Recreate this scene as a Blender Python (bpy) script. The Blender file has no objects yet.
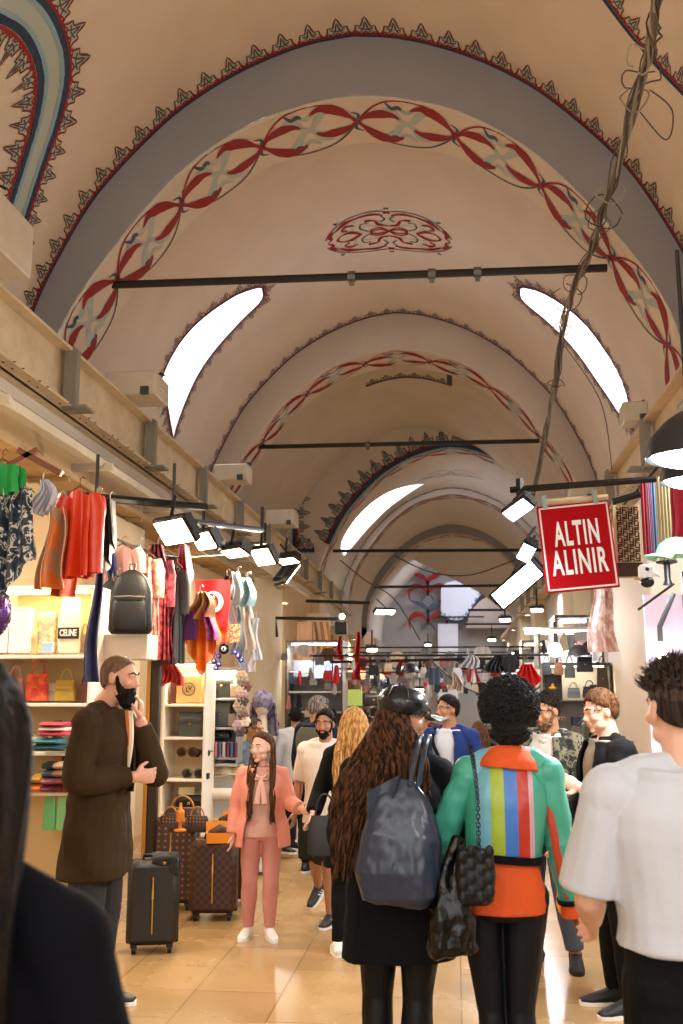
import bpy, bmesh, math, random
import numpy as np
from mathutils import Vector, Matrix, noise, geometry
random.seed(7)
V = Vector
PI = math.pi
SC = bpy.context.scene
COL = SC.collection
CAM = V((0, 0, 1.6))
PITCH = math.atan(.18)
YAW = math.atan(.1135 * math.cos(PITCH))
FW = V((-math.sin(YAW) * math.cos(PITCH), math.cos(YAW) * math.cos(PITCH), math.sin(PITCH)))
RT = V((math.cos(YAW), math.sin(YAW), 0))
UP = RT.cross(FW)


def ray(px, py):
    return FW + RT * ((px - 341.5) / 1000) - UP * ((py - 512) / 1000)


def P(px, py, Y):
    """place of a photo point that stands Y metres down the street"""
    r = ray(px, py)
    return CAM + r * (Y / r.y)


def lin(c):
    c = c / 255
    return c / 12.92 if c <= .04045 else ((c + .055) / 1.055) ** 2.4


def rgb(h):
    return (lin(int(h[0:2], 16)), lin(int(h[2:4], 16)), lin(int(h[4:6], 16)), 1)


MC = {}


def mat(name, hexc='888888', rough=.7, metal=0., bump=0., bscale=60., spec=.5, emit=None, estr=0., alpha=1., trans=0.,
        var=0., vscale=4., hex2=None, sheen=0., coat=0., stretch=(1, 1, 1), sss=0.):
    if name in MC:
        return MC[name]
    m = bpy.data.materials.new(name)
    m.use_nodes = True
    nt = m.node_tree
    b = nt.nodes['Principled BSDF']
    b.inputs['Base Color'].default_value = rgb(hexc)
    b.inputs['Roughness'].default_value = rough
    b.inputs['Metallic'].default_value = metal
    b.inputs['Specular IOR Level'].default_value = spec
    b.inputs['Alpha'].default_value = alpha
    b.inputs['Transmission Weight'].default_value = trans
    b.inputs['Coat Weight'].default_value = coat
    b.inputs['Sheen Weight'].default_value = sheen
    if sheen:
        b.inputs['Sheen Roughness'].default_value = .6
    if sss:
        b.inputs['Subsurface Weight'].default_value = sss
        b.inputs['Subsurface Radius'].default_value = (.012, .006, .003)
    if emit:
        b.inputs['Emission Color'].default_value = rgb(emit)
        b.inputs['Emission Strength'].default_value = estr
    L = nt.links
    if bump or var or hex2:
        tc = nt.nodes.new('ShaderNodeTexCoord')
        mp = nt.nodes.new('ShaderNodeMapping')
        mp.inputs['Scale'].default_value = stretch
        L.new(tc.outputs['Object'], mp.inputs['Vector'])
    if bump:
        n = nt.nodes.new('ShaderNodeTexNoise')
        n.inputs['Scale'].default_value = bscale
        n.inputs['Detail'].default_value = 4
        L.new(mp.outputs[0], n.inputs['Vector'])
        bp = nt.nodes.new('ShaderNodeBump')
        bp.inputs['Strength'].default_value = bump
        bp.inputs['Distance'].default_value = .01
        L.new(n.outputs['Fac'], bp.inputs['Height'])
        L.new(bp.outputs[0], b.inputs['Normal'])
    if var or hex2:
        n = nt.nodes.new('ShaderNodeTexNoise')
        n.inputs['Scale'].default_value = vscale
        n.inputs['Detail'].default_value = 5
        L.new(mp.outputs[0], n.inputs['Vector'])
        r = nt.nodes.new('ShaderNodeValToRGB')
        c1 = rgb(hexc)
        if hex2:
            c2 = rgb(hex2)
            r.color_ramp.elements[0].position = .42
            r.color_ramp.elements[1].position = .58
        else:
            c2 = tuple(min(1, x * (1 + var)) for x in c1[:3]) + (1,)
            c1 = tuple(x * (1 - var) for x in c1[:3]) + (1,)
            r.color_ramp.elements[0].position = .3
            r.color_ramp.elements[1].position = .7
        r.color_ramp.elements[0].color = c1
        r.color_ramp.elements[1].color = c2
        L.new(n.outputs['Fac'], r.inputs[0])
        L.new(r.outputs[0], b.inputs['Base Color'])
    MC[name] = m
    return m


def ramp_mat(name, stops, axis=0, scale=1., offset=0., rough=.6, const=True, kind='axis', tex=None, bump=0.):
    """a pattern material: stops of (pos, hex) along a local axis, or over noise / voronoi / wave cells"""
    if name in MC:
        return MC[name]
    m = mat(name, stops[0][1], rough)
    nt = m.node_tree
    L = nt.links
    b = nt.nodes['Principled BSDF']
    tc = nt.nodes.new('ShaderNodeTexCoord')
    r = nt.nodes.new('ShaderNodeValToRGB')
    if kind == 'axis':
        sp = nt.nodes.new('ShaderNodeSeparateXYZ')
        L.new(tc.outputs['Object'], sp.inputs[0])
        ma = nt.nodes.new('ShaderNodeMath')
        ma.operation = 'MULTIPLY_ADD'
        ma.inputs[1].default_value = scale
        ma.inputs[2].default_value = offset
        L.new(sp.outputs[axis], ma.inputs[0])
        src = ma.outputs[0]
        if tex == 'repeat':
            fr = nt.nodes.new('ShaderNodeMath')
            fr.operation = 'FRACT'
            L.new(src, fr.inputs[0])
            src = fr.outputs[0]
    else:
        mp = nt.nodes.new('ShaderNodeMapping')
        mp.inputs['Scale'].default_value = (scale,) * 3 if not isinstance(scale, tuple) else scale
        L.new(tc.outputs['Object'], mp.inputs[0])
        if kind == 'noise':
            t = nt.nodes.new('ShaderNodeTexNoise')
            t.inputs['Scale'].default_value = 1
            t.inputs['Detail'].default_value = 3
            t.inputs['Distortion'].default_value = 1.0
            src = t.outputs['Fac']
        elif kind == 'voronoi':
            t = nt.nodes.new('ShaderNodeTexVoronoi')
            t.inputs['Scale'].default_value = 1
            sp = nt.nodes.new('ShaderNodeSeparateColor')
            L.new(t.outputs['Color'], sp.inputs[0])
            src = sp.outputs[0]
        elif kind == 'dots':
            t = nt.nodes.new('ShaderNodeTexVoronoi')
            t.inputs['Scale'].default_value = 1
            t.inputs['Randomness'].default_value = .15
            src = t.outputs['Distance']
        elif kind == 'checker':
            t = nt.nodes.new('ShaderNodeTexChecker')
            t.inputs['Scale'].default_value = 1
            src = t.outputs['Fac']
        L.new(mp.outputs[0], t.inputs['Vector'])
    cr = r.color_ramp
    cr.interpolation = 'CONSTANT' if const else 'LINEAR'
    while len(cr.elements) < len(stops):
        cr.elements.new(.5)
    for e, (p, h) in zip(cr.elements, stops):
        e.position = p
        e.color = rgb(h)
    L.new(src, r.inputs[0])
    L.new(r.outputs[0], b.inputs['Base Color'])
    if bump:
        n = nt.nodes.new('ShaderNodeTexNoise')
        n.inputs['Scale'].default_value = 40
        L.new(tc.outputs['Object'], n.inputs['Vector'])
        bp = nt.nodes.new('ShaderNodeBump')
        bp.inputs['Strength'].default_value = bump
        L.new(n.outputs['Fac'], bp.inputs['Height'])
        L.new(bp.outputs[0], b.inputs['Normal'])
    return m


def rotm(rx=0, ry=0, rz=0):
    return Matrix.Rotation(rz, 3, 'Z') @ Matrix.Rotation(ry, 3, 'Y') @ Matrix.Rotation(rx, 3, 'X')


class MB:
    def __init__(s):
        s.v = []
        s.f = []
        s.mi = []
        s.cur = 0

    def add(s, vs, fs):
        o = len(s.v)
        s.v += [tuple(v) for v in vs]
        s.f += [tuple(i + o for i in f) for f in fs]
        s.mi += [s.cur] * len(fs)

    def box(s, c, d, r=None, bev=0.):
        c = V(c)
        R = r or Matrix.Identity(3)
        hx, hy, hz = d[0] / 2, d[1] / 2, d[2] / 2
        if bev:
            b = min(bev, hx * .9, hy * .9, hz * .9)
            vs = []
            idx = {}
            for sx in (-1, 1):
                for sy in (-1, 1):
                    for sz in (-1, 1):
                        for k, (a, bb, cc) in enumerate(((0, 1, 1), (1, 0, 1), (1, 1, 0))):
                            idx[sx, sy, sz, k] = len(vs)
                            vs.append(c + R @ V((sx * (hx - b * a), sy * (hy - b * bb), sz * (hz - b * cc))))
            fs = []
            for k in range(3):
                for sg in (-1, 1):
                    o = [i for i in range(3) if i != k]
                    q = []
                    for a, bb in ((-1, -1), (1, -1), (1, 1), (-1, 1)):
                        t = [0, 0, 0]
                        t[k] = sg
                        t[o[0]] = a
                        t[o[1]] = bb
                        q.append(idx[t[0], t[1], t[2], k])
                    fs.append(q)
            for k in range(3):
                o = [i for i in range(3) if i != k]
                for a in (-1, 1):
                    for bb in (-1, 1):
                        t = [0, 0, 0]
                        t[o[0]] = a
                        t[o[1]] = bb
                        t1 = list(t)
                        t2 = list(t)
                        t1[k] = -1
                        t2[k] = 1
                        fs.append([idx[(*t1, o[0])], idx[(*t2, o[0])], idx[(*t2, o[1])], idx[(*t1, o[1])]])
            for sx in (-1, 1):
                for sy in (-1, 1):
                    for sz in (-1, 1):
                        fs.append([idx[sx, sy, sz, k] for k in range(3)])
            s.add(vs, fs)
            return s
        vs = [c + R @ V((x * hx, y * hy, z * hz)) for x in (-1, 1) for y in (-1, 1) for z in (-1, 1)]
        s.add(vs, [(0, 1, 3, 2), (4, 6, 7, 5), (0, 4, 5, 1), (2, 3, 7, 6), (0, 2, 6, 4), (1, 5, 7, 3)])
        return s

    def tube(s, pts, rad, n=10, side=None, caps=True, power=1.):
        """closed tube through pts; rad a number, a list of numbers, or a list of (a, b)"""
        pts = [V(p) for p in pts]
        if isinstance(rad, (int, float)):
            rad = [rad] * len(pts)
        vs = []
        prev = V(side) if side is not None else None
        for i, p in enumerate(pts):
            t = (pts[min(i + 1, len(pts) - 1)] - pts[max(i - 1, 0)])
            if t.length < 1e-9:
                t = V((0, 0, 1))
            t.normalize()
            if prev is None:
                prev = V((1, 0, 0)) if abs(t.x) < .9 else V((0, 1, 0))
            a = (V(side) if side is not None else prev)
            a = a - t * a.dot(t)
            if a.length < 1e-6:
                a = t.orthogonal()
            a.normalize()
            prev = a
            b = t.cross(a)
            r = rad[i]
            ra, rb = (r, r) if isinstance(r, (int, float)) else r
            for k in range(n):
                w = 2 * PI * k / n
                cx, sx = math.cos(w), math.sin(w)
                if power != 1:
                    cx = math.copysign(abs(cx) ** power, cx)
                    sx = math.copysign(abs(sx) ** power, sx)
                vs.append(p + a * (ra * cx) + b * (rb * sx))
        fs = []
        m = len(pts)
        for i in range(m - 1):
            for k in range(n):
                k2 = (k + 1) % n
                fs.append((i * n + k, i * n + k2, (i + 1) * n + k2, (i + 1) * n + k))
        if caps:
            fs.append(tuple(range(n - 1, -1, -1)))
            fs.append(tuple((m - 1) * n + k for k in range(n)))
        s.add(vs, fs)
        return s

    def ell(s, c, r, R=None, n=16, m=10):
        c = V(c)
        R = R or Matrix.Identity(3)
        if isinstance(r, (int, float)):
            r = (r, r, r)
        vs = [c + R @ V((0, 0, r[2]))]
        for i in range(1, m):
            a = PI * i / m
            for k in range(n):
                w = 2 * PI * k / n
                vs.append(c + R @ V((r[0] * math.sin(a) * math.cos(w), r[1] * math.sin(a) * math.sin(w), r[2] * math.cos(a))))
        vs.append(c + R @ V((0, 0, -r[2])))
        fs = []
        for k in range(n):
            k2 = (k + 1) % n
            fs.append((0, 1 + k, 1 + k2))
            for i in range(m - 2):
                a = 1 + i * n
                fs.append((a + k, a + n + k, a + n + k2, a + k2))
            fs.append((1 + (m - 2) * n + k, len(vs) - 1, 1 + (m - 2) * n + k2))
        s.add(vs, fs)
        return s

    def prism(s, poly, thick, O=(0, 0, 0), X=(1, 0, 0), Y=(0, 0, 1)):
        """polygon (u,v) in the plane O,X,Y, made thick along X x Y, both ways"""
        O, X, Y = V(O), V(X).normalized(), V(Y).normalized()
        N = X.cross(Y)
        n = len(poly)
        vs = [O + X * u + Y * w + N * (thick / 2) for u, w in poly] + [O + X * u + Y * w - N * (thick / 2) for u, w in poly]
        fs = [tuple(range(n)), tuple(range(2 * n - 1, n - 1, -1))]
        fs += [(i, i + n, (i + 1) % n + n, (i + 1) % n) for i in range(n)]
        s.add(vs, fs)
        return s

    def sheet(s, fn, nu, nv, thick=.006):
        """cloth: fn(u,v) in 0..1 gives a point; made a closed thin solid"""
        g = [[V(fn(i / nu, j / nv)) for j in range(nv + 1)] for i in range(nu + 1)]
        top = []
        bot = []
        for i in range(nu + 1):
            for j in range(nv + 1):
                du = g[min(i + 1, nu)][j] - g[max(i - 1, 0)][j]
                dv = g[i][min(j + 1, nv)] - g[i][max(j - 1, 0)]
                nn = du.cross(dv)
                if nn.length < 1e-12:
                    nn = V((0, 1, 0))
                nn.normalize()
                top.append(g[i][j] + nn * thick / 2)
                bot.append(g[i][j] - nn * thick / 2)
        w = nv + 1
        K = len(top)
        fs = []
        for i in range(nu):
            for j in range(nv):
                a = i * w + j
                fs.append((a, a + w, a + w + 1, a + 1))
                fs.append((K + a, K + a + 1, K + a + w + 1, K + a + w))
        for j in range(nv):
            fs.append((j, j + 1, K + j + 1, K + j))
            a = nu * w + j
            fs.append((a, K + a, K + a + 1, a + 1))
        for i in range(nu):
            a = i * w
            fs.append((a, K + a, K + a + w, a + w))
            a = i * w + nv
            fs.append((a, a + w, K + a + w, K + a))
        s.add(top + bot, fs)
        return s

    def lathe(s, prof, c=(0, 0, 0), n=20, R=None):
        c = V(c)
        R = R or Matrix.Identity(3)
        vs = []
        for r, z in prof:
            for k in range(n):
                w = 2 * PI * k / n
                vs.append(c + R @ V((r * math.cos(w), r * math.sin(w), z)))
        fs = []
        for i in range(len(prof) - 1):
            for k in range(n):
                k2 = (k + 1) % n
                fs.append((i * n + k, i * n + k2, (i + 1) * n + k2, (i + 1) * n + k))
        s.add(vs, fs)
        return s

    def move(s, mtx):
        s.v = [tuple(mtx @ V(v)) for v in s.v]
        return s

    def build(s, name, m, parent=None, smooth=True, loc=None, rot=None):
        me = bpy.data.meshes.new(name)
        me.from_pydata(s.v, [], s.f)
        ms = m if isinstance(m, (list, tuple)) else [m]
        for x in ms:
            me.materials.append(x)
        if len(ms) > 1:
            me.polygons.foreach_set('material_index', s.mi)
        bm = bmesh.new()
        bm.from_mesh(me)
        bmesh.ops.recalc_face_normals(bm, faces=bm.faces)
        if smooth:
            for f in bm.faces:
                f.smooth = True
            for e in bm.edges:
                if len(e.link_faces) == 2 and e.calc_face_angle(0) > .7:
                    e.smooth = False
        bm.to_mesh(me)
        bm.free()
        o = bpy.data.objects.new(name, me)
        COL.objects.link(o)
        if parent is not None:
            o.parent = parent
        if loc is not None:
            o.location = loc
        if rot is not None:
            o.rotation_euler = rot
        return o


def remesh(mb, vox, name, m, parent=None, smooth=2, fold=None):
    o = mb.build(name, m, None)
    md = o.modifiers.new('r', 'REMESH')
    md.mode = 'VOXEL'
    md.voxel_size = vox
    md.use_smooth_shade = True
    if smooth:
        sm = o.modifiers.new('s', 'SMOOTH')
        sm.iterations = smooth
        sm.factor = .5
    dg = bpy.context.evaluated_depsgraph_get()
    me = bpy.data.meshes.new_from_object(o.evaluated_get(dg))
    old = o.data
    o.modifiers.clear()
    if fold:
        nv = len(me.vertices)
        co = np.empty(nv * 3, np.float32)
        me.vertices.foreach_get('co', co)
        no = np.empty(nv * 3, np.float32)
        me.vertices.foreach_get('normal', no)
        co = co.reshape(-1, 3)
        no = no.reshape(-1, 3)
        d = np.array([fold(V(c)) for c in co.tolist()], np.float32)
        co = co + no * d[:, None]
        me.vertices.foreach_set('co', co.ravel())
        me.update()
    o.data = me
    bpy.data.meshes.remove(old)
    me.name = name
    if not me.materials:
        me.materials.append(m)
    for p in me.polygons:
        p.use_smooth = True
    if parent is not None:
        o.parent = parent
    return o


def folds(amp=.006, sx=9, sz=3, seed=0, a2=.0, s2=30):
    off = V((seed * 3.7, seed * 1.3, seed * 2.1))

    def f(c):
        d = amp * noise.noise(V((c.x * sx, c.y * sx, c.z * sz)) + off)
        if a2:
            d += a2 * noise.noise(V((c.x * s2, c.y * s2, c.z * s2 * .6)) + off)
        return d
    return f


def tag(o, label, cat, group=None, kind=None):
    if label:
        o['label'] = label
    if cat:
        o['category'] = cat
    if group:
        o['group'] = group
    if kind:
        o['kind'] = kind
    return o


def thing(name, label, cat, loc=(0, 0, 0), rz=0., group=None):
    o = bpy.data.objects.new(name, None)
    o.empty_display_size = .1
    COL.objects.link(o)
    o.location = loc
    o.rotation_euler = (0, 0, rz)
    return tag(o, label, cat, group)


def struct(o):
    o['kind'] = 'structure'
    return o


def dup(root, loc, rz=None, label=None, group=None, scale=None):
    r = root.copy()
    COL.objects.link(r)
    r.location = loc
    if rz is not None:
        r.rotation_euler = (0, 0, rz)
    if label:
        r['label'] = label
    if group:
        r['group'] = group
    if scale:
        r.scale = (scale,) * 3 if isinstance(scale, (int, float)) else scale
    for ch in list(root.children):
        c = ch.copy()
        COL.objects.link(c)
        c.parent = r
        for g in ch.children:
            d = g.copy()
            COL.objects.link(d)
            d.parent = c
    return r


def text_mesh(body, size, sx=1., bold=0., extrude=.002, align='CENTER', gap=1.):
    cu = bpy.data.curves.new('t', 'FONT')
    cu.body = body
    cu.size = size
    cu.align_x = align
    cu.align_y = 'CENTER'
    cu.extrude = extrude
    cu.offset = bold
    cu.space_character = gap
    o = bpy.data.objects.new('t', cu)
    COL.objects.link(o)
    o.scale = (sx, 1, 1)
    dg = bpy.context.evaluated_depsgraph_get()
    me = bpy.data.meshes.new_from_object(o.evaluated_get(dg))
    for v in me.vertices:
        v.co.x *= sx
    bpy.data.objects.remove(o)
    return me


def text_obj(name, body, size, m, parent, O, X, Y, sx=1., bold=0., extrude=.002):
    me = text_mesh(body, size, sx, bold, extrude)
    X, Y = V(X).normalized(), V(Y).normalized()
    N = X.cross(Y)
    M = Matrix((X, Y, N)).transposed().to_4x4()
    M.translation = V(O)
    me.transform(M)
    me.materials.clear()
    me.materials.append(m)
    o = bpy.data.objects.new(name, me)
    COL.objects.link(o)
    o.parent = parent
    return o


def fit_text(name, body, w, h, m, parent, O, X, Y, bold=.004, extrude=.002):
    """lettering stretched to a given width and height"""
    me = text_mesh(body, 1., 1., bold / h, extrude, gap=1.14)
    xs = [v.co.x for v in me.vertices]
    ys = [v.co.y for v in me.vertices]
    cx, cy = (max(xs) + min(xs)) / 2, (max(ys) + min(ys)) / 2
    kx, ky = w / (max(xs) - min(xs)), h / (max(ys) - min(ys))
    for v in me.vertices:
        v.co.x = (v.co.x - cx) * kx
        v.co.y = (v.co.y - cy) * ky
    X, Y = V(X).normalized(), V(Y).normalized()
    M = Matrix((X, Y, X.cross(Y))).transposed().to_4x4()
    M.translation = V(O)
    me.transform(M)
    me.materials.clear()
    me.materials.append(m)
    o = bpy.data.objects.new(name, me)
    COL.objects.link(o)
    o.parent = parent
    return o


def spl(pts, n=8):
    """Catmull-Rom through pts"""
    pts = [V(p) for p in pts]
    out = []
    for i in range(len(pts) - 1):
        p0 = pts[max(i - 1, 0)]
        p1, p2 = pts[i], pts[i + 1]
        p3 = pts[min(i + 2, len(pts) - 1)]
        for k in range(n):
            t = k / n
            out.append(.5 * ((2 * p1) + (p2 - p0) * t + (2 * p0 - 5 * p1 + 4 * p2 - p3) * t * t + (3 * p1 - p0 - 3 * p2 + p3) * t ** 3))
    out.append(pts[-1])
    return out
# ------------------------------------------------------------------ the vaulted street
TBL = [(0, 8.52), (.5, 8.45), (1.1, 8.24), (1.66, 7.93), (2.13, 7.55), (2.75, 6.86), (3.15, 6.15), (3.4, 5.55), (3.5, 5.0), (3.52, 4.0)]
TBI = [(0, 7.83), (.5, 7.76), (1.16, 7.54), (1.9, 7.02), (2.64, 6.13), (3.1, 5.35), (3.25, 4.7), (3.27, 4.0)]


OFF = [.006]


class Prof:
    def __init__(s, tb, xc=-.95, kx=1., dz=0., zk=1.):
        half = [(p.x, p.y) for p in spl([V((a * kx, (z - 4) * zk + 4 + dz, 0)) for a, z in tb], 10)]
        half[-1] = (half[-1][0], 4.0)
        pts = [(xc - a, z) for a, z in reversed(half)] + [(xc + a, z) for a, z in half[1:]]
        s.p = pts
        s.d = [0]
        for i in range(1, len(pts)):
            s.d.append(s.d[-1] + math.dist(pts[i], pts[i - 1]))
        s.L = s.d[-1] / 2
        s.xc = xc

    def at(s, u):
        """u: arc length from the crown, left negative -> point, inward normal"""
        u = min(max(u + s.L, 0), 2 * s.L - 1e-6)
        lo, hi = 0, len(s.d) - 1
        while hi - lo > 1:
            m = (lo + hi) // 2
            if s.d[m] <= u:
                lo = m
            else:
                hi = m
        a, b = s.p[lo], s.p[lo + 1]
        t = (u - s.d[lo]) / max(s.d[lo + 1] - s.d[lo], 1e-9)
        x, z = a[0] + (b[0] - a[0]) * t, a[1] + (b[1] - a[1]) * t
        dx, dz = b[0] - a[0], b[1] - a[1]
        l = math.hypot(dx, dz) or 1
        return x, z, dz / l, -dx / l

    def map(s, u, y, off=None):
        off = OFF[0] if off is None else off
        x, z, nx, nz = s.at(u)
        return V((x + nx * off, y, z + nz * off))

    def hit(s, px, py, Y0, Y1):
        """where a sight line meets this barrel: (u, y)"""
        r = ray(px, py)
        best = None
        for i in range(len(s.p) - 1):
            (x1, z1), (x2, z2) = s.p[i], s.p[i + 1]
            # CAM + r*t in (x,z) crosses the segment
            a, b, c, d = r.x, -(x2 - x1), r.z, -(z2 - z1)
            e, f = x1 - CAM.x, z1 - CAM.z
            D = a * d - b * c
            if abs(D) < 1e-9:
                continue
            t = (e * d - b * f) / D
            k = (a * f - c * e) / D
            if -.02 <= k <= 1.02 and t > 0:
                y = r.y * t
                if best is None or y < best[1]:
                    best = (s.d[i] + k * (s.d[i + 1] - s.d[i]) - s.L, y)
        return best


def plaster(name, h, rough=.85):
    return mat(name, h, rough, var=.05, vscale=1.2, bump=.08, bscale=30)


M_cream = plaster('cream_plaster', 'dfd0bc')
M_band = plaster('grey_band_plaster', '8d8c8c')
M_pale = plaster('pale_plaster', 'd2c8ba')
M_red = mat('red_paint', '93201d', .8)
M_slate = mat('slate_paint', '4f5966', .8)
M_pp = mat('pale_green_paint', 'b4bfb6', .8)
M_blue = mat('dark_blue_paint', '2a3c55', .8)
M_lb = mat('light_blue_paint', '8fb0bf', .8)
M_brown = mat('brown_paint', '65453c', .8)
M_white = mat('white_paint', 'dcdcd6', .8)
M_black = mat('black_metal', '17181a', .45, .3)
M_dk = mat('dark_iron', '2a2826', .6, .4)
M_ivory = mat('ivory_metal', 'cdb995', .5, .0, var=.12, vscale=6)
M_iv2 = mat('pale_ivory_metal', 'c8bea8', .5, var=.06, vscale=5)
M_hole = mat('bolt_hole_dark', '30261c', .9)
PMS = [M_red, M_slate, M_pp, M_blue, M_lb, M_brown, M_white]
RED, SLATE, PALE, BLUE, LBLUE, BROWN, WHITE = range(7)


def strip(mb, mp, pts, w, ci, n=None):
    """painted stroke through 2-D pts; w number or list"""
    q = [V((a, b, 0)) for a, b in pts]
    if n:
        q = spl(q, n)
    m = len(q)
    if isinstance(w, (int, float)):
        w = [w] * m
    elif len(w) != m:
        k = len(w) - 1
        w = [w[int(i / (m - 1) * k)] + (w[min(int(i / (m - 1) * k) + 1, k)] - w[int(i / (m - 1) * k)]) * ((i / (m - 1) * k) % 1) for i in range(m)]
    vs = []
    OFF[0] = {2: .005, 1: .0065, 0: .008}.get(ci, .007)
    for i in range(m):
        t = q[min(i + 1, m - 1)] - q[max(i - 1, 0)]
        t = t.normalized() if t.length > 1e-9 else V((1, 0, 0))
        nx, ny = -t.y, t.x
        vs.append(mp(q[i].x + nx * w[i] / 2, q[i].y + ny * w[i] / 2))
        vs.append(mp(q[i].x - nx * w[i] / 2, q[i].y - ny * w[i] / 2))
    mb.cur = ci
    mb.add(vs, [(2 * i, 2 * i + 1, 2 * i + 3, 2 * i + 2) for i in range(m - 1)])


def border(mb, mp, length, pitch=.27, size=1., lines=True, red=True, a0=0.):
    """mp(a,b): a runs along the edge, b outwards; line, scallops and fleurons"""
    n = max(2, int(length / .1))
    A = [a0 + length * i / n for i in range(n + 1)]
    if lines:
        strip(mb, mp, [(a, -.035 * size) for a in A], .03 * size, LBLUE)
        strip(mb, mp, [(a, .008 * size) for a in A], .06 * size, BLUE)
    if red:
        rc = BROWN if size < .8 else RED
        strip(mb, mp, [(a, .05 * size) for a in A], .028 * size, rc)
        for a in [a0 + length * (i + .5) / (n * 1.0) for i in range(n)]:
            strip(mb, mp, [(a - .035, .06 * size), (a, .082 * size), (a + .035, .06 * size)], .018 * size, rc)
    k = max(1, int(round(length / pitch)))
    st = length / k
    for i in range(k):
        c = a0 + (i + .5) * st
        h = size
        s = st / .27

        def S(pts, w, ci, nn=3):
            strip(mb, mp, [(c + x * s, .055 * h + y * h) for x, y in pts], [q * h for q in w] if isinstance(w, list) else w * h, ci, nn)
        S([(-.13, .0), (-.10, .05), (-.09, .11), (-.05, .10), (-.03, .15), (0, .23), (.03, .15), (.05, .10), (.09, .11), (.10, .05), (.13, 0)], .017, BROWN, 2)
        S([(0, .0), (0, .06), (0, .16)], [.15, .13, .02], PALE, 2)
        S([(-.05, .02), (-.02, .07), (0, .17), (.02, .07), (.05, .02)], .015, BROWN, 2)
        S([(-.07, .08), (0, .05), (.07, .08)], .018, SLATE, 2)


def floral(mb, mp, L0, L1, yc, hw, period=1.22):
    """running scroll along u between L0 and L1, centred on yc"""
    n = max(2, int(round((L1 - L0) / period)))
    T = (L1 - L0) / n

    def leaf(w):
        return [.03, .05, w * .8, w, w * .55, .015]
    for i in range(n + 1):
        o = L0 + i * T

        def S(pts, w, ci, nn=5, sg=1):
            pp = [(o + t * T, yc + sg * v * hw) for t, v in pts]
            if any(a < L0 - .02 or a > L1 + .02 for a, b in pp):
                return
            strip(mb, mp, pp, w, ci, nn)
        for sg in (1, -1):
            S([(0, 0), (.12, .5), (.28, .88), (.5, 1.0), (.72, .88), (.88, .5), (1, 0)], .026, SLATE if sg > 0 else RED, 4, sg)
            # pale ribbons crossing halfway between the knots
            S([(.26, -.62), (.36, -.5), (.44, -.12), (.56, .12), (.64, .5), (.74, .62)], [.02, .12, .07, .07, .12, .02], PALE, 4, sg)
            S([(.40, .72), (.5, .5), (.60, .72)], [.02, .08, .02], PALE, 4, sg)
            # dark hooks on the outer lines
            S([(.30, .86), (.36, .62), (.42, .70), (.45, .58)], [.02, .06, .07, .02], SLATE, 4, sg)
            S([(.0, .0), (-.02 * sg, .30), (.05 * sg, .42)], [.05, .035, .015], SLATE, 4, sg)
        S([(-.04, -.1), (.06, .22), (.16, .52), (.26, .72), (.36, .78), (.46, .62)], leaf(.17), RED)
        S([(-.05, .10), (.06, -.16), (.16, -.30), (.26, -.36), (.36, -.32), (.43, -.18)], leaf(.16), RED)
        S([(.04, .10), (-.06, -.22), (-.16, -.52), (-.26, -.72), (-.36, -.78), (-.46, -.62)], leaf(.17), RED)
        S([(.05, -.10), (-.06, .16), (-.16, .30), (-.26, .36), (-.36, .32), (-.43, .18)], leaf(.16), RED)
        S([(-.03, 0), (.03, 0)], .10, SLATE, 1)


def skin_bay(name, pr, Y0, Y1, m, holes=(), ny=8):
    """barrel between Y0 and Y1 with window openings cut through; holes are loops of (u,y)"""
    mb = MB()
    if not holes:
        us = [-pr.L + 2 * pr.L * i / 72 for i in range(73)]
        vs = [pr.map(u, Y0 + (Y1 - Y0) * j / ny, 0) for u in us for j in range(ny + 1)]
        w = ny + 1
        mb.add(vs, [(i * w + j, (i + 1) * w + j, (i + 1) * w + j + 1, i * w + j + 1) for i in range(72) for j in range(ny)])
    else:
        pts = []
        ed = []
        for i in range(73):
            for j in range(ny + 1):
                pts.append(V((-pr.L + 2 * pr.L * i / 72, Y0 + (Y1 - Y0) * j / ny)))
        for h in holes:
            o = len(pts)
            pts += [V(q) for q in h]
            ed += [(o + k, o + (k + 1) % len(h)) for k in range(len(h))]
        vv, ee, ff, *_ = geometry.delaunay_2d_cdt(pts, ed, [], 0, 1e-5)

        def inside(x, y, h):
            r = False
            for k in range(len(h)):
                (x1, y1), (x2, y2) = h[k], h[(k + 1) % len(h)]
                if (y1 > y) != (y2 > y) and x < (x2 - x1) * (y - y1) / (y2 - y1) + x1:
                    r = not r
            return r
        keep = [f for f in ff if not any(inside(sum(vv[i].x for i in f) / 3, sum(vv[i].y for i in f) / 3, h) for h in holes)]
        mb.add([pr.map(v.x, v.y, 0) for v in vv], keep)
        for h in holes:
            n = len(h)
            vs = [pr.map(u, y, 0) for u, y in h] + [pr.map(u, y, -.35) for u, y in h]
            mb.add(vs, [(k, (k + 1) % n, n + (k + 1) % n, n + k) for k in range(n)])
    o = mb.build(name, m)
    return struct(o)


def ring(name, po, pi, Y, m):
    """flat face between two profiles"""
    mb = MB()
    n = 90
    a = [po.map(-po.L + 2 * po.L * i / n, Y, 0) for i in range(n + 1)]
    b = [pi.map(-pi.L + 2 * pi.L * i / n, Y, 0) for i in range(n + 1)]
    mb.add(a + b, [(i, i + 1, n + 2 + i, n + 1 + i) for i in range(n)])
    return struct(mb.build(name, m, smooth=False))


OUT0 = Prof(TBL)
IN0 = Prof(TBI)
OUT1 = Prof(TBL, dz=-.08)
IN1 = Prof(TBI, dz=-.08)
OPC = Prof(TBL, xc=0, kx=.99, dz=-.6)
OPD = Prof(TBI, xc=0.02, kx=1.0, dz=-.1)
OPE = Prof(TBI, xc=0.0, kx=1.0, dz=-.25)
TRIM = [0]


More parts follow.
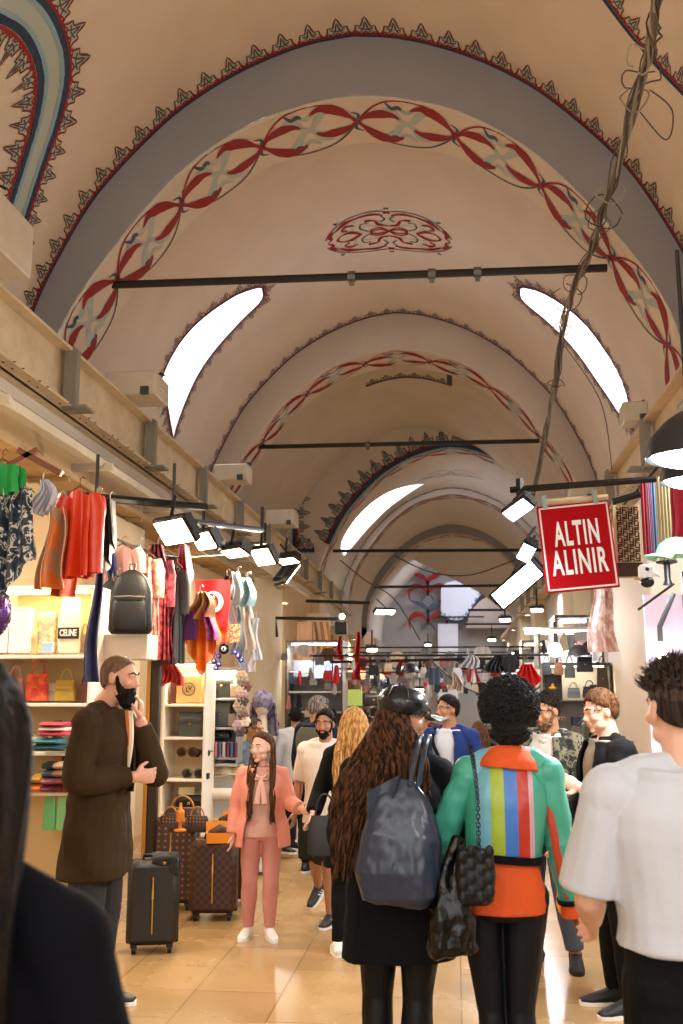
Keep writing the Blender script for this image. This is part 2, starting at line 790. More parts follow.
def trim(mb, mats, name=None):
    TRIM[0] += 1
    o = mb.build(name or 'trim_%d' % TRIM[0], mats, smooth=False)
    return struct(o)


def crescent(pr, outer, inner, Y0, Y1):
    """window outline from photo points on the barrel"""
    a = [pr.hit(x, y, Y0, Y1) for x, y in outer]
    b = [pr.hit(x, y, Y0, Y1) for x, y in inner]
    a = [q for q in a if q]
    b = [q for q in b if q]
    A = spl([V((u, y, 0)) for u, y in a], 4)
    B = spl([V((u, y, 0)) for u, y in b], 4)
    pts = [(p.x, p.y) for p in A] + [(p.x, p.y) for p in B[1:]]
    out = [pts[0]]
    for p in pts[1:]:
        if math.dist(p, out[-1]) > .03:
            out.append(p)
    if math.dist(out[0], out[-1]) < .03:
        out.pop()
    return out


def loop_mp(pr, loop):
    """border coordinates around a closed loop (b outwards)"""
    n = len(loop)
    d = [0]
    for i in range(n):
        d.append(d[-1] + math.dist(loop[i], loop[(i + 1) % n]))
    area = sum(loop[i][0] * loop[(i + 1) % n][1] - loop[(i + 1) % n][0] * loop[i][1] for i in range(n))
    sg = 1 if area > 0 else -1

    def mp(a, b):
        a = a % d[-1]
        i = max(j for j in range(n) if d[j] <= a + 1e-9)
        t = (a - d[i]) / max(d[i + 1] - d[i], 1e-9)

        def nr(j):
            p, q = loop[(j - 1) % n], loop[(j + 1) % n]
            x, y = q[0] - p[0], q[1] - p[1]
            l = math.hypot(x, y) or 1
            return y / l * sg, -x / l * sg
        n1, n2 = nr(i), nr((i + 1) % n)
        p, q = loop[i], loop[(i + 1) % n]
        nx, ny = n1[0] * (1 - t) + n2[0] * t, n1[1] * (1 - t) + n2[1] * t
        return pr.map(p[0] + (q[0] - p[0]) * t + nx * b, p[1] + (q[1] - p[1]) * t + ny * b)
    return mp, d[-1]


def pane(n, pr, loop, m):
    mb = MB()
    vs = [pr.map(u, y, -.33) for u, y in loop]
    k = len(vs)
    c = sum(vs, V()) / k
    mb.add(vs + [c], [(i, (i + 1) % k, k) for i in range(k)])
    return struct(mb.build('window_%d' % n, m, smooth=False))


M_sky = mat('skylight_glass', 'e6ebf5', .4, emit='d3dbf2', estr=5.0)
# bay behind and above the camera
YA, YA2, YB, YB2, YC, YD, YD2, YE, YE2, YF = 9.6, 10.55, 17.4, 18.4, 25.5, 31, 31.8, 38, 39, 46
skin_bay('ceiling', OUT0, -4.5, YA, M_cream, ny=14)
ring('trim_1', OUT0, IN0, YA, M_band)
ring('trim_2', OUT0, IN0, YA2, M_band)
skin_bay('trim_3', IN0, YA, YA2, M_cream, ny=3)
cr_l = crescent(OUT1, [(173, 440), (166, 400), (160, 385), (175, 350), (205, 316), (238, 294), (262, 286)],
                [(262, 286), (262, 300), (240, 322), (215, 350), (195, 380), (182, 410), (173, 440)], YA2, YB)
cr_r = crescent(OUT1, [(633, 428), (622, 380), (598, 340), (570, 310), (542, 292), (520, 286)],
                [(520, 286), (522, 300), (548, 322), (575, 350), (600, 385), (620, 415), (633, 428)], YA2, YB)
skin_bay('ceiling.001', OUT1, YA2, YB, M_cream, holes=[cr_l, cr_r], ny=10)
pane(1, OUT1, cr_l, M_sky)
pane(2, OUT1, cr_r, M_sky)
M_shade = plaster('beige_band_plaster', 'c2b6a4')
ring('trim_4', OUT1, IN1, YB, M_shade)
ring('trim_5', OUT1, IN1, YB2, M_shade)
skin_bay('trim_6', IN1, YB, YB2, M_cream, ny=3)
skin_bay('ceiling.002', OUT1, YB2, YC, M_pale, ny=8)
ring('trim_7', OUT1, OPC, YC, M_pale)
cr2 = crescent(OPC, [(344, 556), (341, 545), (352, 524), (372, 503), (400, 488), (424, 484)],
               [(424, 484), (402, 498), (378, 518), (358, 540), (344, 556)], YC, YD)
skin_bay('ceiling.003', OPC, YC, YD, M_pale, holes=[cr2], ny=6)
pane(3, OPC, cr2, M_sky)
ring('trim_8', OPC, OPD, YD, M_pale)
skin_bay('trim_9', OPD, YD, YD2, M_pale, ny=3)
cr3 = crescent(OPC, [(372, 594), (374, 583), (392, 560), (414, 545), (428, 541)],
               [(428, 541), (412, 553), (395, 570), (380, 590), (372, 594)], YD2, YE)
skin_bay('ceiling.004', OPC, YD2, YE, M_pale, holes=[cr3], ny=6)
pane(4, OPC, cr3, M_sky)
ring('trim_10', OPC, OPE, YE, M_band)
fill_hole = [(.1, 40), (2.2, 40), (2.2, 44.5), (.1, 44.5)]
skin_bay('ceiling.005', OPE, YE, YF, M_pale, holes=[fill_hole], ny=6)
pane(5, OPE, fill_hole, M_sky)  # glowing skylight added to brighten the dark far end of the vault

# painted ornament
mb = MB()
border(mb, lambda a, b: OUT0.map(a - OUT0.L, YA - b), 2 * OUT0.L, .3, 1.15)
# light edge lines painted on the face ring and around it
strip(mb, lambda a, b: IN0.map(a, YA + b), [(-IN0.L + .2 * i, .03) for i in range(int(IN0.L * 10))], .05, WHITE)
floral(mb, lambda a, b: IN0.map(a, b), -IN0.L, IN0.L, (YA + YA2) / 2 + .02, .44, 1.15)
trim(mb, PMS, 'trim_11')
mb = MB()
border(mb, lambda a, b: OUT1.map(a - OUT1.L, YB - b), 2 * OUT1.L, .3, 1.0)
floral(mb, lambda a, b: IN1.map(a, b), -IN1.L, IN1.L, (YB + YB2) / 2, .40)
for lp in (cr_l, cr_r):
    mp, L = loop_mp(OUT1, lp)
    border(mb, mp, L, .25, .8, lines=False)
    strip(mb, mp, [(L * i / 60, .0) for i in range(61)], .045, BLUE)
# medallion at the crown
cy = 14.05
for sx in (1, -1):
    for sy in (1, -1):
        def mp(a, b):
            return OUT1.map(.10 + a * sx, cy + b * sy)
        for pts, w, c in [
            ([(0, 0), (.12, .12), (.26, .08), (.26, -.02), (.14, -.06), (0, .0)], .025, RED),
            ([(0, .16), (.14, .22), (.2, .36), (.34, .38)], [.02, .05, .02, .06], RED),
            ([(.3, .04), (.42, .16), (.4, .3), (.3, .3)], .02, SLATE),
            ([(.06, .5), (.22, .56), (.44, .52), (.64, .44), (.80, .28)], [.02, .05, .03, .06, .02], RED),
            ([(.0, .62), (.3, .64), (.6, .55), (.85, .34), (.97, .12)], .02, SLATE),
            ([(.42, .0), (.58, .12), (.72, .1), (.80, .0)], [.03, .06, .02, .03], RED),
            ([(.5, .3), (.62, .34), (.7, .24), (.62, .2)], [.02, .05, .02, .04], RED),
            ([(.46, .42), (.56, .3), (.52, .18), (.66, .14)], .018, PALE),
            ([(.82, .3), (.9, .2), (.88, .08), (.95, .02)], [.03, .07, .03, .02], RED),
            ([(.1, .3), (.04, .4), (.1, .48)], .02, SLATE),
            ([(.16, .14), (.26, .22), (.42, .2)], .02, PALE),
            ([(.0, .7), (.03, .74)], [.05, .02], SLATE),
            ([(.74, .5), (.8, .54)], [.05, .02], SLATE),
            ([(.04, .56), (0, .62)], [.02, .06], RED)]:
            strip(mb, mp, pts, [x * 1.35 for x in w] if isinstance(w, list) else w * 1.35, c, 4)
trim(mb, PMS, 'trim_12')
mb = MB()
# painted panel edge in the next bay and the frame on the end wall of it


def onC(a, b):
    return V((a, YC - .01, b))


pc = [(OPC.at(-OPC.L + 2 * OPC.L * i / 60)[0], OPC.at(-OPC.L + 2 * OPC.L * i / 60)[1]) for i in range(61)]
pc = [q for q in pc if q[1] > 5.2]
dl = [0]
for i in range(1, len(pc)):
    dl.append(dl[-1] + math.dist(pc[i], pc[i - 1]))


def mpC(a, b):
    a = min(max(a, 0), dl[-1] - 1e-6)
    i = max(j for j in range(len(dl)) if dl[j] <= a)
    i = min(i, len(dl) - 2)
    t = (a - dl[i]) / (dl[i + 1] - dl[i])
    p, q = pc[i], pc[i + 1]
    l = math.dist(p, q)
    nx, ny = -(q[1] - p[1]) / l, (q[0] - p[0]) / l
    return V((p[0] + (q[0] - p[0]) * t + nx * b, YC - .012, p[1] + (q[1] - p[1]) * t + ny * b))


border(mb, mpC, dl[-1], .36, 1.7)
xl, zl = -4.1, 5.2
border(mb, lambda a, b: onC(xl + b, zl + .1 + a), 2.2, .36, 1.5)
border(mb, lambda a, b: onC(xl + a, zl + b), .55, .36, 1.2)
for (a0, yy, ln) in ((.0, 21.2, 1.9),):
    border(mb, lambda a, b: OUT1.map(-.9 + a, yy - b), ln, .3, 1.3)
strip(mb, lambda a, b: OUT1.map(a, b), [(1.0, 21.2), (1.0, 20.4)], .12, BLUE)
floral(mb, lambda a, b: OPC.map(a, b), -OPC.L + 1, OPC.L - 1, YC + .55, .36)
for sx in (1, -1):
    def mp(a, b):
        return OPC.map(.0 + a * sx, 28.6 + b)
    for pts, w, c in [([(0, 0), (.2, .3), (.45, .1), (.7, .35), (1.0, .2)], .035, SLATE), ([(0, .3), (.3, .5), (.6, .3), (.9, .0)], .035, BROWN),
                      ([(.1, -.2), (.4, -.3), (.75, -.1)], .035, SLATE)]:
        strip(mb, mp, pts, w, c, 4)
n_ = int(2 * OPC.L / .1)
border(mb, lambda a, b: OPC.map(a - OPC.L, YD - b), 2 * OPC.L, .34, .8)
floral(mb, lambda a, b: OPD.map(a, b), -OPD.L, OPD.L, (YD + YD2) / 2, .3)
floral(mb, lambda a, b: OPE.map(a, b), -OPE.L, OPE.L, YE + .5, .36)
# scroll on the far lunette
for i, z0 in enumerate((6.6, 5.3)):
    def mp(a, b):
        return V((-1.9 + a, YF - .35, z0 - .9 + b))
    sgs = (1,) if i else (1,)
    for sx in (1, -1):
        def mq(a, b):
            return V((-1.15 + a * sx, YF - .35, z0 - .6 + b))
        for pts, w, c in [([(0, 0), (.25, .3), (.6, .35), (.85, .1), (.8, -.3)], [.05, .2, .26, .12, .04], RED),
                          ([(0, 0), (.2, -.15), (.3, -.35)], [.05, .12, .04], SLATE),
                          ([(0, -.1), (-.0, .5), (.3, .8), (.8, 1.0)], [.06, .12, .25, .05], RED if not i else SLATE)]:
            strip(mb, mq, pts, w, c, 5)
trim(mb, PMS, 'trim_13')

# the painted window surrounds high beside the camera
mb = MB()
e0 = [OUT0.hit(x, y, 0, 9) for x, y in [(-30, 5), (0, 10), (25, 25), (40, 50), (46, 80), (40, 120), (28, 160), (14, 205), (2, 250)]]
e0 = [(p.x, p.y) for p in spl([V((u, y, 0)) for u, y in e0], 6)]


def open_mp(pr, pl, sg=1):
    d = [0]
    for i in range(1, len(pl)):
        d.append(d[-1] + math.dist(pl[i], pl[i - 1]))

    def mp(a, b):
        a = min(max(a, 0), d[-1] - 1e-6)
        i = min(max(j for j in range(len(d)) if d[j] <= a), len(d) - 2)
        t = (a - d[i]) / max(d[i + 1] - d[i], 1e-9)

        def nn(j):
            p, q = pl[max(j - 1, 0)], pl[min(j + 1, len(pl) - 1)]
            l = math.dist(p, q) or 1
            return -(q[1] - p[1]) / l * sg, (q[0] - p[0]) / l * sg
        n1, n2 = nn(i), nn(i + 1)
        nx, ny = n1[0] * (1 - t) + n2[0] * t, n1[1] * (1 - t) + n2[1] * t
        p, q = pl[i], pl[i + 1]
        return pr.map(p[0] + (q[0] - p[0]) * t + nx * b, p[1] + (q[1] - p[1]) * t + ny * b)
    return mp, d[-1]


for sgn in (1,):
    mp, L = open_mp(OUT0, e0, 1)
    A = [L * i / 50 for i in range(51)]
    sgq = 1
    border(mb, lambda a, b: mp(a, b + .06), L, .26, 1.25, lines=False)
    strip(mb, mp, [(a, .06) for a in A], .08, BLUE)
    strip(mb, mp, [(a, .0) for a in A], .05, LBLUE)
    strip(mb, mp, [(a, -.09) for a in A], .14, PALE)
    strip(mb, mp, [(a, -.19) for a in A], .05, LBLUE)
    strip(mb, mp, [(a, -.25) for a in A], .08, BLUE)
    border(mb, lambda a, b: mp(a, -.24 - b), L, .22, .95, lines=False)
e1 = [OUT0.hit(x, y, 0, 9) for x, y in [(603, -3), (620, 20), (640, 45), (663, 72), (690, 100), (720, 130)]]
e1 = [(p.x, p.y) for p in spl([V((u, y, 0)) for u, y in e1], 6)]
mp, L = open_mp(OUT0, e1, 1)
s1 = 1
border(mb, lambda a, b: mp(a, -b), L, .24, .9, lines=False)
strip(mb, mp, [(L * i / 30, .0) for i in range(31)], .05, BLUE)
trim(mb, PMS, 'trim_14')

# walls, floor, ledges
M_wall = plaster('ochre_wall', 'cfb48a')
M_wallg = plaster('warm_grey_wall', 'c3b8a8')
M_pier = plaster('pier_plaster', 'dccba8')


def sbox(name, lo, hi, m, bev=0.):
    mb = MB()
    mb.box([(a + b) / 2 for a, b in zip(lo, hi)], [abs(b - a) for a, b in zip(lo, hi)], bev=bev)
    return struct(mb.build(name, m, smooth=False))


def floor_mat():
    m = mat('polished_floor_stone', 'c9a670', .22)
    nt = m.node_tree
    L = nt.links
    b = nt.nodes['Principled BSDF']
    tc = nt.nodes.new('ShaderNodeTexCoord')
    br = nt.nodes.new('ShaderNodeTexBrick')
    mp = nt.nodes.new('ShaderNodeMapping')
    mp.inputs['Rotation'].default_value = (0, 0, 1.571)
    L.new(tc.outputs['Object'], mp.inputs[0])
    L.new(mp.outputs[0], br.inputs['Vector'])
    br.inputs['Scale'].default_value = 1
    br.inputs['Brick Width'].default_value = .95
    br.inputs['Row Height'].default_value = .48
    br.inputs['Mortar Size'].default_value = .005
    br.inputs['Color1'].default_value = rgb('b18f60')
    br.inputs['Color2'].default_value = rgb('9c7a4e')
    br.inputs['Mortar'].default_value = rgb('6a5032')
    n = nt.nodes.new('ShaderNodeTexNoise')
    n.inputs['Scale'].default_value = 2.2
    n.inputs['Detail'].default_value = 6
    L.new(tc.outputs['Object'], n.inputs['Vector'])
    r = nt.nodes.new('ShaderNodeValToRGB')
    r.color_ramp.elements[0].color = rgb('9a774a')
    r.color_ramp.elements[0].position = .3
    r.color_ramp.elements[1].color = rgb('b8986a')
    r.color_ramp.elements[1].position = .72
    L.new(n.outputs['Fac'], r.inputs[0])
    mx = nt.nodes.new('ShaderNodeMix')
    mx.data_type = 'RGBA'
    mx.inputs[0].default_value = .35
    L.new(br.outputs['Color'], mx.inputs[6])
    L.new(r.outputs[0], mx.inputs[7])
    L.new(mx.outputs[2], b.inputs['Base Color'])
    r2 = nt.nodes.new('ShaderNodeMapRange')
    r2.inputs[3].default_value = .14
    r2.inputs[4].default_value = .38
    L.new(n.outputs['Fac'], r2.inputs[0])
    L.new(r2.outputs[0], b.inputs['Roughness'])
    bp = nt.nodes.new('ShaderNodeBump')
    bp.inputs['Strength'].default_value = .25
    bp.inputs['Distance'].default_value = .004
    L.new(br.outputs['Fac'], bp.inputs['Height'])
    bp.invert = True
    L.new(bp.outputs[0], b.inputs['Normal'])
    return m


mb = MB()
mb.box((-1.2, 21, -.06), (8, 53, .12))
struct(mb.build('floor', floor_mat(), smooth=False))
sbox('wall_left', (-4.9, -4.5, 0), (-3.6, 47, 4.02), M_wall)
sbox('wall_right', (2.3, -4.5, 0), (4.2, 47, 4.02), M_wallg)
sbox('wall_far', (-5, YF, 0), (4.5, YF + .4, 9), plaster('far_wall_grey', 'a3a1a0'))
for i, (a, b) in enumerate(((YA - .1, YA2 + .1), (YB - 1.0, YB2 + 1.3), (YC - .2, YC + 1), (YD, YD2 + .4), (YE, YE2))):
    sbox('wall_left.%03d' % (i + 1), (-3.64, a, 0), (-3.38, b, 3.38 if i == 0 else 4.06), M_pier, .02)
for i, (a, b) in enumerate(((9.25, 11.9), (YB - .2, YB2 + .3), (YC - .2, YC + 1), (YD, YD2 + .4))):
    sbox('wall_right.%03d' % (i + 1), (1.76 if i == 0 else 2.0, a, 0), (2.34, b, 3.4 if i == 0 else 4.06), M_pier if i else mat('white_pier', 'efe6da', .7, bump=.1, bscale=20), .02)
# bright side bay far down the street, seen as a pale panel below the last arch
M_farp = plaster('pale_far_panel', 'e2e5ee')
YW = YF - .45


def far_panel(name, px, m, Y, th=.2):
    c = P(*px[0], Y)
    q = [P(x, y, Y) - c for x, y in px]
    mb = MB()
    mb.prism([(v.x, v.z) for v in q], th, O=c)
    return struct(mb.build(name, m, smooth=False))


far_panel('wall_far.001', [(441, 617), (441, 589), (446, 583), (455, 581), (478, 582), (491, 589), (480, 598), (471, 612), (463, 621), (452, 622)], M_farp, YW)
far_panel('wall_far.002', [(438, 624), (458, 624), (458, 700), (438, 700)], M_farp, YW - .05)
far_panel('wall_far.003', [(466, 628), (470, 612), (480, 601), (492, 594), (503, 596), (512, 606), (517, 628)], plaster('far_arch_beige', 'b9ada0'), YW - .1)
mb = MB()
ed_ = [P(x, y, YW - .12) for x, y in ((441, 616), (452, 621), (463, 620), (471, 611), (480, 597), (491, 588))]
ed_ = spl(ed_, 5)
strip(mb, lambda a, b: V((a, YW - .12, b)), [(v.x, v.z) for v in ed_], .10, BLUE)
for v in ed_[::2]:
    strip(mb, lambda a, b: V((a, YW - .13, b)), [(v.x - .05, v.z + .08), (v.x, v.z + .22), (v.x + .05, v.z + .08)], .05, SLATE)
trim(mb, PMS, 'trim_18')
mb = MB()
mb.tube([V((1.35, YF - .9, 4.9)), V((-.8, YF - .9, 4.9))], .04, 6)
trim(mb, [M_dk], 'trim_15')


# ------------------------------------------------------------------ tie rods
def tie_rod(a, b, r, label, clamps=()):
    a, b = V(a), V(b)
    t = thing('tie_rod', label, 'tie rod', (0, 0, 0), group=None)
    mb = MB()
    mb.tube([a, b], r, 6)
    mb.build('bar', M_dk, t)
    d = (b - a).normalized()
    for k in clamps:
        c = a + (b - a) * k
        mb = MB()
        mb.tube([c - d * .04, c + d * .04], r * 1.5, 8)
        mb.box(c - V((0, 0, r * 1.6)), (.05, .03, .06))
        mb.build('clamp', mat('grey_clamp', '6b6a66', .5, .5), t)
    return t


tie_rod(P(110, 285, 10.1), P(607, 268, 10.1), .042, 'thick black iron tie rod spanning the nearest painted arch', (.5, .66, .75))
tie_rod(P(257, 447, 17.9), P(539, 441, 17.9), .042, 'dark iron tie rod spanning the second painted arch', (.4,))
tie_rod(P(333, 551, 26.2), P(552, 550, 26.2), .045, 'dark iron tie rod across the third arch with the blue painted frame')
tie_rod(P(374, 587, 33), P(552, 585, 33), .05, 'thin dark tie rod in front of the farthest grey lunette')
tie_rod(P(468, 610, 40), P(514, 610, 40), .05, 'short dark rod before the small pale side arch')
tie_rod(P(465, 624, 42), P(517, 624, 42), .05, 'lower short dark rod beneath the small pale side arch')
tie_rod(P(330, 662, 19), P(575, 657, 19), .03, 'long thin rail over the heads of the crowd in the distance', (.2, .8))

# ------------------------------------------------------------------ left beam, cable tray, junction boxes
XB = -3.38


def beam(name, x, z0, z1, y0, y1, side, label):
    t = thing(name, label, 'beam', (x, y0, z0))
    L = y1 - y0
    mb = MB()
    w = .16
    mb.box((-side * w / 2, L / 2, (z1 - z0) / 2), (.02, L, z1 - z0))
    mb.box((-side * w / 2 + side * -.06, L / 2, 0.01), (.16, L, .02))
    mb.box((-side * w / 2 + side * .07, L / 2, .012), (.16, L, .024))
    mb.box((-side * w / 2 + side * .05, L / 2, z1 - z0), (.14, L, .03))
    mb.build('channel', M_ivory, t, smooth=False)
    mb = MB()
    k = int(L / .16)
    for i in range(k):
        if i % 7 in (0, 1, 3, 4):
            for dx in (.02, .11):
                mb.tube([V((side * dx - side * .02, i * .16, -.004)), V((side * dx - side * .02, i * .16, .0))], .012, 6)
    h = mb.build('bolt_hole', M_hole, t, smooth=False)
    h['kind'] = 'stuff'
    for i in range(int(L / 2.4)):
        mb = MB()
        y = 1.0 + i * 2.4
        mb.box((side * .02, y, (z1 - z0) / 2), (.09, .14, z1 - z0 + .04))
        mb.box((side * .09, y, .0), (.22, .22, .025))
        mb.tube([(side * .07, y - .05, 0), (side * .07, y - .05, z1 - z0)], .016, 6)
        mb.build('bracket', mat('galvanised_bracket', '8a8577', .5, .3), t)
    return t


beam('steel_beam', -3.38, 4.08, 4.62, 2.5, 33, 1, 'long ivory steel beam running along the left wall under the vault')
beam('steel_beam', 2.02, 3.85, 4.35, 4.5, 33, -1, 'ivory steel beam running along the right wall above the shops')
struct(sbox('trim_16', (-4.6, -4.5, 3.98), (-3.56, 46, 4.1), M_pale))
struct(sbox('trim_17', (2.1, -4.5, 3.95), (2.8, 46, 4.07), M_pale))
t = thing('cable_tray', 'perforated ivory cable tray hanging below the left beam', 'cable tray', (-3.1, 3, 3.62))
mb = MB()
for k in range(5):
    mb.box((-.06 * k, 9, .035 * k), (.045, 18, .008), rotm(0, .5, 0))
for i in range(60):
    mb.box((-.12, .3 * i + .1, .07), (.3, .03, .012), rotm(0, .5, 0))
mb.box((.03, 9, -.02), (.02, 18, .07))
mb.build('slats', M_iv2, t, smooth=False)
for i in range(8):
    mb = MB()
    mb.box((-.07, 1.2 + 2.1 * i, -.05), (.38, .05, .06))
    mb.build('arm', M_iv2, t, smooth=False)
# canopy soffit below it
t = thing('shop_canopy', 'beige panelled soffit over the left hand stalls', 'canopy', (-3.6, 3, 3.42))
mb = MB()
mb.box((.19, 6.5, 0), (.38, 13, .05))
for i in range(7):
    mb.box((.2, 1 + 2 * i, -.04), (.36, .05, .05))
mb.build('panel', mat('beige_panel', 'a08458', .7, var=.15, vscale=3, bump=.1), t, smooth=False)


def jbox(p, d, label, rz=0., m=None):
    t = thing('junction_box', label, 'junction box', p, rz)
    mb = MB()
    mb.box((0, 0, d[2] / 2), d, bev=.012)
    mb.build('housing', m or M_iv2, t, smooth=False)
    mb = MB()
    mb.box((0, 0, d[2] + .01), (d[0] * .9, .05, .02))
    mb.tube([(d[0] * .3, 0, d[2]), (d[0] * .45, 0, d[2] + .05), (d[0] * .55, 0, d[2] + .02)], .012, 6)
    mb.build('handle', M_black, t)
    mb = MB()
    mb.box((d[0] * .3, -d[1] * .5 - .02, .03), (.08, .05, .08))
    mb.build('connector', mat('dark_grey_plastic', '3a3a38', .5), t)
    return t


jbox((-3.3, 9.95, 4.645), (.55, .5, .25), 'large white metal box sitting on the left beam by the crescent window')
jbox((-3.2, 14.2, 4.645), (.5, .4, .24), 'white metal box on the left beam at the second arch')
jbox((-3.15, 18.2, 4.645), (.55, .5, .28), 'ivory box on the left beam just beyond the second arch')
jbox((-3.36, 6.25, 4.66), (.5, 1.1, .42), 'long ivory box on the left beam nearest the camera, cut by the frame')
jbox((1.95, 10.6, 4.4), (.25, .3, .22), 'small box with a black plug above the right beam')
jbox((1.7, 13.2, 4.05), (.3, .4, .2), 'little ivory box on the right beam above the red sign')


def area(name, p, d, size, power, col, aim=None, sy=None, spread=PI):
    l = bpy.data.lights.new(name, 'AREA')
    l.size = size
    if sy:
        l.shape = 'RECTANGLE'
        l.size_y = sy
    l.energy = power
    l.color = col
    l.spread = spread
    o = bpy.data.objects.new(name, l)
    COL.objects.link(o)
    o.location = p
    o.rotation_euler = V(d).to_track_quat('-Z', 'Y').to_euler()
    return o


WARM = (1, .82, .58)
COOL = (.92, .95, 1)
# ------------------------------------------------------------------ people
def skin_m(n, h, h2=None):
    return mat('skin_' + n, h, .5, sss=.08, bump=.05, bscale=90, var=.04, vscale=20)


def cloth_m(n, h, rough=.85, bump=.5, bs=14, **k):
    return mat('cloth_' + n, h, rough, bump=bump, bscale=bs, spec=.2, **k)


def hair_m(n, h, h2):
    return mat('hair_' + n, h, .65, spec=.12, hex2=h2, vscale=1., stretch=(70, 70, 8), bump=.6, bscale=1.5)


M_eye = mat('eye_white', 'd8d4cc', .3)
M_iris = mat('iris_dark', '1d120c', .2)
M_sole = mat('shoe_sole_white', 'e6e4df', .6)
M_lip = mat('lips', 'a05a50', .5)


def zl(px, py, Y, H):
    return P(px, py, Y).z * 1.75 / H


class Person:
    def __init__(s, label, X, Y, H=1.7, rz=0., sex='m', vox=.008, head=(0, 0, 0), L=None, R=None, lean=(0, 0), LL=None, RL=None,
                 skin=None, headk=1., wide=1., hip=.92, curl=(.5, .5), palm=((-.9, 0, 0), (.9, 0, 0)), kneel=0., neck=0.):
        """L,R: (elbow, wrist) of each arm in the figure's own frame (1.75 m tall); LL,RL: (knee, ankle, toe angle)"""
        s.k = H / 1.75
        s.root = thing('person', label, 'person', (X, Y, 0), rz)
        s.root.scale = (s.k,) * 3
        s.vox = vox / s.k
        s.sex = sex
        s.wide = wide
        s.lean = lean
        s.hk = headk
        s.hip = hip
        s.head = head
        f = sex != 'm'
        sh = (.165 if f else .19) * wide
        s.sh = sh
        s.shz = 1.40
        s.arm = {
            -1: [s.lp(-sh, 0, s.shz), V(L[0]) if L else V((-.26, -.02, 1.13)), V(L[1]) if L else V((-.27, .04, .88))],
            1: [s.lp(sh, 0, s.shz), V(R[0]) if R else V((.26, -.02, 1.13)), V(R[1]) if R else V((.27, .04, .88))]}
        s.handdir = {-1: V(L[2]) if L and len(L) > 2 else None, 1: V(R[2]) if R and len(R) > 2 else None}
        d = hip - .92
        s.leg = {
            -1: [V((-.095, 0, hip)), V(LL[0]) if LL else V((-.10, .01, .49)), V(LL[1]) if LL else V((-.105, -.02, .085)), LL[2] if LL else .15],
            1: [V((.095, 0, hip)), V(RL[0]) if RL else V((.10, .01, .49)), V(RL[1]) if RL else V((.105, -.02, .085)), RL[2] if RL else -.15]}
        s.curl = {-1: curl[0], 1: curl[1]}
        s.palm = {-1: V(palm[0]), 1: V(palm[1])}
        hy, hp, hr = head
        s.HM = Matrix.Translation(s.lp(0, .01 + neck, 1.535)) @ (Matrix.Rotation(hy, 4, 'Z') @ Matrix.Rotation(hp, 4, 'X') @ Matrix.Rotation(hr, 4, 'Y')) @ Matrix.Translation(V((0, .02, .098 * headk))) @ Matrix.Scale(headk, 4)
        s.skin = skin or skin_m('light', 'c08a6c')

    def lp(s, x, y, z):
        t = max(0, z - s.hip) / .6 if hasattr(s, 'hip') else max(0, z - .92) / .6
        return V((x + s.lean[0] * t, y + s.lean[1] * t, z))

    TM = [(.84, .10, .08), (.90, .155, .105), (.97, .162, .115), (1.07, .145, .105), (1.18, .158, .112), (1.30, .172, .12), (1.38, .165, .105), (1.44, .11, .08)]
    TF = [(.84, .11, .09), (.90, .170, .118), (.97, .165, .115), (1.07, .128, .095), (1.18, .140, .112), (1.29, .152, .122), (1.37, .145, .100), (1.43, .09, .075)]

    def torso(s, mb, off=0, z0=.84, z1=1.46, hem=None, flare=0., n=24, bulk=0.):
        T = s.TM if s.sex == 'm' else s.TF
        dz = s.hip - .92
        pts = []
        rad = []
        zs = [z0 + (z1 - z0) * i / 16 for i in range(17)]
        for z in zs:
            zz = z - dz * max(0, min(1, (1.4 - z) / .5))
            q = [t for t in T]
            if zz <= q[0][0]:
                a, b = (.165, .12) if hem is not None else q[0][1:]
            elif zz >= q[-1][0]:
                a, b = q[-1][1:]
            else:
                for (za, aa, ba), (zb, ab, bb) in zip(q, q[1:]):
                    if za <= zz <= zb:
                        u = (zz - za) / (zb - za)
                        a, b = aa + (ab - aa) * u, ba + (bb - ba) * u
            if hem is not None and zz < .95:
                a, b = max(a, .162), max(b, .118)
                fl = (.95 - zz) * flare
                a += fl
                b += fl * .8
            k = bulk if zz < 1.36 else bulk * .4
            pts.append(s.lp(0, 0, z))
            rad.append((a * s.wide + off + k, b + off + k))
        mb.tube(pts, rad, n, side=(1, 0, 0), power=.85)

    def arms(s, mb, off=0, frac=2., which=(-1, 1), wr=None, loose=0.):
        for sd in which:
            a, e, w = s.arm[sd]
            f = s.sex != 'm'
            k = .88 if f else 1.
            ru, re, rw = (.052 * k + off, .041 * k + off, .029 * k + off)
            a2 = a + V((-sd * .045, 0, .0))
            mb.ell(a, ((.062 * k if off else .056 * k) + off,) * 3, n=14, m=9)
            end = a + (e - a) * min(frac, 1)
            mb.tube([a2, a, a + (e - a) * .5 * min(frac, 1), end], [ru, ru * 1.08, ru + loose * .5, (re + (ru - re) * (1 - min(frac, 1)) + loose)], 14)
            if frac > 1:
                mb.ell(e, re + loose * .6, n=12, m=8)
                d = w - e
                w2 = e + d * (frac - 1)
                mb.tube([e, e + (w2 - e) * .3, w2], [re + loose * .5, re * 1.04 + loose * .6, (wr or rw + (re - rw) * (2 - frac)) + loose], 14)

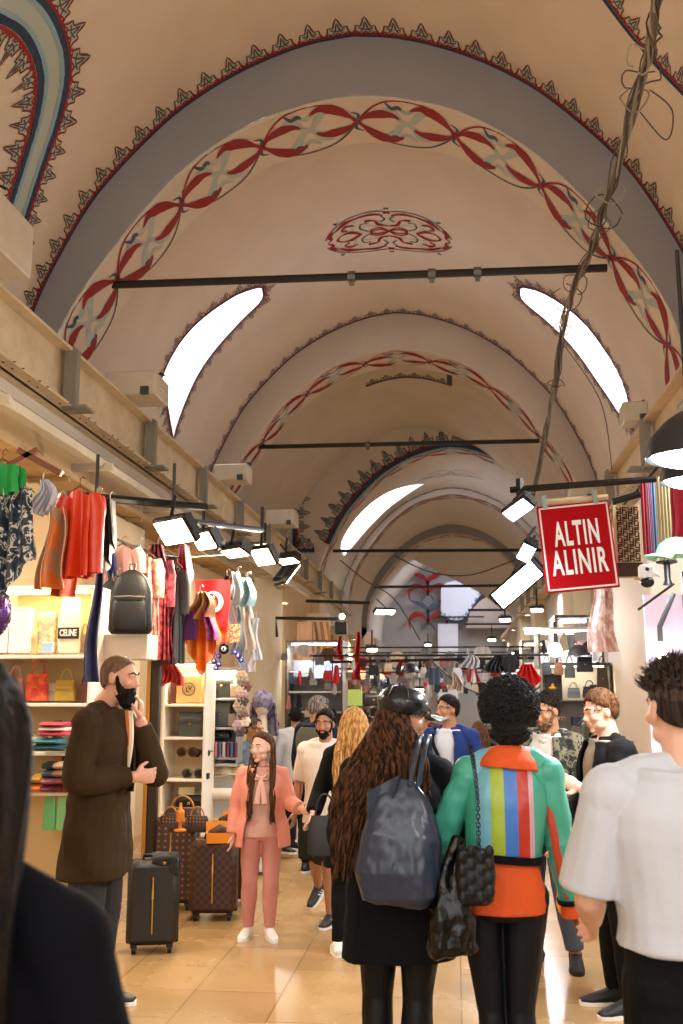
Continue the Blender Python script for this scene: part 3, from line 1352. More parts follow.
    def legs(s, mb, off=0, loose=0., frac=2., r3=None):
        for sd in (-1, 1):
            h, kn, an, _ = s.leg[sd]
            f = s.sex != 'm'
            k = (.95 if f else 1.) * min(1, s.wide)
            r = [.095 * k + off, .078 * k + off + loose * .5, .056 * k + off + loose, .057 * k + off + loose, (.036 * k + off + loose)]
            mb.ell(h, (r[0], r[0] * 1.1, r[0]), n=14, m=9)
            if frac <= 1:
                e = h + (kn - h) * frac
                mb.tube([h, h + (e - h) * .5, e], [r[0], r[1] + loose, r[1] * .95 + loose], 16)
                continue
            mb.tube([h, h + (kn - h) * .45, kn], [r[0], r[1], r[2]], 16)
            mb.ell(kn, r[2], n=12, m=8)
            d = an - kn
            e = kn + d * (frac - 1)
            back = d.normalized().cross(V((1, 0, 0)))
            if back.y > 0:
                back = -back
            mb.tube([kn, kn + d * .28 * (frac - 1) + back * .012, kn + d * .6 * (frac - 1) + back * .004, e], [r[2], r[3], (r[3] + r[4]) / 2, r[4]], 16)

    def feet(s, mb, off=0.):
        for sd in (-1, 1):
            an, ta = s.leg[sd][2], s.leg[sd][3]
            kn = s.leg[sd][1]
            M = s.footM(sd)
            P_ = lambda x, y, z: M @ V((x, y, z))
            mb.tube([P_(0, -.045, -.045), P_(0, .0, -.03), P_(0, .08, -.045), P_(0, .15, -.06), P_(0, .185, -.065)],
                    [(.028 + off, .026 + off), (.036 + off, .044 + off), (.040 + off, .032 + off), (.040 + off, .02 + off), (.022 + off, .012 + off)], 14, side=M.to_3x3() @ V((1, 0, 0)))
            mb.ell(P_(0, -.035, -.045), .03 + off, n=12, m=8)

    def footM(s, sd):
        an, ta = s.leg[sd][2], s.leg[sd][3]
        tilt = s.leg[sd][4] if len(s.leg[sd]) > 4 else 0
        pitch = getattr(s, 'tilt', {}).get(sd, 0)
        return Matrix.Translation(an) @ Matrix.Rotation(ta, 4, 'Z') @ Matrix.Rotation(pitch, 4, 'X')

    def hand(s, mb, sd):
        a, e, w = s.arm[sd]
        d = s.handdir[sd] or (w - e)
        d = d.normalized()
        n = s.palm[sd] - d * s.palm[sd].dot(d)
        n = n.normalized() if n.length > 1e-3 else d.orthogonal().normalized()
        side = d.cross(n)
        # thumb on the forward side for hanging arms
        if side.dot(V((0, 1, .3))) < 0:
            th = -side
        else:
            th = side
        c = s.curl[sd]
        w0 = w
        k = .92 if s.sex != 'm' else 1.
        mb.tube([w0 - d * .03, w0 + d * .02 * k, w0 + d * .06 * k, w0 + d * .095 * k], [(.027 * k, .02 * k), (.031 * k, .018 * k), (.041 * k, .017 * k), (.038 * k, .013 * k)], 12, side=side)
        for i, (o, ln) in enumerate(((.030, .072), (.010, .08), (-.010, .075), (-.029, .058))):
            p = w0 + d * .09 * k + th * o * k
            dr = (d + th * (o * 1.5)).normalized()
            ang = 0
            pts = [p - dr * .015, p]
            for j, sl in enumerate((.45, .32, .23)):
                ang += c * (.55 + .1 * i) if j == 0 else c * .85
                dd = dr * math.cos(ang) + n * math.sin(ang)
                p = p + dd * ln * sl * k
                pts.append(p)
            mb.tube(pts, [.0095 * k, .0095 * k, .0088 * k, .008 * k, .006 * k], 8)
        p = w0 + d * .02 * k + th * .024 * k
        t1 = (d * .6 + th * .75 + n * .25).normalized()
        t2 = (d * .9 + th * .3 + n * (.2 + .4 * c)).normalized()
        mb.tube([p, p + t1 * .038 * k, p + t1 * .038 * k + t2 * .032 * k, p + t1 * .038 * k + t2 * .056 * k], [.0135 * k, .0115 * k, .010 * k, .007 * k], 8)

    def headp(s, mb):
        M = s.HM
        R = M.to_3x3()
        K = s.hk

        def E(c, r, R2=None):
            mb.ell(M @ V(c), tuple(x * K for x in (r if isinstance(r, tuple) else (r,) * 3)), R=(R.normalized() @ R2) if R2 else R.normalized(), n=20, m=14)

        def T(pts, r, n=10):
            mb.tube([M @ V(p) for p in pts], [x * K for x in r], n)
        f = s.sex != 'm'
        E((0, -.018, .030), (.073, .092, .086))
        E((0, .018, -.012), (.064, .070, .092))
        E((0, .022, -.066), (.050 if not f else .045, .058, .045))
        E((0, .066, -.098), (.022, .018, .016))
        for sx in (-1, 1):
            E((sx * .040, -.0 + .02, -.070), (.022, .04, .026))
            E((sx * .040, .058, -.024), (.023, .022, .021))
            E((sx * .077, -.010, -.008), (.010, .019, .031), Matrix.Rotation(sx * .25, 3, 'Z'))
            E((sx * .080, -.018, .006), (.006, .014, .018))
            T([(sx * .048, .066, .0 + .022), (sx * .030, .078, .026), (sx * .010, .083, .020)], (.008, .0095, .008))
            E((sx * .010, .092, -.034), .0085)
            T([(sx * .043, .073, .010), (sx * .031, .0795, .0125), (sx * .018, .077, .009)], (.004, .0045, .004), 6)
            T([(sx * .043, .073, -.003), (sx * .031, .078, -.006), (sx * .018, .077, -.003)], (.004, .0045, .004), 6)
        T([(0, .080, .022), (0, .090, -.005), (0, .102, -.028), (0, .092, -.038)], (.009, .0095, .0125, .008))
        E((0, .083, -.058), (.024, .010, .0065))
        E((0, .081, -.070), (.021, .010, .0075))
        E((0, .076, -.050), (.02, .012, .016))
        mb.tube([M @ V((0, -.022, -.03)), M @ V((0, -.02, -.08)), s.lp(0, .0, 1.50), s.lp(0, -.005, 1.42)],
                [.055 * K, (.050 if f else .060), (.050 if f else .062), .075], 16)

    def eyes(s):
        M = s.HM
        for sx in (-1, 1):
            mb = MB()
            mb.cur = 0
            mb.ell(M @ V((sx * .031, .0665, .003)), .0125 * s.hk, n=14, m=10)
            mb.cur = 1
            d = M.to_3x3() @ V((0, 1, 0))
            mb.ell(M @ V((sx * .031, .0735, .003)), .0068 * s.hk, n=12, m=8)
            mb.build('eye', [M_eye, M_iris], s.root)
        mb = MB()
        mb.ell(M @ V((0, .0865, -.0575)), (.021 * s.hk, .0075, .0042), R=M.to_3x3().normalized())
        mb.ell(M @ V((0, .0848, -.0685)), (.018 * s.hk, .0078, .0052), R=M.to_3x3().normalized())
        mb.build('lips', M_lip, s.root)

    def brows(s, m):
        mb = MB()
        M = s.HM
        for sx in (-1, 1):
            mb.tube([M @ V((sx * .050, .068, .024)), M @ V((sx * .032, .0845, .033)), M @ V((sx * .012, .0895, .026))], [.003, .0048, .004], 6)
        mb.build('eyebrows', m, s.root)

    def body(s, hands=(1, 1), face=True, feet=True):
        mb = MB()
        s.torso(mb)
        s.arms(mb)
        s.legs(mb)
        if feet:
            s.feet(mb)
        s.headp(mb)
        for sd, h in ((-1, hands[0]), (1, hands[1])):
            if h:
                s.hand(mb, sd)
        o = remesh(mb, min(s.vox, .0075), 'body', s.skin, s.root, smooth=2)
        if face:
            s.eyes()
        return o

    # hair
    def cap(s, m, t=.014, front=.62, side=-.05, back=-.75, amp=.006, freq=40, name='hair', build=True, grow=(1, 1, 1), up=0.):
        """hair over the skull down to a hairline given as elevation at front, side and back"""
        mb = MB()
        nu, nv = 56, 22
        C0 = V((0, -.018, .026))
        outer = []
        inner = []
        for j in range(nv + 1):
            for i in range(nu):
                az = 2 * PI * i / nu   # 0 front
                c = math.cos(az)
                side_ = side + .10 * noise.noise(V((c * 3, math.sin(az) * 3, 1.7)))
                lo = side_ + (front - side_) * max(0, c) ** .8 if c > 0 else side_ + (back - side_) * max(0, -c) ** .6
                el = lo + (PI / 2 - lo) * (j / nv)
                d = V((math.sin(az) * math.cos(el), math.cos(az) * math.cos(el), math.sin(el)))
                r = V((d.x * .074, d.y * .093, d.z * (.087 if d.z > 0 else .12)))
                nz = noise.noise(d * freq * .12) * amp + noise.noise(V((d.x * freq, d.y * freq, d.z * freq * .3))) * amp
                tt = t * (min(1, j / 2.5) * .75 + .25) + nz
                tt += up * max(0, d.z) ** 2
                q = d * (r.length + max(tt, .003))
                outer.append(s.HM @ (C0 + V((q.x * grow[0], q.y * grow[1], q.z * grow[2]))))
                inner.append(s.HM @ (C0 + d * (r.length - .012)))
        K = len(outer)
        fs = []
        for j in range(nv):
            for i in range(nu):
                i2 = (i + 1) % nu
                fs.append((j * nu + i, j * nu + i2, (j + 1) * nu + i2, (j + 1) * nu + i))
                fs.append((K + j * nu + i, K + (j + 1) * nu + i, K + (j + 1) * nu + i2, K + j * nu + i2))
        for i in range(nu):
            i2 = (i + 1) % nu
            fs.append((i, K + i, K + i2, i2))
        mb.add(outer + inner, fs)
        if build:
            if t > .009:
                s.spikes(mb, 420, .020, .0032, -.15, (0, .35, .1), 3, ymax=.75)
            return mb.build(name, m, s.root)
        return mb

    def spikes(s, mb, n, ln=.03, r=.004, zmin=.3, lean=(0, 0, .3), seed=1, ymax=1.):
        rnd = random.Random(seed)
        C0 = V((0, -.018, .026))
        k = 0
        while k < n:
            d = V((rnd.gauss(0, 1), rnd.gauss(0, 1), rnd.gauss(0, 1))).normalized()
            if d.z < zmin or d.y > ymax:
                continue
            k += 1
            p = C0 + V((d.x * .076, d.y * .095, d.z * .09))
            e = (d + V(lean) + V((rnd.uniform(-.4, .4), rnd.uniform(-.4, .4), rnd.uniform(-.2, .3)))).normalized()
            l = ln * rnd.uniform(.6, 1.3)
            mb.tube([s.HM @ p, s.HM @ (p + e * l * .6), s.HM @ (p + (e + V((rnd.uniform(-.4, .4), rnd.uniform(-.4, .4), 0))).normalized() * l)], [r, r * .8, r * .2], 5)

    def strands(s, mb, n, zend, wid=.13, back=-.16, r=.008, seed=3, azr=(1.2, 5.08), wave=.012, xoff=0., elr=(-.1, 1.3), zj=.06, front=None, body=True):
        """long hair: locks that leave the skull and fall down the back (own frame of the figure)"""
        rnd = random.Random(seed)
        C0 = V((0, -.018, .026))
        for i in range(n):
            az = rnd.uniform(*azr)
            el = rnd.uniform(*elr)
            d = V((math.sin(az) * math.cos(el), math.cos(az) * math.cos(el), math.sin(el)))
            p0 = s.HM @ (C0 + V((d.x * .078, d.y * .097, d.z * .09)))
            az2 = az
            side = V((math.sin(az2), math.cos(az2), 0))
            h = s.HM @ V((0, 0, 0))
            p1 = s.HM @ (C0 + V((side.x * .092, side.y * .108, -.02 + .03 * d.z)))
            x = side.x
            ze = zend + rnd.uniform(-zj, zj)
            xb = xoff + x * wid + rnd.uniform(-.02, .02)
            yb = back * (1 if front is None else 1) + rnd.uniform(-.02, .025)
            if front is not None:
                yb = front + rnd.uniform(-.015, .02)
            z1 = p1.z
            pts = [p0, p1]
            ph = rnd.uniform(0, 6)
            for k, t in enumerate((.25, .5, .75, 1)):
                z = z1 + (ze - z1) * t
                tt = min(1, t * 1.6)
                bx = p1.x + (xb - p1.x) * tt
                by = p1.y + (yb - p1.y) * min(1, t * 2.2)
                sl = s.lp(0, 0, z)
                pts.append(V((bx + sl.x * .6 + wave * math.sin(ph + k * 1.9), by + sl.y * .6 + wave * .6 * math.cos(ph + k * 1.7), z)))
            pp = spl(pts, 4)
            m_ = len(pp)
            mb.tube(pp, [r * (1.1 if q < m_ * .7 else 1.1 - (q / m_ - .7) * 3) for q in range(m_)], 6)

    def beard(s, m, t=.012, ln=.0, full=True):
        mb = MB()
        M = s.HM
        R = M.to_3x3().normalized()
        k = s.hk

        def E(c, r):
            mb.ell(M @ V(c), tuple(x * k for x in r), R=R, n=18, m=12)
        E((0, .028, -.074), (.056 + t * .3, .056 + t, .040 + t * .5))
        E((0, .055, -.098 - ln), (.034 + t * .5, .030 + t, .026 + t + ln * .6))
        for sx in (-1, 1):
            mb.tube([M @ V((sx * .068, .012, .012)), M @ V((sx * .064, .018, -.03)), M @ V((sx * .050, .040, -.066))], [.008, .011 + t * .15, .016 + t * .4], 10)
            mb.tube([M @ V((sx * .002, .091, -.047)), M @ V((sx * .02, .085, -.051)), M @ V((sx * .034, .070, -.068))], [.0055, .006, .008], 8)
        return remesh(mb, .0045, 'beard', m, s.root, 1, folds(.003, 60, 60, 4, .002, 140))

    # clothes
    def top(s, m, name='jacket', off=.022, hem=.80, frac=1.95, flare=.1, bulk=0., z1=1.47, loose=.006, collar=None, fold=None, arms=(-1, 1), neck=True, vox=None, extra=None, slope=True):
        mb = MB()
        s.torso(mb, off, hem, z1, hem=hem, flare=flare, bulk=bulk)
        s.arms(mb, off * .75, frac, which=arms, loose=loose)
        # slope from neck to shoulder
        for sd in ((-1, 1) if slope else ()):
            mb.tube([s.lp(0, -.01, 1.455), s.lp(sd * s.sh * .6, -.005, 1.432), s.arm[sd][0] + V((sd * .01, 0, .0))], [(.045 + off * .5, .05 + off), (.038 + off * .5, .05 + off), (.045 + off * .6)], 12)
        if neck:
            mb.tube([s.lp(0, -.008, 1.44), s.lp(0, -.006, 1.478)], [(.088 + off * .3), (.068 + off * .3)], 16)
        if extra:
            extra(mb)
        return remesh(mb, vox or s.vox, name, m, s.root, 7, fold or folds(.010, 7, 4, len(name), .003, 22))

    def bottom(s, m, name='trousers', off=.012, loose=.01, frac=1.97, fold=None):
        mb = MB()
        s.torso(mb, off, s.hip - .08, s.hip + .1)
        s.legs(mb, off, loose, frac)
        return remesh(mb, s.vox, name, m, s.root, 2, fold or folds(.006, 8, 5, 2, .002, 28))

    def skirt(s, m, z0, z1, name='skirt', off=.02, flare=.12, fold=None):
        mb = MB()
        s.torso(mb, off, z1, z0, hem=z1, flare=flare)
        return remesh(mb, s.vox, name, m, s.root, 2, fold or folds(.008, 9, 2, 3))

    def shoes(s, m, name='shoe', sole=None, off=.010, boot=0., stripes=None):
        for sd in (-1, 1):
            M = s.footM(sd)
            R = M.to_3x3()
            P_ = lambda x, y, z: M @ V((x, y, z))
            mb = MB()
            mb.tube([P_(0, -.06, -.04), P_(0, -.02, -.03), P_(0, .03, -.03), P_(0, .08, -.043), P_(0, .15, -.056), P_(0, .2, -.062)],
                    [(.030, .030), (.043, .045), (.045, .042), (.047, .034), (.047, .024), (.028, .016)], 16, side=R @ V((1, 0, 0)))
            mb.ell(P_(0, -.045, -.042), (.038, .036, .036), n=14, m=9)
            if boot:
                an, kn = s.leg[sd][2], s.leg[sd][1]
                e = an + (kn - an) * boot
                mb.tube([P_(0, -.015, -.04), an, an + (e - an) * .5, e], [.048, .050, .056, .062], 14)
            else:
                mb.tube([P_(0, -.02, -.03), P_(0, -.015, .012)], [.045, .043], 14)
            o = remesh(mb, .006 / s.k if s.vox < .009 else .009, name, m, s.root, 2)
            mb = MB()
            pts = []
            for i in range(20):
                w = 2 * PI * i / 20
                y = .068 + .142 * math.sin(w)
                wd = .05 if y > .05 else .042
                pts.append((wd * math.copysign(abs(math.cos(w)) ** .7, math.cos(w)), y))
            mb.prism(pts, .022, O=P_(0, 0, -.076), X=R @ V((1, 0, 0)), Y=R @ V((0, 1, 0)))
            mb.build('sole', sole or M_sole, o)
            if stripes:
                mb = MB()
                for sx in (-1, 1):
                    for q in (-.0, .028, .056):
                        mb.tube([P_(sx * .050, q + .0, -.055), P_(sx * .044, q + .025, -.02)], .005, 6)
                mb.build('stripes', stripes, o)
            mb = MB()
            for q in (.035, .055, .075, .095):
                mb.tube([P_(-.024, q, -.012 - (q - .03) * .33), P_(0, q + .004, -.003 - (q - .03) * .33), P_(.024, q, -.012 - (q - .03) * .33)], .004, 6)
            if not boot:
                mb.build('laces', sole or M_sole, o)


def on(px, Y):
    return P(px, 692, Y).x


SK_L = skin_m('light', 'c99478')
SK_P = skin_m('pale', 'dcae96')
SK_T = skin_m('tan', 'a8785a')
SK_D = skin_m('brown', '6e452f')
H_DK = hair_m('dark_brown', '110c09', '22170f')
H_BK = hair_m('black', '0c0a0a', '1c1816')
H_BR = hair_m('brown', '3a2415', '5c3c24')
H_LB = hair_m('light_brown', '6a4a30', '8d6a47')
H_BL = hair_m('blonde', '8a5f33', 'c79a5c')
H_GR = hair_m('grey', '4a4643', '8a8580')
C_BLK = cloth_m('black', '08080a')
C_COAT = cloth_m('black_wool_coat', '090a10', .9)
C_WHT = cloth_m('white_cotton', 'bfc5cf', .9, .35, 9)
C_NAVY = cloth_m('navy', '141a30')
L_BLK = mat('black_leather', '0b0c10', .36, bump=.35, bscale=45, spec=.6)

# --- person at the left edge, closest to the lens
p = Person('person from behind at the left edge with long dark hair and a dark navy top', -.615, 1.18, 1.64, .05, 'f', .008, skin=SK_L)
p.body(hands=(1, 1))
p.top(mat('cloth_dark_navy', '07080f', .95, spec=.15, bump=.3, bscale=14), 'top', .02, .82, 1.95)
p.bottom(C_BLK)
p.shoes(L_BLK)
mb = p.cap(H_DK, .02, .6, -.2, -.9, build=False)
p.strands(mb, 260, 1.06, .12, -.13, .010, 5, wave=.012)
mb.tube([(0, -.06, 1.62), (0, -.1, 1.45), (0, -.12, 1.2)], [(.09, .06), (.10, .04), (.08, .025)], 14, side=(1, 0, 0))
mb.build('hair', H_DK, p.root)

# --- bearded man
bx = on(103, 5.3)
p = Person('bearded man in a brown jacket standing with one hand at his chin', bx, 5.3, 1.80, -PI / 2 - .12, 'm', .006, head=(.0, -.12, 0),
           R=((.25, .0, 1.12), (.04, .21, 1.13)), L=((-.14, .25, 1.13), (-.05, .195, 1.41), (.03, .0, 1)), lean=(0, .02), skin=SK_L, curl=(.9, .8),
           palm=((.3, -1, .2), (-.3, -1, 0)), wide=1.05, neck=.035)
p.body()
p.brows(H_DK)
p.cap(hair_m('buzz', '5a4534', '735a46'), .0025, .62, -.42, -.95, .0005)
p.beard(H_BK, .014, .012)
BRN = cloth_m('brown_jacket', '33240f', .9, .5, 16, var=.12, vscale=9)
p.top(BRN, 'jacket', .026, .64, 1.93, .05, .008, fold=folds(.018, 6, 6, 1, .006, 18))
mb = MB()
for sd in (-1, 1):
    mb.sheet(lambda u, v: p.lp(sd * (.045 + .05 * u), .10 + .055 * math.sin(PI * v * .5 + .3) - .06 * u + .01, 1.47 - .42 * v), 4, 12, .012)
mb.build('lapel', BRN, p.root)
mb = MB()
mb.sheet(lambda u, v: p.lp((u - .5) * .11, .125 + .04 * math.sin(PI * (v * .7 + .2)) - .9 * (u - .5) ** 2, 1.46 - .36 * v), 8, 10, .01)
mb.build('shirt_front', ramp_mat('orange_white_shirt', [(0, 'b8682a'), (.36, 'd9b78c'), (.46, 'e8e2dc'), (.54, 'd9b78c'), (.64, 'b8682a')], 0, 8, .5), p.root)
p.bottom(cloth_m('charcoal_trousers', '2d2c2b'), loose=.02)
p.shoes(mat('dark_shoe', '16120f', .5))

# --- girl in pink
p = Person('girl with long brown hair in a pink jacket and pink trousers, holding a hand', on(264, 6.9), 6.9, 1.31, PI + .08, 'f', .0065, head=(-.55, -.05, 0),
           R=((.235, .0, 1.12), (.255, .07, .88)), L=((-.25, .06, 1.16), (-.36, .25, 1.13)), skin=SK_P, headk=1.13, wide=1.02, curl=(.9, .4),
           LL=((-.085, .02, .49), (-.075, -.0, .085), .35), RL=((.105, .02, .49), (.12, -.03, .085), -.2))
p.body()
p.brows(H_BR)
PINK = cloth_m('pink_jacket', 'd98c78', .8)
p.top(cloth_m('pale_pink_blouse', 'c4988a', .8), 'blouse', .016, .86, 1.2, .05, slope=False)
p.bottom(cloth_m('pink_trousers', 'c4857c', .8), loose=.006)


def bow(mb):
    pass


jk = MB()
# open jacket: back and sides with the front edges apart
NU, NV = 30, 18


def open_front(p, hem, off, gap0, gap1, zt=1.46, flare=.12):
    T = p.TM if p.sex == 'm' else p.TF

    def fn(u, v):
        z = zt + (hem - zt) * v
        zz = max(z, .85)
        a, b = T[0][1:]
        for (za, aa, ba), (zb, ab, bb) in zip(T, T[1:]):
            if za <= zz <= zb:
                q = (zz - za) / (zb - za)
                a, b = aa + (ab - aa) * q, ba + (bb - ba) * q
        if zz >= T[-1][0]:
            a, b = T[-1][1:]
        if z < .95:
            a, b = max(a, .165), max(b, .12)
        a += off + (1.46 - z) * flare * .35
        b += off + (1.46 - z) * flare * .35
        gap = gap0 + (gap1 - gap0) * v
        w = gap + (2 * PI - 2 * gap) * u
        r = 1 + .03 * math.sin(w * 9 + z * 6)
        q = p.lp(math.sin(w) * a * p.wide * r, math.cos(w) * b * r, z)
        return q
    return fn


def open_jacket(p, m, name='jacket', hem=.8, off=.045, gap0=.35, gap1=.6, frac=1.95, loose=.012, flare=.12, th=.018, fold=None, collar=True):
    mb = MB()
    mb.sheet(open_front(p, hem, off, gap0, gap1, flare=flare), 40, 20, th)
    p.arms(mb, off * .5, frac, loose=loose)
    for sd in (-1, 1):
        mb.tube([p.lp(sd * .05, -.015, 1.462), p.lp(sd * p.sh * .6, -.008, 1.438), p.arm[sd][0] + V((sd * .012, 0, 0))], [(.035, .055), (.05, .07), .072], 12)
    if collar:
        mb.sheet(lambda u, v: p.lp(math.sin(.5 + (2 * PI - 1.0) * u) * (.088 + .02 * v), math.cos(.5 + (2 * PI - 1.0) * u) * (.082 + .02 * v), 1.44 + .05 * (1 - v)), 24, 4, .014)
    return remesh(mb, min(p.vox, .009 / p.k), name, m, p.root, 4, fold or folds(.008, 9, 5, 3, .003, 24))


open_jacket(p, PINK, hem=.78, gap0=.45, gap1=.75)
mb = MB()
mb.ell(p.lp(0, .125, 1.375), (.022, .018, .02))
for sx in (-1, 1):
    mb.tube([p.lp(0, .13, 1.375), p.lp(sx * .045, .14, 1.40), p.lp(sx * .06, .135, 1.375), p.lp(0, .13, 1.37)], [.008, .018, .016, .008], 8)
    mb.tube([p.lp(0, .135, 1.37), p.lp(sx * .02, .155, 1.28), p.lp(sx * .035, .15, 1.16)], [(.014, .006), (.02, .007), (.026, .006)], 8)
mb.build('bow', cloth_m('peach_bow', 'e0b2a0', .6), p.root)
p.shoes(mat('white_leather', 'e9e6e0', .45))
mb = p.cap(H_BR, .010, .66, -.15, -.8, build=False)
p.strands(mb, 34, 1.06, .0, -.13, .007, 9, azr=(1.5, 2.6), xoff=.105, front=.13, elr=(-.2, .7))
p.strands(mb, 34, 1.04, .0, -.13, .007, 8, azr=(3.7, 4.8), xoff=-.105, front=.13, elr=(-.2, .7))
mb.build('hair', H_BR, p.root)

# --- woman in the leather cap
p = Person('woman in a long black coat and glossy black leather cap seen from behind', on(398, 4.1), 4.1, 1.60, 0.0, 'f', .006, head=(-1.25, -.05, 0),
           L=((-.25, .03, 1.13), (-.19, .26, 1.03)), R=((.27, -.0, 1.13), (.19, .2, .98)), skin=SK_L, wide=1.12,
           LL=((-.10, .03, .49), (-.105, .02, .085), .05), RL=((.07, -.01, .49), (.06, -.06, .085), -.1))
p.body()
p.brows(H_DK)
p.top(C_COAT, 'coat', .03, zl(398, 966, 3.95, 1.6), 1.95, .05, .012, fold=folds(.016, 5, 1.6, 5, .002, 40), loose=.016)
p.bottom(mat('black_leggings', '07070c', .5, spec=.25), loose=0)
p.shoes(L_BLK, 'boot', sole=mat('black_rubber', '0b0b0b', .7), boot=.72)
mb = p.cap(H_DK, .006, .2, -.3, -.9, build=False)
hb = hair_m('wavy_brown', '251811', '5c3c27')
p.strands(mb, 330, 1.10, .14, -.18, .006, 12, wave=.030, azr=(2.6, 5.6), xoff=-.10, zj=.12, elr=(-.5, .05))
p.strands(mb, 90, 1.3, .11, -.15, .006, 14, wave=.02, azr=(1.4, 3.2), zj=.06, elr=(-.5, .05))
mb.tube([(-.0, -.05, 1.57), (-.04, -.14, 1.42), (-.10, -.17, 1.18)], [(.06, .04), (.10, .03), (.07, .02)], 14, side=(1, 0, 0))
mb.build('hair', hb, p.root)
M = p.HM
mb = MB()
mb.lathe([(.0, .118), (.035, .116), (.075, .100), (.100, .066), (.104, .045), (.093, .02), (.089, .012)], n=28)
mb.move(M @ Matrix.Translation((0, -.012, .012)) @ Matrix.Rotation(-.12, 4, 'X') @ Matrix.Diagonal((1.05, 1.14, 1.14, 1)))
mb2 = MB()
for i in range(8):
    w = i * PI / 4
    mb2.tube([M @ V((0, -.024, .148)), M @ V((math.sin(w) * .075 * 1.06, -.012 + math.cos(w) * .075 * 1.15, .131 - .012 * math.cos(w))), M @ V((math.sin(w) * .102 * 1.06, -.012 + math.cos(w) * .102 * 1.15, .088 - .015 * math.cos(w)))], .003, 5)
caph = mb.build('cap', mat('glossy_black_leather', '16191f', .25, bump=.25, bscale=30), p.root)
mb2.ell(M @ V((0, -.026, .150)), (.012, .012, .006))
mb2.build('seam', L_BLK, caph)
mb = MB()
mb.sheet(lambda u, v: M @ V(((u - .5) * .17 * (1 - .25 * v), .085 + .030 * math.cos((u - .5) * 2.4) + .085 * v * math.cos((u - .5) * 2), .028 - .018 * v - .5 * (u - .5) ** 2 * .1)), 12, 6, .006)
mb.build('brim', mat('brim_leather', '14211f', .5), caph)
WCAP = p

# --- woman with the striped jacket
p = Person('woman with black curly hair in a rainbow striped leather jacket and orange skirt', on(496, 3.95), 3.95, 1.62, 0.0, 'f', .0055, head=(.1, 0, 0),
           L=((-.24, .05, 1.13), (-.16, .22, 1.0)), R=((.24, -.01, 1.12), (.285, .03, .88)), skin=SK_D, wide=.95, lean=(.05, 0), curl=(.9, .45),
           LL=((-.05, .02, .49), (-.02, -.03, .085), .05), RL=((.065, -.0, .49), (.075, -.05, .085), -.05))
p.body()
p.brows(H_BK)
STR = ramp_mat('rainbow_stripes', [(0, '43a893'), (.22, '6fb4cc'), (.36, '9fb83a'), (.50, '3f7ad0'), (.63, 'b8382a'), (.745, 'c9a7b8'), (.79, '43a893')], 0, 2.55, .46, .38, bump=.25)
TEAL = mat('teal_leather', '43a893', .4, bump=.3, bscale=16)
p.top(STR, 'jacket', .022, zl(508, 860, 3.8, 1.62), .12, .0, .006, fold=folds(.007, 7, 5, 6, .002, 30), loose=.004)
mb = MB()
p.arms(mb, .018, 1.86, loose=.004)
sl = remesh(mb, p.vox, 'sleeve', TEAL, p.root, 2, folds(.008, 14, 18, 2, .002, 30))
sl['label'] = 'teal sleeves'
a, e, w = p.arm[1]
mb = MB()
q = a + (e - a) * .25
mb.tube([a + V((-.0, -.063, -.09)), a + (e - a) * .6 + V((-.02, -.057, 0)), e + V((-.022, -.052, 0)), e + (w - e) * .45 + V((-.02, -.046, 0)), e + (w - e) * .82 + V((-.015, -.04, 0))], [(.012, .006), (.018, .008), (.018, .008), (.018, .008), (.016, .008)], 8, side=(1, 0, 0))
mb.build('red_stripe', mat('red_leather', 'b8442e', .4), p.root)
mb = MB()
hz = zl(508, 862, 3.8, 1.62)
p.torso(mb, .034, hz - .015, hz + .015, hem=.9)
mb.build('hem_band', C_BLK, p.root)
for sd in (-1, 1):
    a, e, w = p.arm[sd]
    mb = MB()
    q = e + (w - e) * .83
    mb.tube([q, e + (w - e) * .9], [.060, .058], 16)
    mb.build('cuff_band', C_BLK, p.root)
    mb = MB()
    mb.tube([e + (w - e) * .88, e + (w - e) * 1.0, e + (w - e) * 1.10], [.046, .052, .056], 16)
    mb.build('cuff', mat('orange_knit', 'd9561c', .8, bump=.4, bscale=30), p.root)
ORG = mat('orange_knit', '')
p.skirt(ORG, 1.12, zl(508, 919, 3.8, 1.62), off=.016, flare=.06)
mb = MB()
mb.tube([p.lp(0, -.018, 1.42), p.lp(0, -.016, 1.45), p.lp(0, -.008, 1.485), p.lp(0, -.004, 1.50)], [(.128, .105), (.118, .098), (.088, .080), (.07, .065)], 24, side=(1, 0, 0))
remesh(mb, p.vox, 'collar', ORG, p.root, 2)
p.bottom(mat('dark_navy_tights', '080a16', .55, spec=.25), 'tights', .006, 0, 2.0)
p.shoes(mat('navy_sock_boot', '141a2c', .5), boot=.2)
mb = MB()
C0 = p.HM @ V((0, -.02, .03))
mb.ell(C0 + V((0, -.015, .01)), (.106, .110, .108), n=28, m=18)
mb.ell(C0 + V((0, -.045, -.05)), (.080, .06, .075), n=20, m=12)
rnd = random.Random(4)
for i in range(900):
    d = V((rnd.gauss(0, 1), rnd.gauss(0, 1), rnd.gauss(0, 1))).normalized()
    if d.y > .6 and d.z < .3:
        continue
    q = C0 + V((0, -.015, .01)) + V((d.x * .106, d.y * .11, d.z * .108))
    if d.z < -.55:
        q = C0 + V((0, -.045, -.05)) + V((d.x * .082, d.y * .06, d.z * .078))
    u = d.orthogonal().normalized()
    v = d.cross(u)
    r = rnd.uniform(.008, .018)
    ph = rnd.uniform(0, 6)
    pts = [q + u * r * math.cos(ph + t * .9) + v * r * math.sin(ph + t * .9) + d * (t * .0038 - .004) for t in range(8)]
    mb.tube(pts, .0028, 4)
mb.build('hair', mat('hair_afro', '0f0c0b', .8, bump=.8, bscale=80), p.root)
WSTR = p

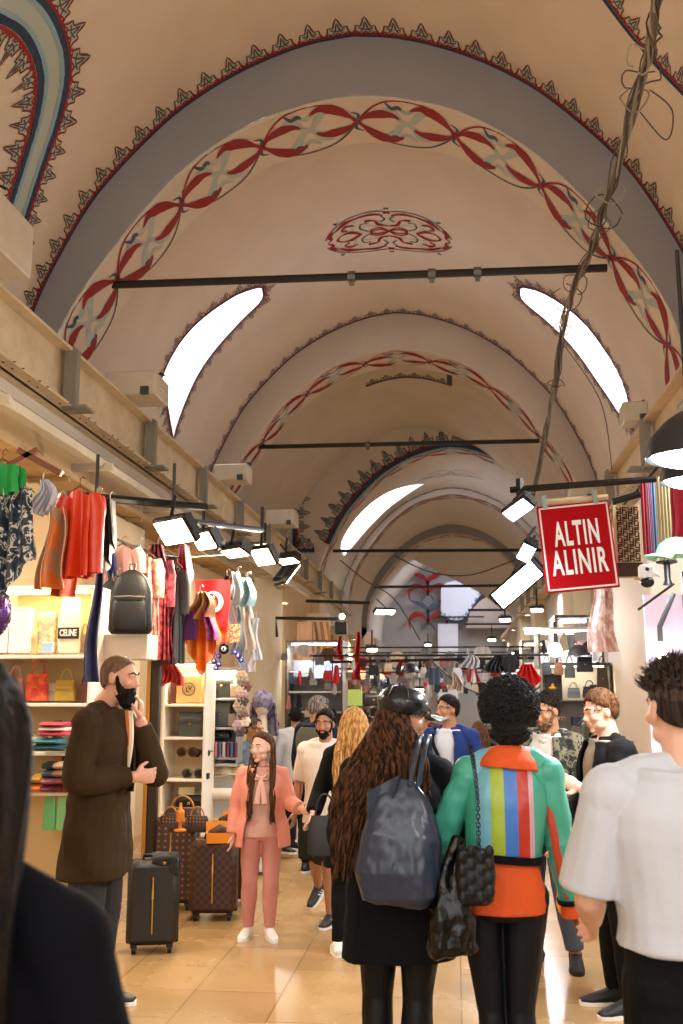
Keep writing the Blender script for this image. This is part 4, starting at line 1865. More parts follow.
# --- man in the white T-shirt
p = Person('man in a white T-shirt and black trousers seen from behind at the right edge', on(682, 2.75), 2.75, 1.67, 0.08, 'm', .0055, head=(.25, -.02, -.03),
           L=((-.27, .03, 1.13), (-.22, .25, 1.03)), R=((.285, .0, 1.12), (.24, .22, .98)), skin=SK_P, wide=1.1, curl=(.6, .6))
p.body()
p.brows(H_DK)
p.top(C_WHT, 'shirt', .028, zl(640, 958, 2.62, 1.67), .93, .03, .014, fold=folds(.016, 5, 4, 8, .005, 15), loose=.018)
p.bottom(C_BLK, loose=.02)
p.shoes(mat('dark_shoe', ''))
mb = p.cap(H_DK, .006, .55, .1, -.1, .002, build=False)
p.spikes(mb, 1100, .042, .0026, .22, (0, -.1, .5), 6)
mb.build('hair', hair_m('spiky', '1c1411', '54463e'), p.root)
p.cap(hair_m('fade', '1e1512', '3a2d26'), .003, .5, -.34, -.85, .0008, name='hair_fade')

# --- man in the camouflage jacket
p = Person('man in a camouflage jacket over a grey hoodie with jeans and black trainers', on(541, 6.45), 6.45, 1.60, PI - .55, 'm', .008, head=(-.15, -.28, 0), lean=(-.06, 0),
           L=((-.27, .04, 1.12), (-.24, .12, .87)), R=((.27, .05, 1.13), (.14, .26, 1.02)), skin=SK_T, LL=((-.13, .03, .49), (-.17, -.02, .085), .5), RL=((.10, .03, .49), (.11, .0, .085), -.3))
p.body()
p.brows(H_DK)
p.cap(H_DK, .010, .6, -.32, -.9, .004)
p.beard(hair_m('stubble', '4c382b', '65503f'), .002, 0)
p.top(cloth_m('grey_hoodie', 'b3aca3'), 'hoodie', .02, .84, 1.2, slope=False)
mb = MB()
mb.tube([p.lp(.0, .10, 1.42), p.lp(.075, .05, 1.455), p.lp(.08, -.05, 1.475), p.lp(0, -.11, 1.46), p.lp(-.08, -.05, 1.475), p.lp(-.075, .05, 1.455), p.lp(.0, .10, 1.42)], [.02, .028, .034, .045, .034, .028, .02], 10)
mb.build('hood', cloth_m('grey_hoodie', ''), p.root)
open_jacket(p, ramp_mat('camouflage', [(0, '14160f'), (.42, '2c3020'), (.5, '6c6650'), (.6, '1b1d14'), (.68, '9b9278')], scale=(16, 16, 16), kind='noise', rough=.8), hem=.82, gap0=.5, gap1=.45, off=.04)
p.bottom(cloth_m('grey_blue_jeans', '4b5568', .85), loose=.014, frac=1.93)
p.shoes(mat('black_trainer', '121214', .6), sole=mat('black_rubber', '0b0b0b', .7))

# --- man in profile behind the white T-shirt
p = Person('man with a short brown crop facing left in black, behind the white T-shirt', on(606, 5.6), 5.6, 1.61, PI / 2 + .25, 'm', .008, head=(.1, -.2, 0),
           L=((-.27, .08, 1.13), (-.24, .27, 1.22)), R=((.26, .05, 1.12), (.2, .22, .9)), skin=SK_P)
p.body()
p.brows(H_BR)
p.cap(H_BR, .010, .55, -.32, -.9, .004, up=.014)
p.top(cloth_m('stone_shirt', '8f8676'), 'shirt', .018, .84, 1.2, slope=False)
open_jacket(p, C_BLK, hem=.8, gap0=.5, gap1=.6)
p.bottom(C_BLK)
p.shoes(mat('black_trainer', ''))

# --- man in the blue blazer
p = Person('man in a blue blazer and white T-shirt with a black strap across his chest', on(449, 8.0), 8.0, 1.57, PI - .45, 'm', .009, head=(-.5, .0, 0), skin=SK_T)
p.body()
p.brows(H_DK)
p.cap(H_DK, .010, .62, -.32, -.9, .004, up=.012)
p.top(C_WHT, 'shirt', .018, .84, 1.1, slope=False)
BZ = cloth_m('blue_blazer', '1d2f66')
open_jacket(p, BZ, hem=.78, gap0=.5, gap1=.5)
mb = MB()
mb.tube(spl([p.lp(.10, .06, 1.47), p.lp(.09, .15, 1.36), p.lp(-.02, .155, 1.15), p.lp(-.10, .14, 1.0)], 5), (.016), 6, side=(1, 0, 0))
mb.build('strap', C_BLK, p.root)
p.bottom(cloth_m('dark_trousers', '15161c'))
p.shoes(L_BLK)

# --- blonde woman
p = Person('woman with long blonde hair and black clothes seen from behind, leading the girl', on(354, 6.5), 6.5, 1.50, .1, 'f', .008, head=(-.2, 0, 0),
           L=((-.26, .0, 1.13), (-.30, -.10, 1.0)), skin=SK_P, LL=((-.10, .02, .49), (-.12, .03, .085), .1), RL=((.08, .02, .49), (.06, -.05, .085), -.1))
p.body()
p.top(C_BLK, 'coat', .028, .62, 1.9, .1, .006)
p.bottom(C_BLK, loose=.0)
p.shoes(mat('white_leather', ''))
mb = p.cap(H_BL, .014, .55, -.3, -.85, build=False)
p.strands(mb, 200, 1.10, .13, -.15, .009, 21, wave=.012, zj=.06)
mb.tube([(0, -.05, 1.6), (0, -.13, 1.4), (0, -.14, 1.18)], [(.09, .05), (.11, .03), (.09, .02)], 14, side=(1, 0, 0))
mb.build('hair', H_BL, p.root)

# --- walking man with shorts
p = Person('bearded young man in a white T-shirt and dark shorts striding in black trainers', on(326, 7.45), 7.45, 1.47, PI - .25, 'm', .008, head=(.1, -.05, 0),
           LL=((-.10, .20, .50), (-.10, .14, .085), 0), RL=((.11, -.02, .50), (.19, -.30, .22), -.2), skin=SK_T)
p.tilt = {1: -.55}
p.body()
p.brows(H_BK)
p.cap(H_BK, .010, .62, -.36, -.9, .003, up=.012)
p.beard(H_BK, .004, .002)
p.top(cloth_m('cream_t_shirt', 'e0d8cc'), 'shirt', .024, .80, .95, .05, .01)
mb = MB()
p.torso(mb, .02, .83, 1.0)
p.legs(mb, .02, .03, 1.0)
remesh(mb, p.vox, 'shorts', cloth_m('dark_green_shorts', '262a25'), p.root, 2, folds(.008, 8, 4))
p.shoes(mat('black_trainer', ''), stripes=M_sole)

# --- grey haired man
p = Person('grey-haired man in a navy jacket and grey vest with his back half turned', on(316, 9.3), 9.3, 1.56, -.7, 'm', .009, head=(-.3, -.1, 0), skin=SK_T, wide=1.1)
p.body()
p.cap(H_GR, .014, .6, -.35, -.95, .004)
p.top(C_NAVY, 'jacket', .03, .78, 1.95, .05, .01)
mb = MB()
p.torso(mb, .048, 1.0, 1.44)
remesh(mb, .01, 'vest', cloth_m('grey_green_vest', '55584e'), p.root, 2)
p.bottom(C_BLK)
p.shoes(L_BLK)

# --- man in the blue grey shirt sitting at the stall
p = Person('man in a blue-grey shirt and glasses sitting behind the stall counter', on(252, 10.4), 10.4, 1.70, -PI / 2 - .35, 'm', .009, head=(0, -.05, 0), skin=SK_T, wide=1.08,
           L=((-.26, .1, 1.13), (-.15, .3, 1.05)), R=((.26, .08, 1.13), (.16, .3, 1.05)),
           LL=((-.12, .42, .90), (-.12, .42, .50), 0), RL=((.12, .42, .90), (.12, .42, .50), 0))
p.root.location.z = -.36
p.body()
p.cap(hair_m('salt_and_pepper', '2c2826', '5c5753'), .010, .68, -.32, -.9, .002)
SH = ramp_mat('blue_grey_check_shirt', [(0, '5f6b80'), (.5, '8791a3'), (.9, '4c566a')], scale=(40, 40, 40), kind='checker', rough=.85, bump=.3)
p.top(SH, 'shirt', .024, .86, 1.9, .0, .01)
mb = MB()
for sx in (-1, 1):
    mb.tube([p.HM @ V((sx * .033 + .022 * math.cos(w * PI / 6), .088, .004 + .016 * math.sin(w * PI / 6))) for w in range(13)], .0018, 5)
    mb.tube([p.HM @ V((sx * .055, .087, .006)), p.HM @ V((sx * .08, .0, .006))], .0018, 5)
mb.tube([p.HM @ V((-.011, .09, .006)), p.HM @ V((.011, .09, .006))], .0018, 5)
mb.build('glasses', M_black, p.root)
p.bottom(C_NAVY)
p.shoes(L_BLK)
st = thing('stool', 'low round stool under the seated man behind the counter', 'stool', (p.root.location.x, p.root.location.y, 0))
mb = MB()
mb.lathe([(0, .0), (.17, .0), (.18, .02), (.17, .045), (0, .045)], (0, 0, .40), n=24)
mb.build('seat', L_BLK, st)
for i in range(4):
    w = PI / 4 + i * PI / 2
    mb = MB()
    mb.tube([(.10 * math.cos(w), .10 * math.sin(w), .41), (.17 * math.cos(w), .17 * math.sin(w), 0)], .012, 8)
    mb.build('leg', M_black, st)


def extra(px, Y, H, rz, label, hm, top, sex='m', sk=None, long=False, hd=(0, 0, 0)):
    p = Person(label, on(px, Y), Y, H, rz, sex, .012, head=hd, skin=sk or SK_T)
    p.body(face=abs(rz) > 1.2)
    if long:
        mb = p.cap(hm, .016, .55, -.3, -.85, build=False)
        p.strands(mb, 110, 1.2, .12, -.14, .011, int(px), wave=.012)
        mb.build('hair', hm, p.root)
    else:
        p.cap(hm, .012, .6, -.32, -.9, .004)
    p.top(top, 'top', .024, .78, 1.9)
    p.bottom(C_NAVY)
    p.shoes(L_BLK)
    return p


extra(296, 11.2, 1.42, .3, 'dark-haired man in a white shirt behind the grey-haired man', H_BK, C_WHT, sk=SK_T)
extra(274, 12.0, 1.28, .2, 'figure in a loose white shirt behind the seated stall man', H_BK, C_WHT, 'f')
extra(363, 9.5, 1.42, .0, 'dark head in the crowd between blonde hair and leather cap', H_BK, C_BLK)
extra(478, 10.5, 1.30, .1, 'woman with long brown hair in the crowd left of the curly hair', hair_m('mid_brown', '4a3424', '6d4e36'), C_BLK, 'f', long=True)
extra(388, 12.5, 1.40, PI, 'distant dark-haired shopper in the crowd past the leather cap', H_DK, C_NAVY)
extra(496, 13.5, 1.38, PI - .3, 'distant shopper in a grey coat just left of the curly hair', H_DK, cloth_m('grey_coat', '5a5a5c'))
extra(426, 14.5, 1.38, PI, 'distant shopper between leather cap and blue blazer', H_BR, cloth_m('maroon_top', '5a2028'))
extra(596, 8.0, 1.33, PI - .3, 'shopper in black half hidden behind the man in profile', H_BK, cloth_m('olive_coat', '4b4a3c'))
# ------------------------------------------------------------------ goods, lamps, stalls
M_glass = mat('clear_glass', 'e8f0f2', .03, trans=1., alpha=.35)
M_acr = mat('acrylic', 'f2f4f2', .1, alpha=.35)
M_shelf = mat('white_shelf', 'e9e0cf', .4)
M_warmlamp = mat('lamp_face_warm', 'fff3d8', .4, emit='ffe3b0', estr=14)
M_coollamp = mat('lamp_face_cool', 'f4f8ff', .4, emit='eef4ff', estr=12)
M_wood = mat('wood_orange', '7a4520', .5, var=.2, vscale=3, stretch=(1, 1, 12))
M_chrome = mat('chrome', 'c8c8c8', .2, .9)
M_gold = mat('gold_metal', 'c09038', .3, .9)
GOODS = {}


def fabric(h, h2=None, sc=14, rough=.7):
    k = 'fabric_%s_%s' % (h, h2 or 'plain')
    if h2:
        return mat(k, h, rough, hex2=h2, vscale=sc, bump=.3, bscale=20)
    return mat(k, h, rough, bump=.4, bscale=12)


def silk(h, h2=None, sc=6):
    return mat('silk_%s_%s' % (h, h2), h, .35, hex2=h2, vscale=sc, bump=.4, bscale=9)


def drape(name, label, cat, px, top, bot, wpx, Y, m, style='point', rz=0., seed=0, group=None, hook=True, depth=.06):
    """cloth hung from a point: px centre, top and bottom rows of the photo"""
    a = P(px, top, Y)
    b = P(px, bot, Y)
    h = a.z - b.z
    w = wpx / 1000 * Y
    t = thing(name, label, cat, a, rz, group)
    rnd = random.Random(seed + int(px))
    ph = rnd.uniform(0, 6)
    nf = rnd.choice((3, 4, 5))

    def fn(u, v):
        x = u - .5
        if style == 'point':
            wd = w * (.35 + .65 * min(1, v * 1.6))
            z = -h * v * (1 - .45 * abs(x) * 2 * v)
            return (x * wd, depth * math.sin(u * nf * PI * 2 + ph) * (1 - v * .3), z)
        if style == 'square':
            return (x * w * (.8 + .2 * v), depth * math.sin(u * nf * PI * 2 + ph), -h * v * (1 - .75 * abs(x)))
        if style == 'narrow':
            wd = w * (.5 + .5 * v)
            return (x * wd + .02 * math.sin(v * 5 + ph), depth * math.sin(u * 3 * PI + ph), -h * v)
        if style == 'gather':
            wd = w * (.25 + .75 * v ** .7)
            return (x * wd + .03 * math.sin(v * 4 + ph), depth * math.sin(u * nf * PI * 2 + ph + v) * (.5 + v), -h * v * (1 - .08 * math.sin(u * 7 + ph)))
        return (x * w, depth * .5 * math.sin(u * nf * PI * 2 + ph), -h * v)
    mb = MB()
    mb.sheet(fn, 26, 16, .007)
    mb.build('cloth', m, t)
    if hook:
        mb = MB()
        mb.tube([(0, 0, -.02), (0, 0, .04), (.015, 0, .055), (.03, 0, .04)], .004, 6)
        mb.build('hook', M_chrome, t)
    return t


def garment(name, label, cat, px, top, bot, wpx, Y, m, rz=0., sleeves=.5, seed=0, group=None, m2=None):
    a = P(px, top, Y)
    b = P(px, bot, Y)
    h = a.z - b.z
    w = wpx / 1000 * Y
    t = thing(name, label, cat, a, rz, group)
    rnd = random.Random(seed + int(px) * 3)
    ph = rnd.uniform(0, 6)

    def fn(u, v):
        x = (u - .5) * 2
        sh = .06 * h * abs(x) if v < .5 else .06 * h * abs(x)
        wd = w * .5 * (.85 + .15 * v + .03 * math.sin(v * 9))
        return (x * wd, .035 * math.sin(u * 4 * PI + ph) * (.3 + v) + .02, -h * v - sh * (1 - v) * 1.5)

    def fb(u, v):
        q = fn(u, v)
        return (q[0], q[1] - .09 - .02 * v, q[2])
    mb = MB()
    mb.sheet(fn, 20, 12, .01)
    mb.sheet(fb, 20, 12, .01)
    for sx in (-1, 1):
        if sleeves:
            mb.tube([(sx * w * .40, -.035, -.06 * h), (sx * w * .53, -.035, -.2 * h), (sx * w * .57, -.03, -h * sleeves)], [.05, .055, .045], 10)
    mb.build('cloth', m, t)
    mb = MB()
    mb.tube([(-w * .4, -.035, -.02), (0, -.035, .03), (w * .4, -.035, -.02)], .007, 6)
    mb.tube([(0, -.035, .03), (0, -.035, .07), (.015, -.035, .085), (.03, -.035, .07)], .004, 6)
    mb.build('hanger', M_wood if m2 is None else m2, t)
    return t


def handbag(name, label, px, top, bot, wpx, Y, m, rz=0., handle=True, mh=None, group=None, mark=None, flap=True, dk=.35, hang=False):
    a = P(px, bot, Y)
    h = P(px, top, Y).z - a.z
    w = wpx / 1000 * Y
    d = w * dk
    hb = h * (.62 if handle else 1.)
    t = thing(name, label, 'bag', a, rz, group)
    mb = MB()
    sec = [(w * .46, d * .44), (w * .5, d * .5), (w * .49, d * .46), (w * .44, d * .34), (w * .40, d * .22)]
    mb.tube([(0, 0, hb * q) for q in (0, .08, .5, .85, 1)], sec, 24, side=(1, 0, 0), power=.45)
    o = mb.build('body', m, t)
    if flap:
        mb = MB()
        mb.sheet(lambda u, v: ((u - .5) * w * (.9 - .1 * v), -d * (.16 + .36 * min(1, v * 1.6)) - .004, hb * (1.01 - .5 * v - .10 * (1 - (2 * u - 1) ** 2) * -v)), 10, 6, .006)
        fl = mb.build('flap', m, t)
        mb = MB()
        mb.box((0, -d * .52 - .008, hb * .52), (w * .10, .012, w * .08), bev=.003)
        mb.build('clasp', M_gold, t)
    if handle:
        mb = MB()
        mb.tube([(w * .28 * math.cos(q) * -1, 0, hb * .95 + (h - hb) * math.sin(q)) for q in [PI * i / 12 for i in range(13)]], max(.006, w * .025), 8)
        mb.build('handle', mh or m, t)
    if mark:
        text_obj('emblem', mark[0], mark[1], mark[2], t, (0, -d * .53 - .01, hb * mark[3]), (1, 0, 0), (0, 0, 1), bold=.002)
    return t


def backpack(label, px, top, bot, wpx, Y, m, rz=0., name='backpack', group=None):
    a = P(px, bot, Y)
    h = P(px, top, Y).z - a.z
    w = wpx / 1000 * Y
    d = w * .5
    t = thing(name, label, 'backpack', a, rz, group)
    mb = MB()
    mb.tube([(0, 0, h * q) for q in (0, .05, .3, .65, .85, .95, 1)], [(w * .44, d * .4), (w * .5, d * .5), (w * .5, d * .5), (w * .48, d * .46), (w * .38, d * .38), (w * .24, d * .25), (w * .08, d * .1)], 24, side=(1, 0, 0), power=.6)
    mb.build('body', m, t)
    mb = MB()
    mb.tube([(0, -d * .40, h * q) for q in (.06, .12, .45, .52)], [(w * .36, d * .2), (w * .4, d * .24), (w * .39, d * .22), (w * .34, d * .12)], 20, side=(1, 0, 0), power=.5)
    mb.build('pocket', m, t)
    mb = MB()
    mb.tube([(-w * .36, -d * .58, h * .56), (0, -d * .62, h * .57), (w * .36, -d * .58, h * .56)], .006, 6)
    mb.build('zip', M_chrome, t)
    mb = MB()
    mb.tube([(-w * .06, .0, h * .97), (-w * .06, .02, h * 1.1), (w * .06, .02, h * 1.1), (w * .06, 0, h * .97)], .008, 6)
    mb.build('handle', m, t)
    for sx in (-1, 1):
        mb = MB()
        mb.tube(spl([(sx * w * .2, d * .3, h * .9), (sx * w * .34, d * .6, h * .6), (sx * w * .36, d * .5, h * .12)], 4), (.02), 8)
        mb.build('strap', m, t)
    return t


def hatcap(label, p, r, m, rz=0., name='cap', group=None, tilt=0.):
    t = thing(name, label, 'cap', p, rz, group)
    mb = MB()
    mb.lathe([(0, r * .95), (r * .4, r * .88), (r * .8, r * .6), (r, r * .12), (r * .99, 0), (r * .94, 0), (r * .7, r * .5), (0, r * .85)], n=20)
    mb.build('crown', m, t)
    mb = MB()
    mb.sheet(lambda u, v: (math.sin((u - .5) * 2.2) * r * (1 - .1 * v), -math.cos((u - .5) * 2.2) * r * .95 - r * .75 * v * math.cos((u - .5) * 2.4), r * .1 - .12 * r * v - .2 * r * v * (2 * u - 1) ** 2), 12, 5, .006)
    mb.build('brim', m, t)
    return t


def flood(label, px, py, Y, d, w=.3, h=.2, warm=True, power=40, arm=None, rz=0., group=None, real=True, roll=0.):
    """flood light head facing d, hanging by an arm"""
    p = P(px, py, Y)
    t = thing('flood_lamp', label, 'lamp', p, 0, group)
    d = V(d).normalized()
    q = d.to_track_quat('-Y', 'Z').to_matrix() @ Matrix.Rotation(roll, 3, 'Y')
    mb = MB()
    mb.box(q @ V((0, .03, 0)), (w, .06, h), q, .012)
    for i in range(7):
        mb.box(q @ V((-w * .4 + w * .8 * i / 6, .075, 0)), (.008, .04, h * .8), q)
    mb.build('housing', M_black, t, smooth=False)
    mb = MB()
    mb.box(q @ V((0, -.004, 0)), (w * .88, .012, h * .84), q, .003)
    mb.build('lamp_face', M_warmlamp if warm else M_coollamp, t, smooth=False)
    mb = MB()
    for sx in (-1, 1):
        mb.box(q @ V((sx * (w * .5 + .008), .03, h * .2)), (.008, .03, h * .6), q)
    e = V(arm) if arm is not None else V((0, .0, .3))
    st = q @ V((0, .05, h * .5))
    mb.tube([q @ V((-w * .5, .03, h * .5)), q @ V((w * .5, .03, h * .5))], .008, 6)
    mb.tube([st, e], .013, 8)
    mb.build('arm', M_black, t)
    if real:
        area('flood_light', p + d * .04, d, w * .8, power, WARM if warm else COOL, sy=h * .8)
    return t


def suitcase(label, x, y, w, d, h, m, rz=0., handle=0., trimm=None):
    t = thing('suitcase', label, 'suitcase', (x, y, 0), rz)
    mb = MB()
    mb.box((0, 0, .05 + h / 2), (w, d, h), bev=.035)
    mb.build('shell', m, t)
    mb = MB()
    mb.box((0, -d * .02, .05 + h / 2), (w * 1.012, .014, h * 1.012), bev=.03)
    mb.build('piping', trimm or M_black, t)
    mb = MB()
    mb.tube([(0, -d / 2 - .006, .05 + h * .15), (0, -d / 2 - .006, .05 + h * .82)], .006, 6)
    z = mb.build('zip', M_gold, t)
    mb = MB()
    mb.box((0, -d / 2 - .012, .05 + h * .62), (.012, .008, .06))
    mb.build('zip_pull', M_gold, z)
    mb = MB()
    mb.tube([(-.07, 0, .05 + h), (-.07, 0, .075 + h), (.07, 0, .075 + h), (.07, 0, .05 + h)], .011, 8)
    mb.build('handle', trimm or M_black, t)
    if handle:
        mb = MB()
        mb.tube([(-.09, d * .3, .05 + h), (-.09, d * .3, .05 + h + handle), (.09, d * .3, .05 + h + handle), (.09, d * .3, .05 + h)], .009, 8)
        mb.build('pull_handle', M_black, t)
    for sx in (-1, 1):
        for sy in (-1, 1):
            mb = MB()
            c = V((sx * (w / 2 - .05), sy * (d / 2 - .04), .026))
            mb.tube([c - V((.012, 0, 0)), c + V((.012, 0, 0))], .026, 14)
            mb.box(c + V((0, 0, .02)), (.04, .03, .02))
            mb.build('wheel', M_black, t)
    return t


def solid(name, label, cat, c, d, m, rz=0., bev=.006, group=None, part=None):
    mb = MB()
    mb.box((0, 0, d[2] / 2), d, bev=bev)
    o = mb.build(name, m, None, smooth=False, loc=c, rot=(0, 0, rz))
    return tag(o, label, cat, group)


# ---- left stall one: display cabinet facing the camera
Ys = 6.35
x0, x1 = on(-8, Ys), on(90, Ys)


def shelf_unit(name, label, cat, Y, pxa, pxb, rows, depth, top, bottom=None, mb_m=None, sides=True, back='c4a670', post=.02):
    xa, xb = on(pxa, Y), on(pxb, Y)
    cx = (xa + xb) / 2
    zt = P((pxa + pxb) / 2, top, Y).z
    zb = 0.02 if bottom is None else P((pxa + pxb) / 2, bottom, Y).z
    t = thing(name, label, cat, (cx, Y + depth / 2, 0))
    w = xb - xa
    mb = MB()
    for sx in (-1, 1):
        mb.box((sx * (w / 2 - post / 2), 0, (zt + zb) / 2), (post, depth, zt - zb), bev=.003)
    mb.box((0, 0, zt), (w, depth, .03), bev=.004)
    mb.box((0, 0, zb), (w, depth, .03), bev=.004)
    mb.build('frame', mb_m or M_shelf, t, smooth=False)
    mb = MB()
    mb.box((0, depth / 2 - .008, (zt + zb) / 2), (w - post, .012, zt - zb - .03))
    mb.build('back_panel', mat('panel_' + back, back, .6), t, smooth=False)
    zs = []
    for r in rows:
        z = P((pxa + pxb) / 2, r, Y).z
        zs.append(z)
        mb = MB()
        mb.box((0, -.01, z - .012), (w - post * 2, depth - .02, .022), bev=.003)
        mb.build('shelf', mb_m or M_shelf, t, smooth=False)
    mb = MB()
    mb.box((0, -depth * .3, zt - .025), (w * .8, .02, .012))
    mb.build('light_strip', M_warmlamp, t, smooth=False)
    area('strip_light', (cx, Y + depth * .25, zt - .04), (0, .25, -1), w * .8, 3.5, WARM, sy=.05)
    return t, zs


shelf_unit('display_cabinet', 'lit cream display cabinet full of bags and scarves behind the bearded man', 'cabinet', Ys, -14, 90, (655, 703, 752, 792), .38, 588)
Yg = Ys + .12
# on top shelf
handbag('tote_bag', 'cream tote with a dark lettered band inside the cabinet top', 69, 598, 653, 23, Yg, mat('cream_canvas', 'e6d9bb', .8), handle=False, flap=False, mark=None, dk=.3)
t = bpy.data.objects['tote_bag']
wb = 23 / 1000 * Yg
mb = MB()
mb.box((0, -wb * .155 - .004, .13), (wb * .97, .008, .075))
bnd = mb.build('band', mat('ink_black', '1b1d22', .7), t, smooth=False)
text_obj('lettering', 'CELINE', .058, M_white, bnd, (0, -wb * .155 - .010, .13), (1, 0, 0), (0, 0, 1), sx=.62, bold=.002)
solid('picture_frame', 'pale boxed scarf leaning inside the top of the cabinet', 'box', P(46, 653, Yg + .05), (.13, .05, .27), mat('linen_print', 'b9ad86', .8, hex2='8c8a72', vscale=30))
solid('perfume_box', 'small pale blue box at the foot of the boxed scarf', 'box', P(48, 653, Yg - .06), (.07, .05, .07), mat('pale_blue', '9fc0dc', .5))
solid('paper_bag', 'plain white paper bag at the left of the top shelf', 'bag', P(20, 653, Yg), (.14, .08, .30), mat('white_paper', 'efe9dc', .8))
solid('shoe_box', 'white shoe box at the dark edge of the top shelf', 'box', P(3, 653, Yg), (.09, .12, .2), mat('white_paper', ''))
handbag('handbag', 'small red and orange handbag on the second cabinet shelf', 37, 658, 701, 24, Yg, fabric('b4301c', 'd0612c', 20), handle=True)
handbag('handbag', 'yellow gold handbag on the second cabinet shelf', 65, 668, 701, 22, Yg, mat('gold_leather', 'a98b2e', .4, bump=.3), handle=True)
handbag('handbag', 'dusty pink handbag half hidden at the left of the second shelf', 14, 665, 701, 20, Yg, mat('pink_leather', 'b87a78', .5))
for i, (px, c, lab) in enumerate(((47, '6b3a2a', 'brown'), (52, 'c9b48a', 'tan'), (57, '39463a', 'dark green'), (62, '8a2a2a', 'dark red'), (68, 'd9cfb8', 'cream'), (73, '4a3a2c', 'umber'))):
    solid('wallet', lab + ' wallet standing upright on the third cabinet shelf', 'wallet', P(px, 750, Yg + .05), (.03, .12, .17 + .01 * (i % 3)), mat('wallet_' + c, c, .5), .1)
mb = MB()
mb.ell((0, 0, .05), (.1, .08, .05))
tag(mb.build('pouch', mat('ivory_leather', 'ddc8a8', .5), loc=P(32, 750, Yg)), 'rounded ivory pouch left of the upright wallets', 'pouch')


def rolled(label, px, py, wpx, hpx, Y, cols, cat='scarf', group=None):
    a = P(px, py, Y)
    w = wpx / 1000 * Y
    h = hpx / 1000 * Y
    t = thing('folded_scarf', label, cat, a, 0, group)
    n = len(cols)
    for i, c in enumerate(cols):
        mb = MB()
        z = h * (i + .5) / n
        mb.tube([(-w / 2, 0, z), (-w * .45, 0, z), (w * .45, 0, z), (w / 2, 0, z)], [(.09, h / n * .3), (.11, h / n * .5), (.11, h / n * .5), (.09, h / n * .3)], 14, side=(0, 1, 0))
        mb.build('fold', fabric(c), t)
    return t


rolled('pink and red striped scarf roll lying on top of the teal one', 56, 736, 26, 14, Ys - .10, ('c7485a', 'e2d4c8', 'b03048'))
rolled('teal blue scarf roll on the shelf under the pink striped one', 50, 750, 28, 12, Ys - .10, ('1d4a52', '3f8a94'))
for i, (px, c, lab) in enumerate(((41, ('d06a22', 'b8862c'), 'orange'), (52, ('6a2c40', 'a66a7c', '4c5a66', '31403a'), 'plum and slate'), (63, ('5c1a1e', '96585a', 'b08a74', 'c9a58c'), 'dark red'), (74, ('7a2224', 'a88470', 'c0a08c'), 'rust and cream'), (30, ('8a6a58', '5c4438'), 'brown'))):
    rolled(lab + ' stack of folded scarves on the fourth cabinet shelf', px, 792, 12, 6 * len(c) + 6, Ys + .0, c)
for i, px in enumerate((58, 66)):
    solid('scarf_box', ('orange and white', 'black striped')[i] + ' upright box at the back of the fourth shelf', 'box', P(px, 772, Yg + .1), (.06, .03, .1), mat(('orange_box', 'striped_box')[i], ('c87a3c', '4a4a48')[i], .6))
for i, (px, c) in enumerate(((49, '5fae6a'), (62, '86c488'), (74, '4e9a58'))):
    handbag('gift_bag', ('mint green', 'pale green', 'leaf green')[i] + ' glossy bag on the lowest lit shelf', px, 797, 830, 13, Yg, mat('green_%d' % i, c, .3), handle=False, flap=False)
mb = MB()
mb.ell((0, 0, 0), (.11, .11, .15))
rnd = random.Random(2)
for i in range(260):
    d = V((rnd.gauss(0, 1), rnd.gauss(0, 1), rnd.gauss(0, 1))).normalized()
    mb.ell((d.x * .11, d.y * .11, d.z * .15), (.008, .008, .004), R=d.to_track_quat('Z', 'Y').to_matrix(), n=6, m=4)
mb.tube([(0, 0, -.12), (0, 0, -.3)], .03, 10)
tag(mb.build('sequined_hat', mat('purple_sequin', '5c3f7c', .2, .6), loc=P(-8, 612, 5.6)), 'purple sequined turban on a stand at the far left edge', 'hat')

# hanging things by the near rail
ra, rb = P(66, 495, 5.9), P(206, 507, 6.6)
t = thing('display_rail', 'thick black rail hanging the near left garments below the canopy', 'rail', ra)
mb = MB()
mb.tube([(0, 0, 0), rb - ra], .028, 8)
mb.build('bar', M_black, t)
for k in (.2, .75):
    mb = MB()
    q = (rb - ra) * k
    mb.tube([q, q + V((0, 0, .28))], .012, 6)
    mb.build('hanger_rod', M_black, t)
DP = ramp_mat('dark_paisley', [(0, '14202e'), (.44, '2c3c4c'), (.52, 'c9c6b8'), (.58, '1c2a3a'), (.66, '8f9088')], scale=(14, 14, 14), kind='noise', rough=.4)
drape('scarf', 'dark blue silk scarf with pale paisley hanging at the left edge', 'scarf', 8, 488, 598, 62, 5.0, DP, 'square', depth=.02)
garment('hanging_blouse', 'bright green top on an orange wooden hanger at the left edge', 'garment', 5, 466, 497, 52, 5.05, fabric('1f9a48'), sleeves=0)
drape('white_cloth', 'crumpled pale lilac cloth hung beside the green top', 'cloth', 43, 480, 513, 30, 5.3, fabric('c9c8d6'), 'gather', depth=.03)
drape('scarf', 'orange and silver silk scarf hanging left of the red jacket', 'scarf', 55, 508, 588, 36, 5.35, silk('d8752a', 'a8927c'), 'narrow')
garment('jacket', 'shiny vermilion red jacket hanging over the lit cabinet', 'jacket', 82, 492, 578, 34, 5.5, mat('vermilion_silk', 'd33a16', .35, bump=.6, bscale=10), sleeves=.95)
drape('scarf', 'long orange silk panel under the red jacket', 'scarf', 70, 500, 596, 20, 5.6, silk('d9622a', 'c04a1a'), 'narrow')
drape('scarf', 'black pointed scarf hanging from the rail end', 'scarf', 110, 500, 572, 16, 6.0, fabric('14141a'), 'point')
drape('scarf', 'long narrow navy scarf hanging down beside the cabinet', 'scarf', 97, 566, 682, 18, 6.2, fabric('1a2140', '27305a'), 'narrow', depth=.02)
mb = MB()
mb.box((0, 0, 0), (.3, .03, .035), rotm(0, .5, 0))
mb.box((-.15, 0, -.0), (.3, .03, .03), rotm(0, -.5, 0))
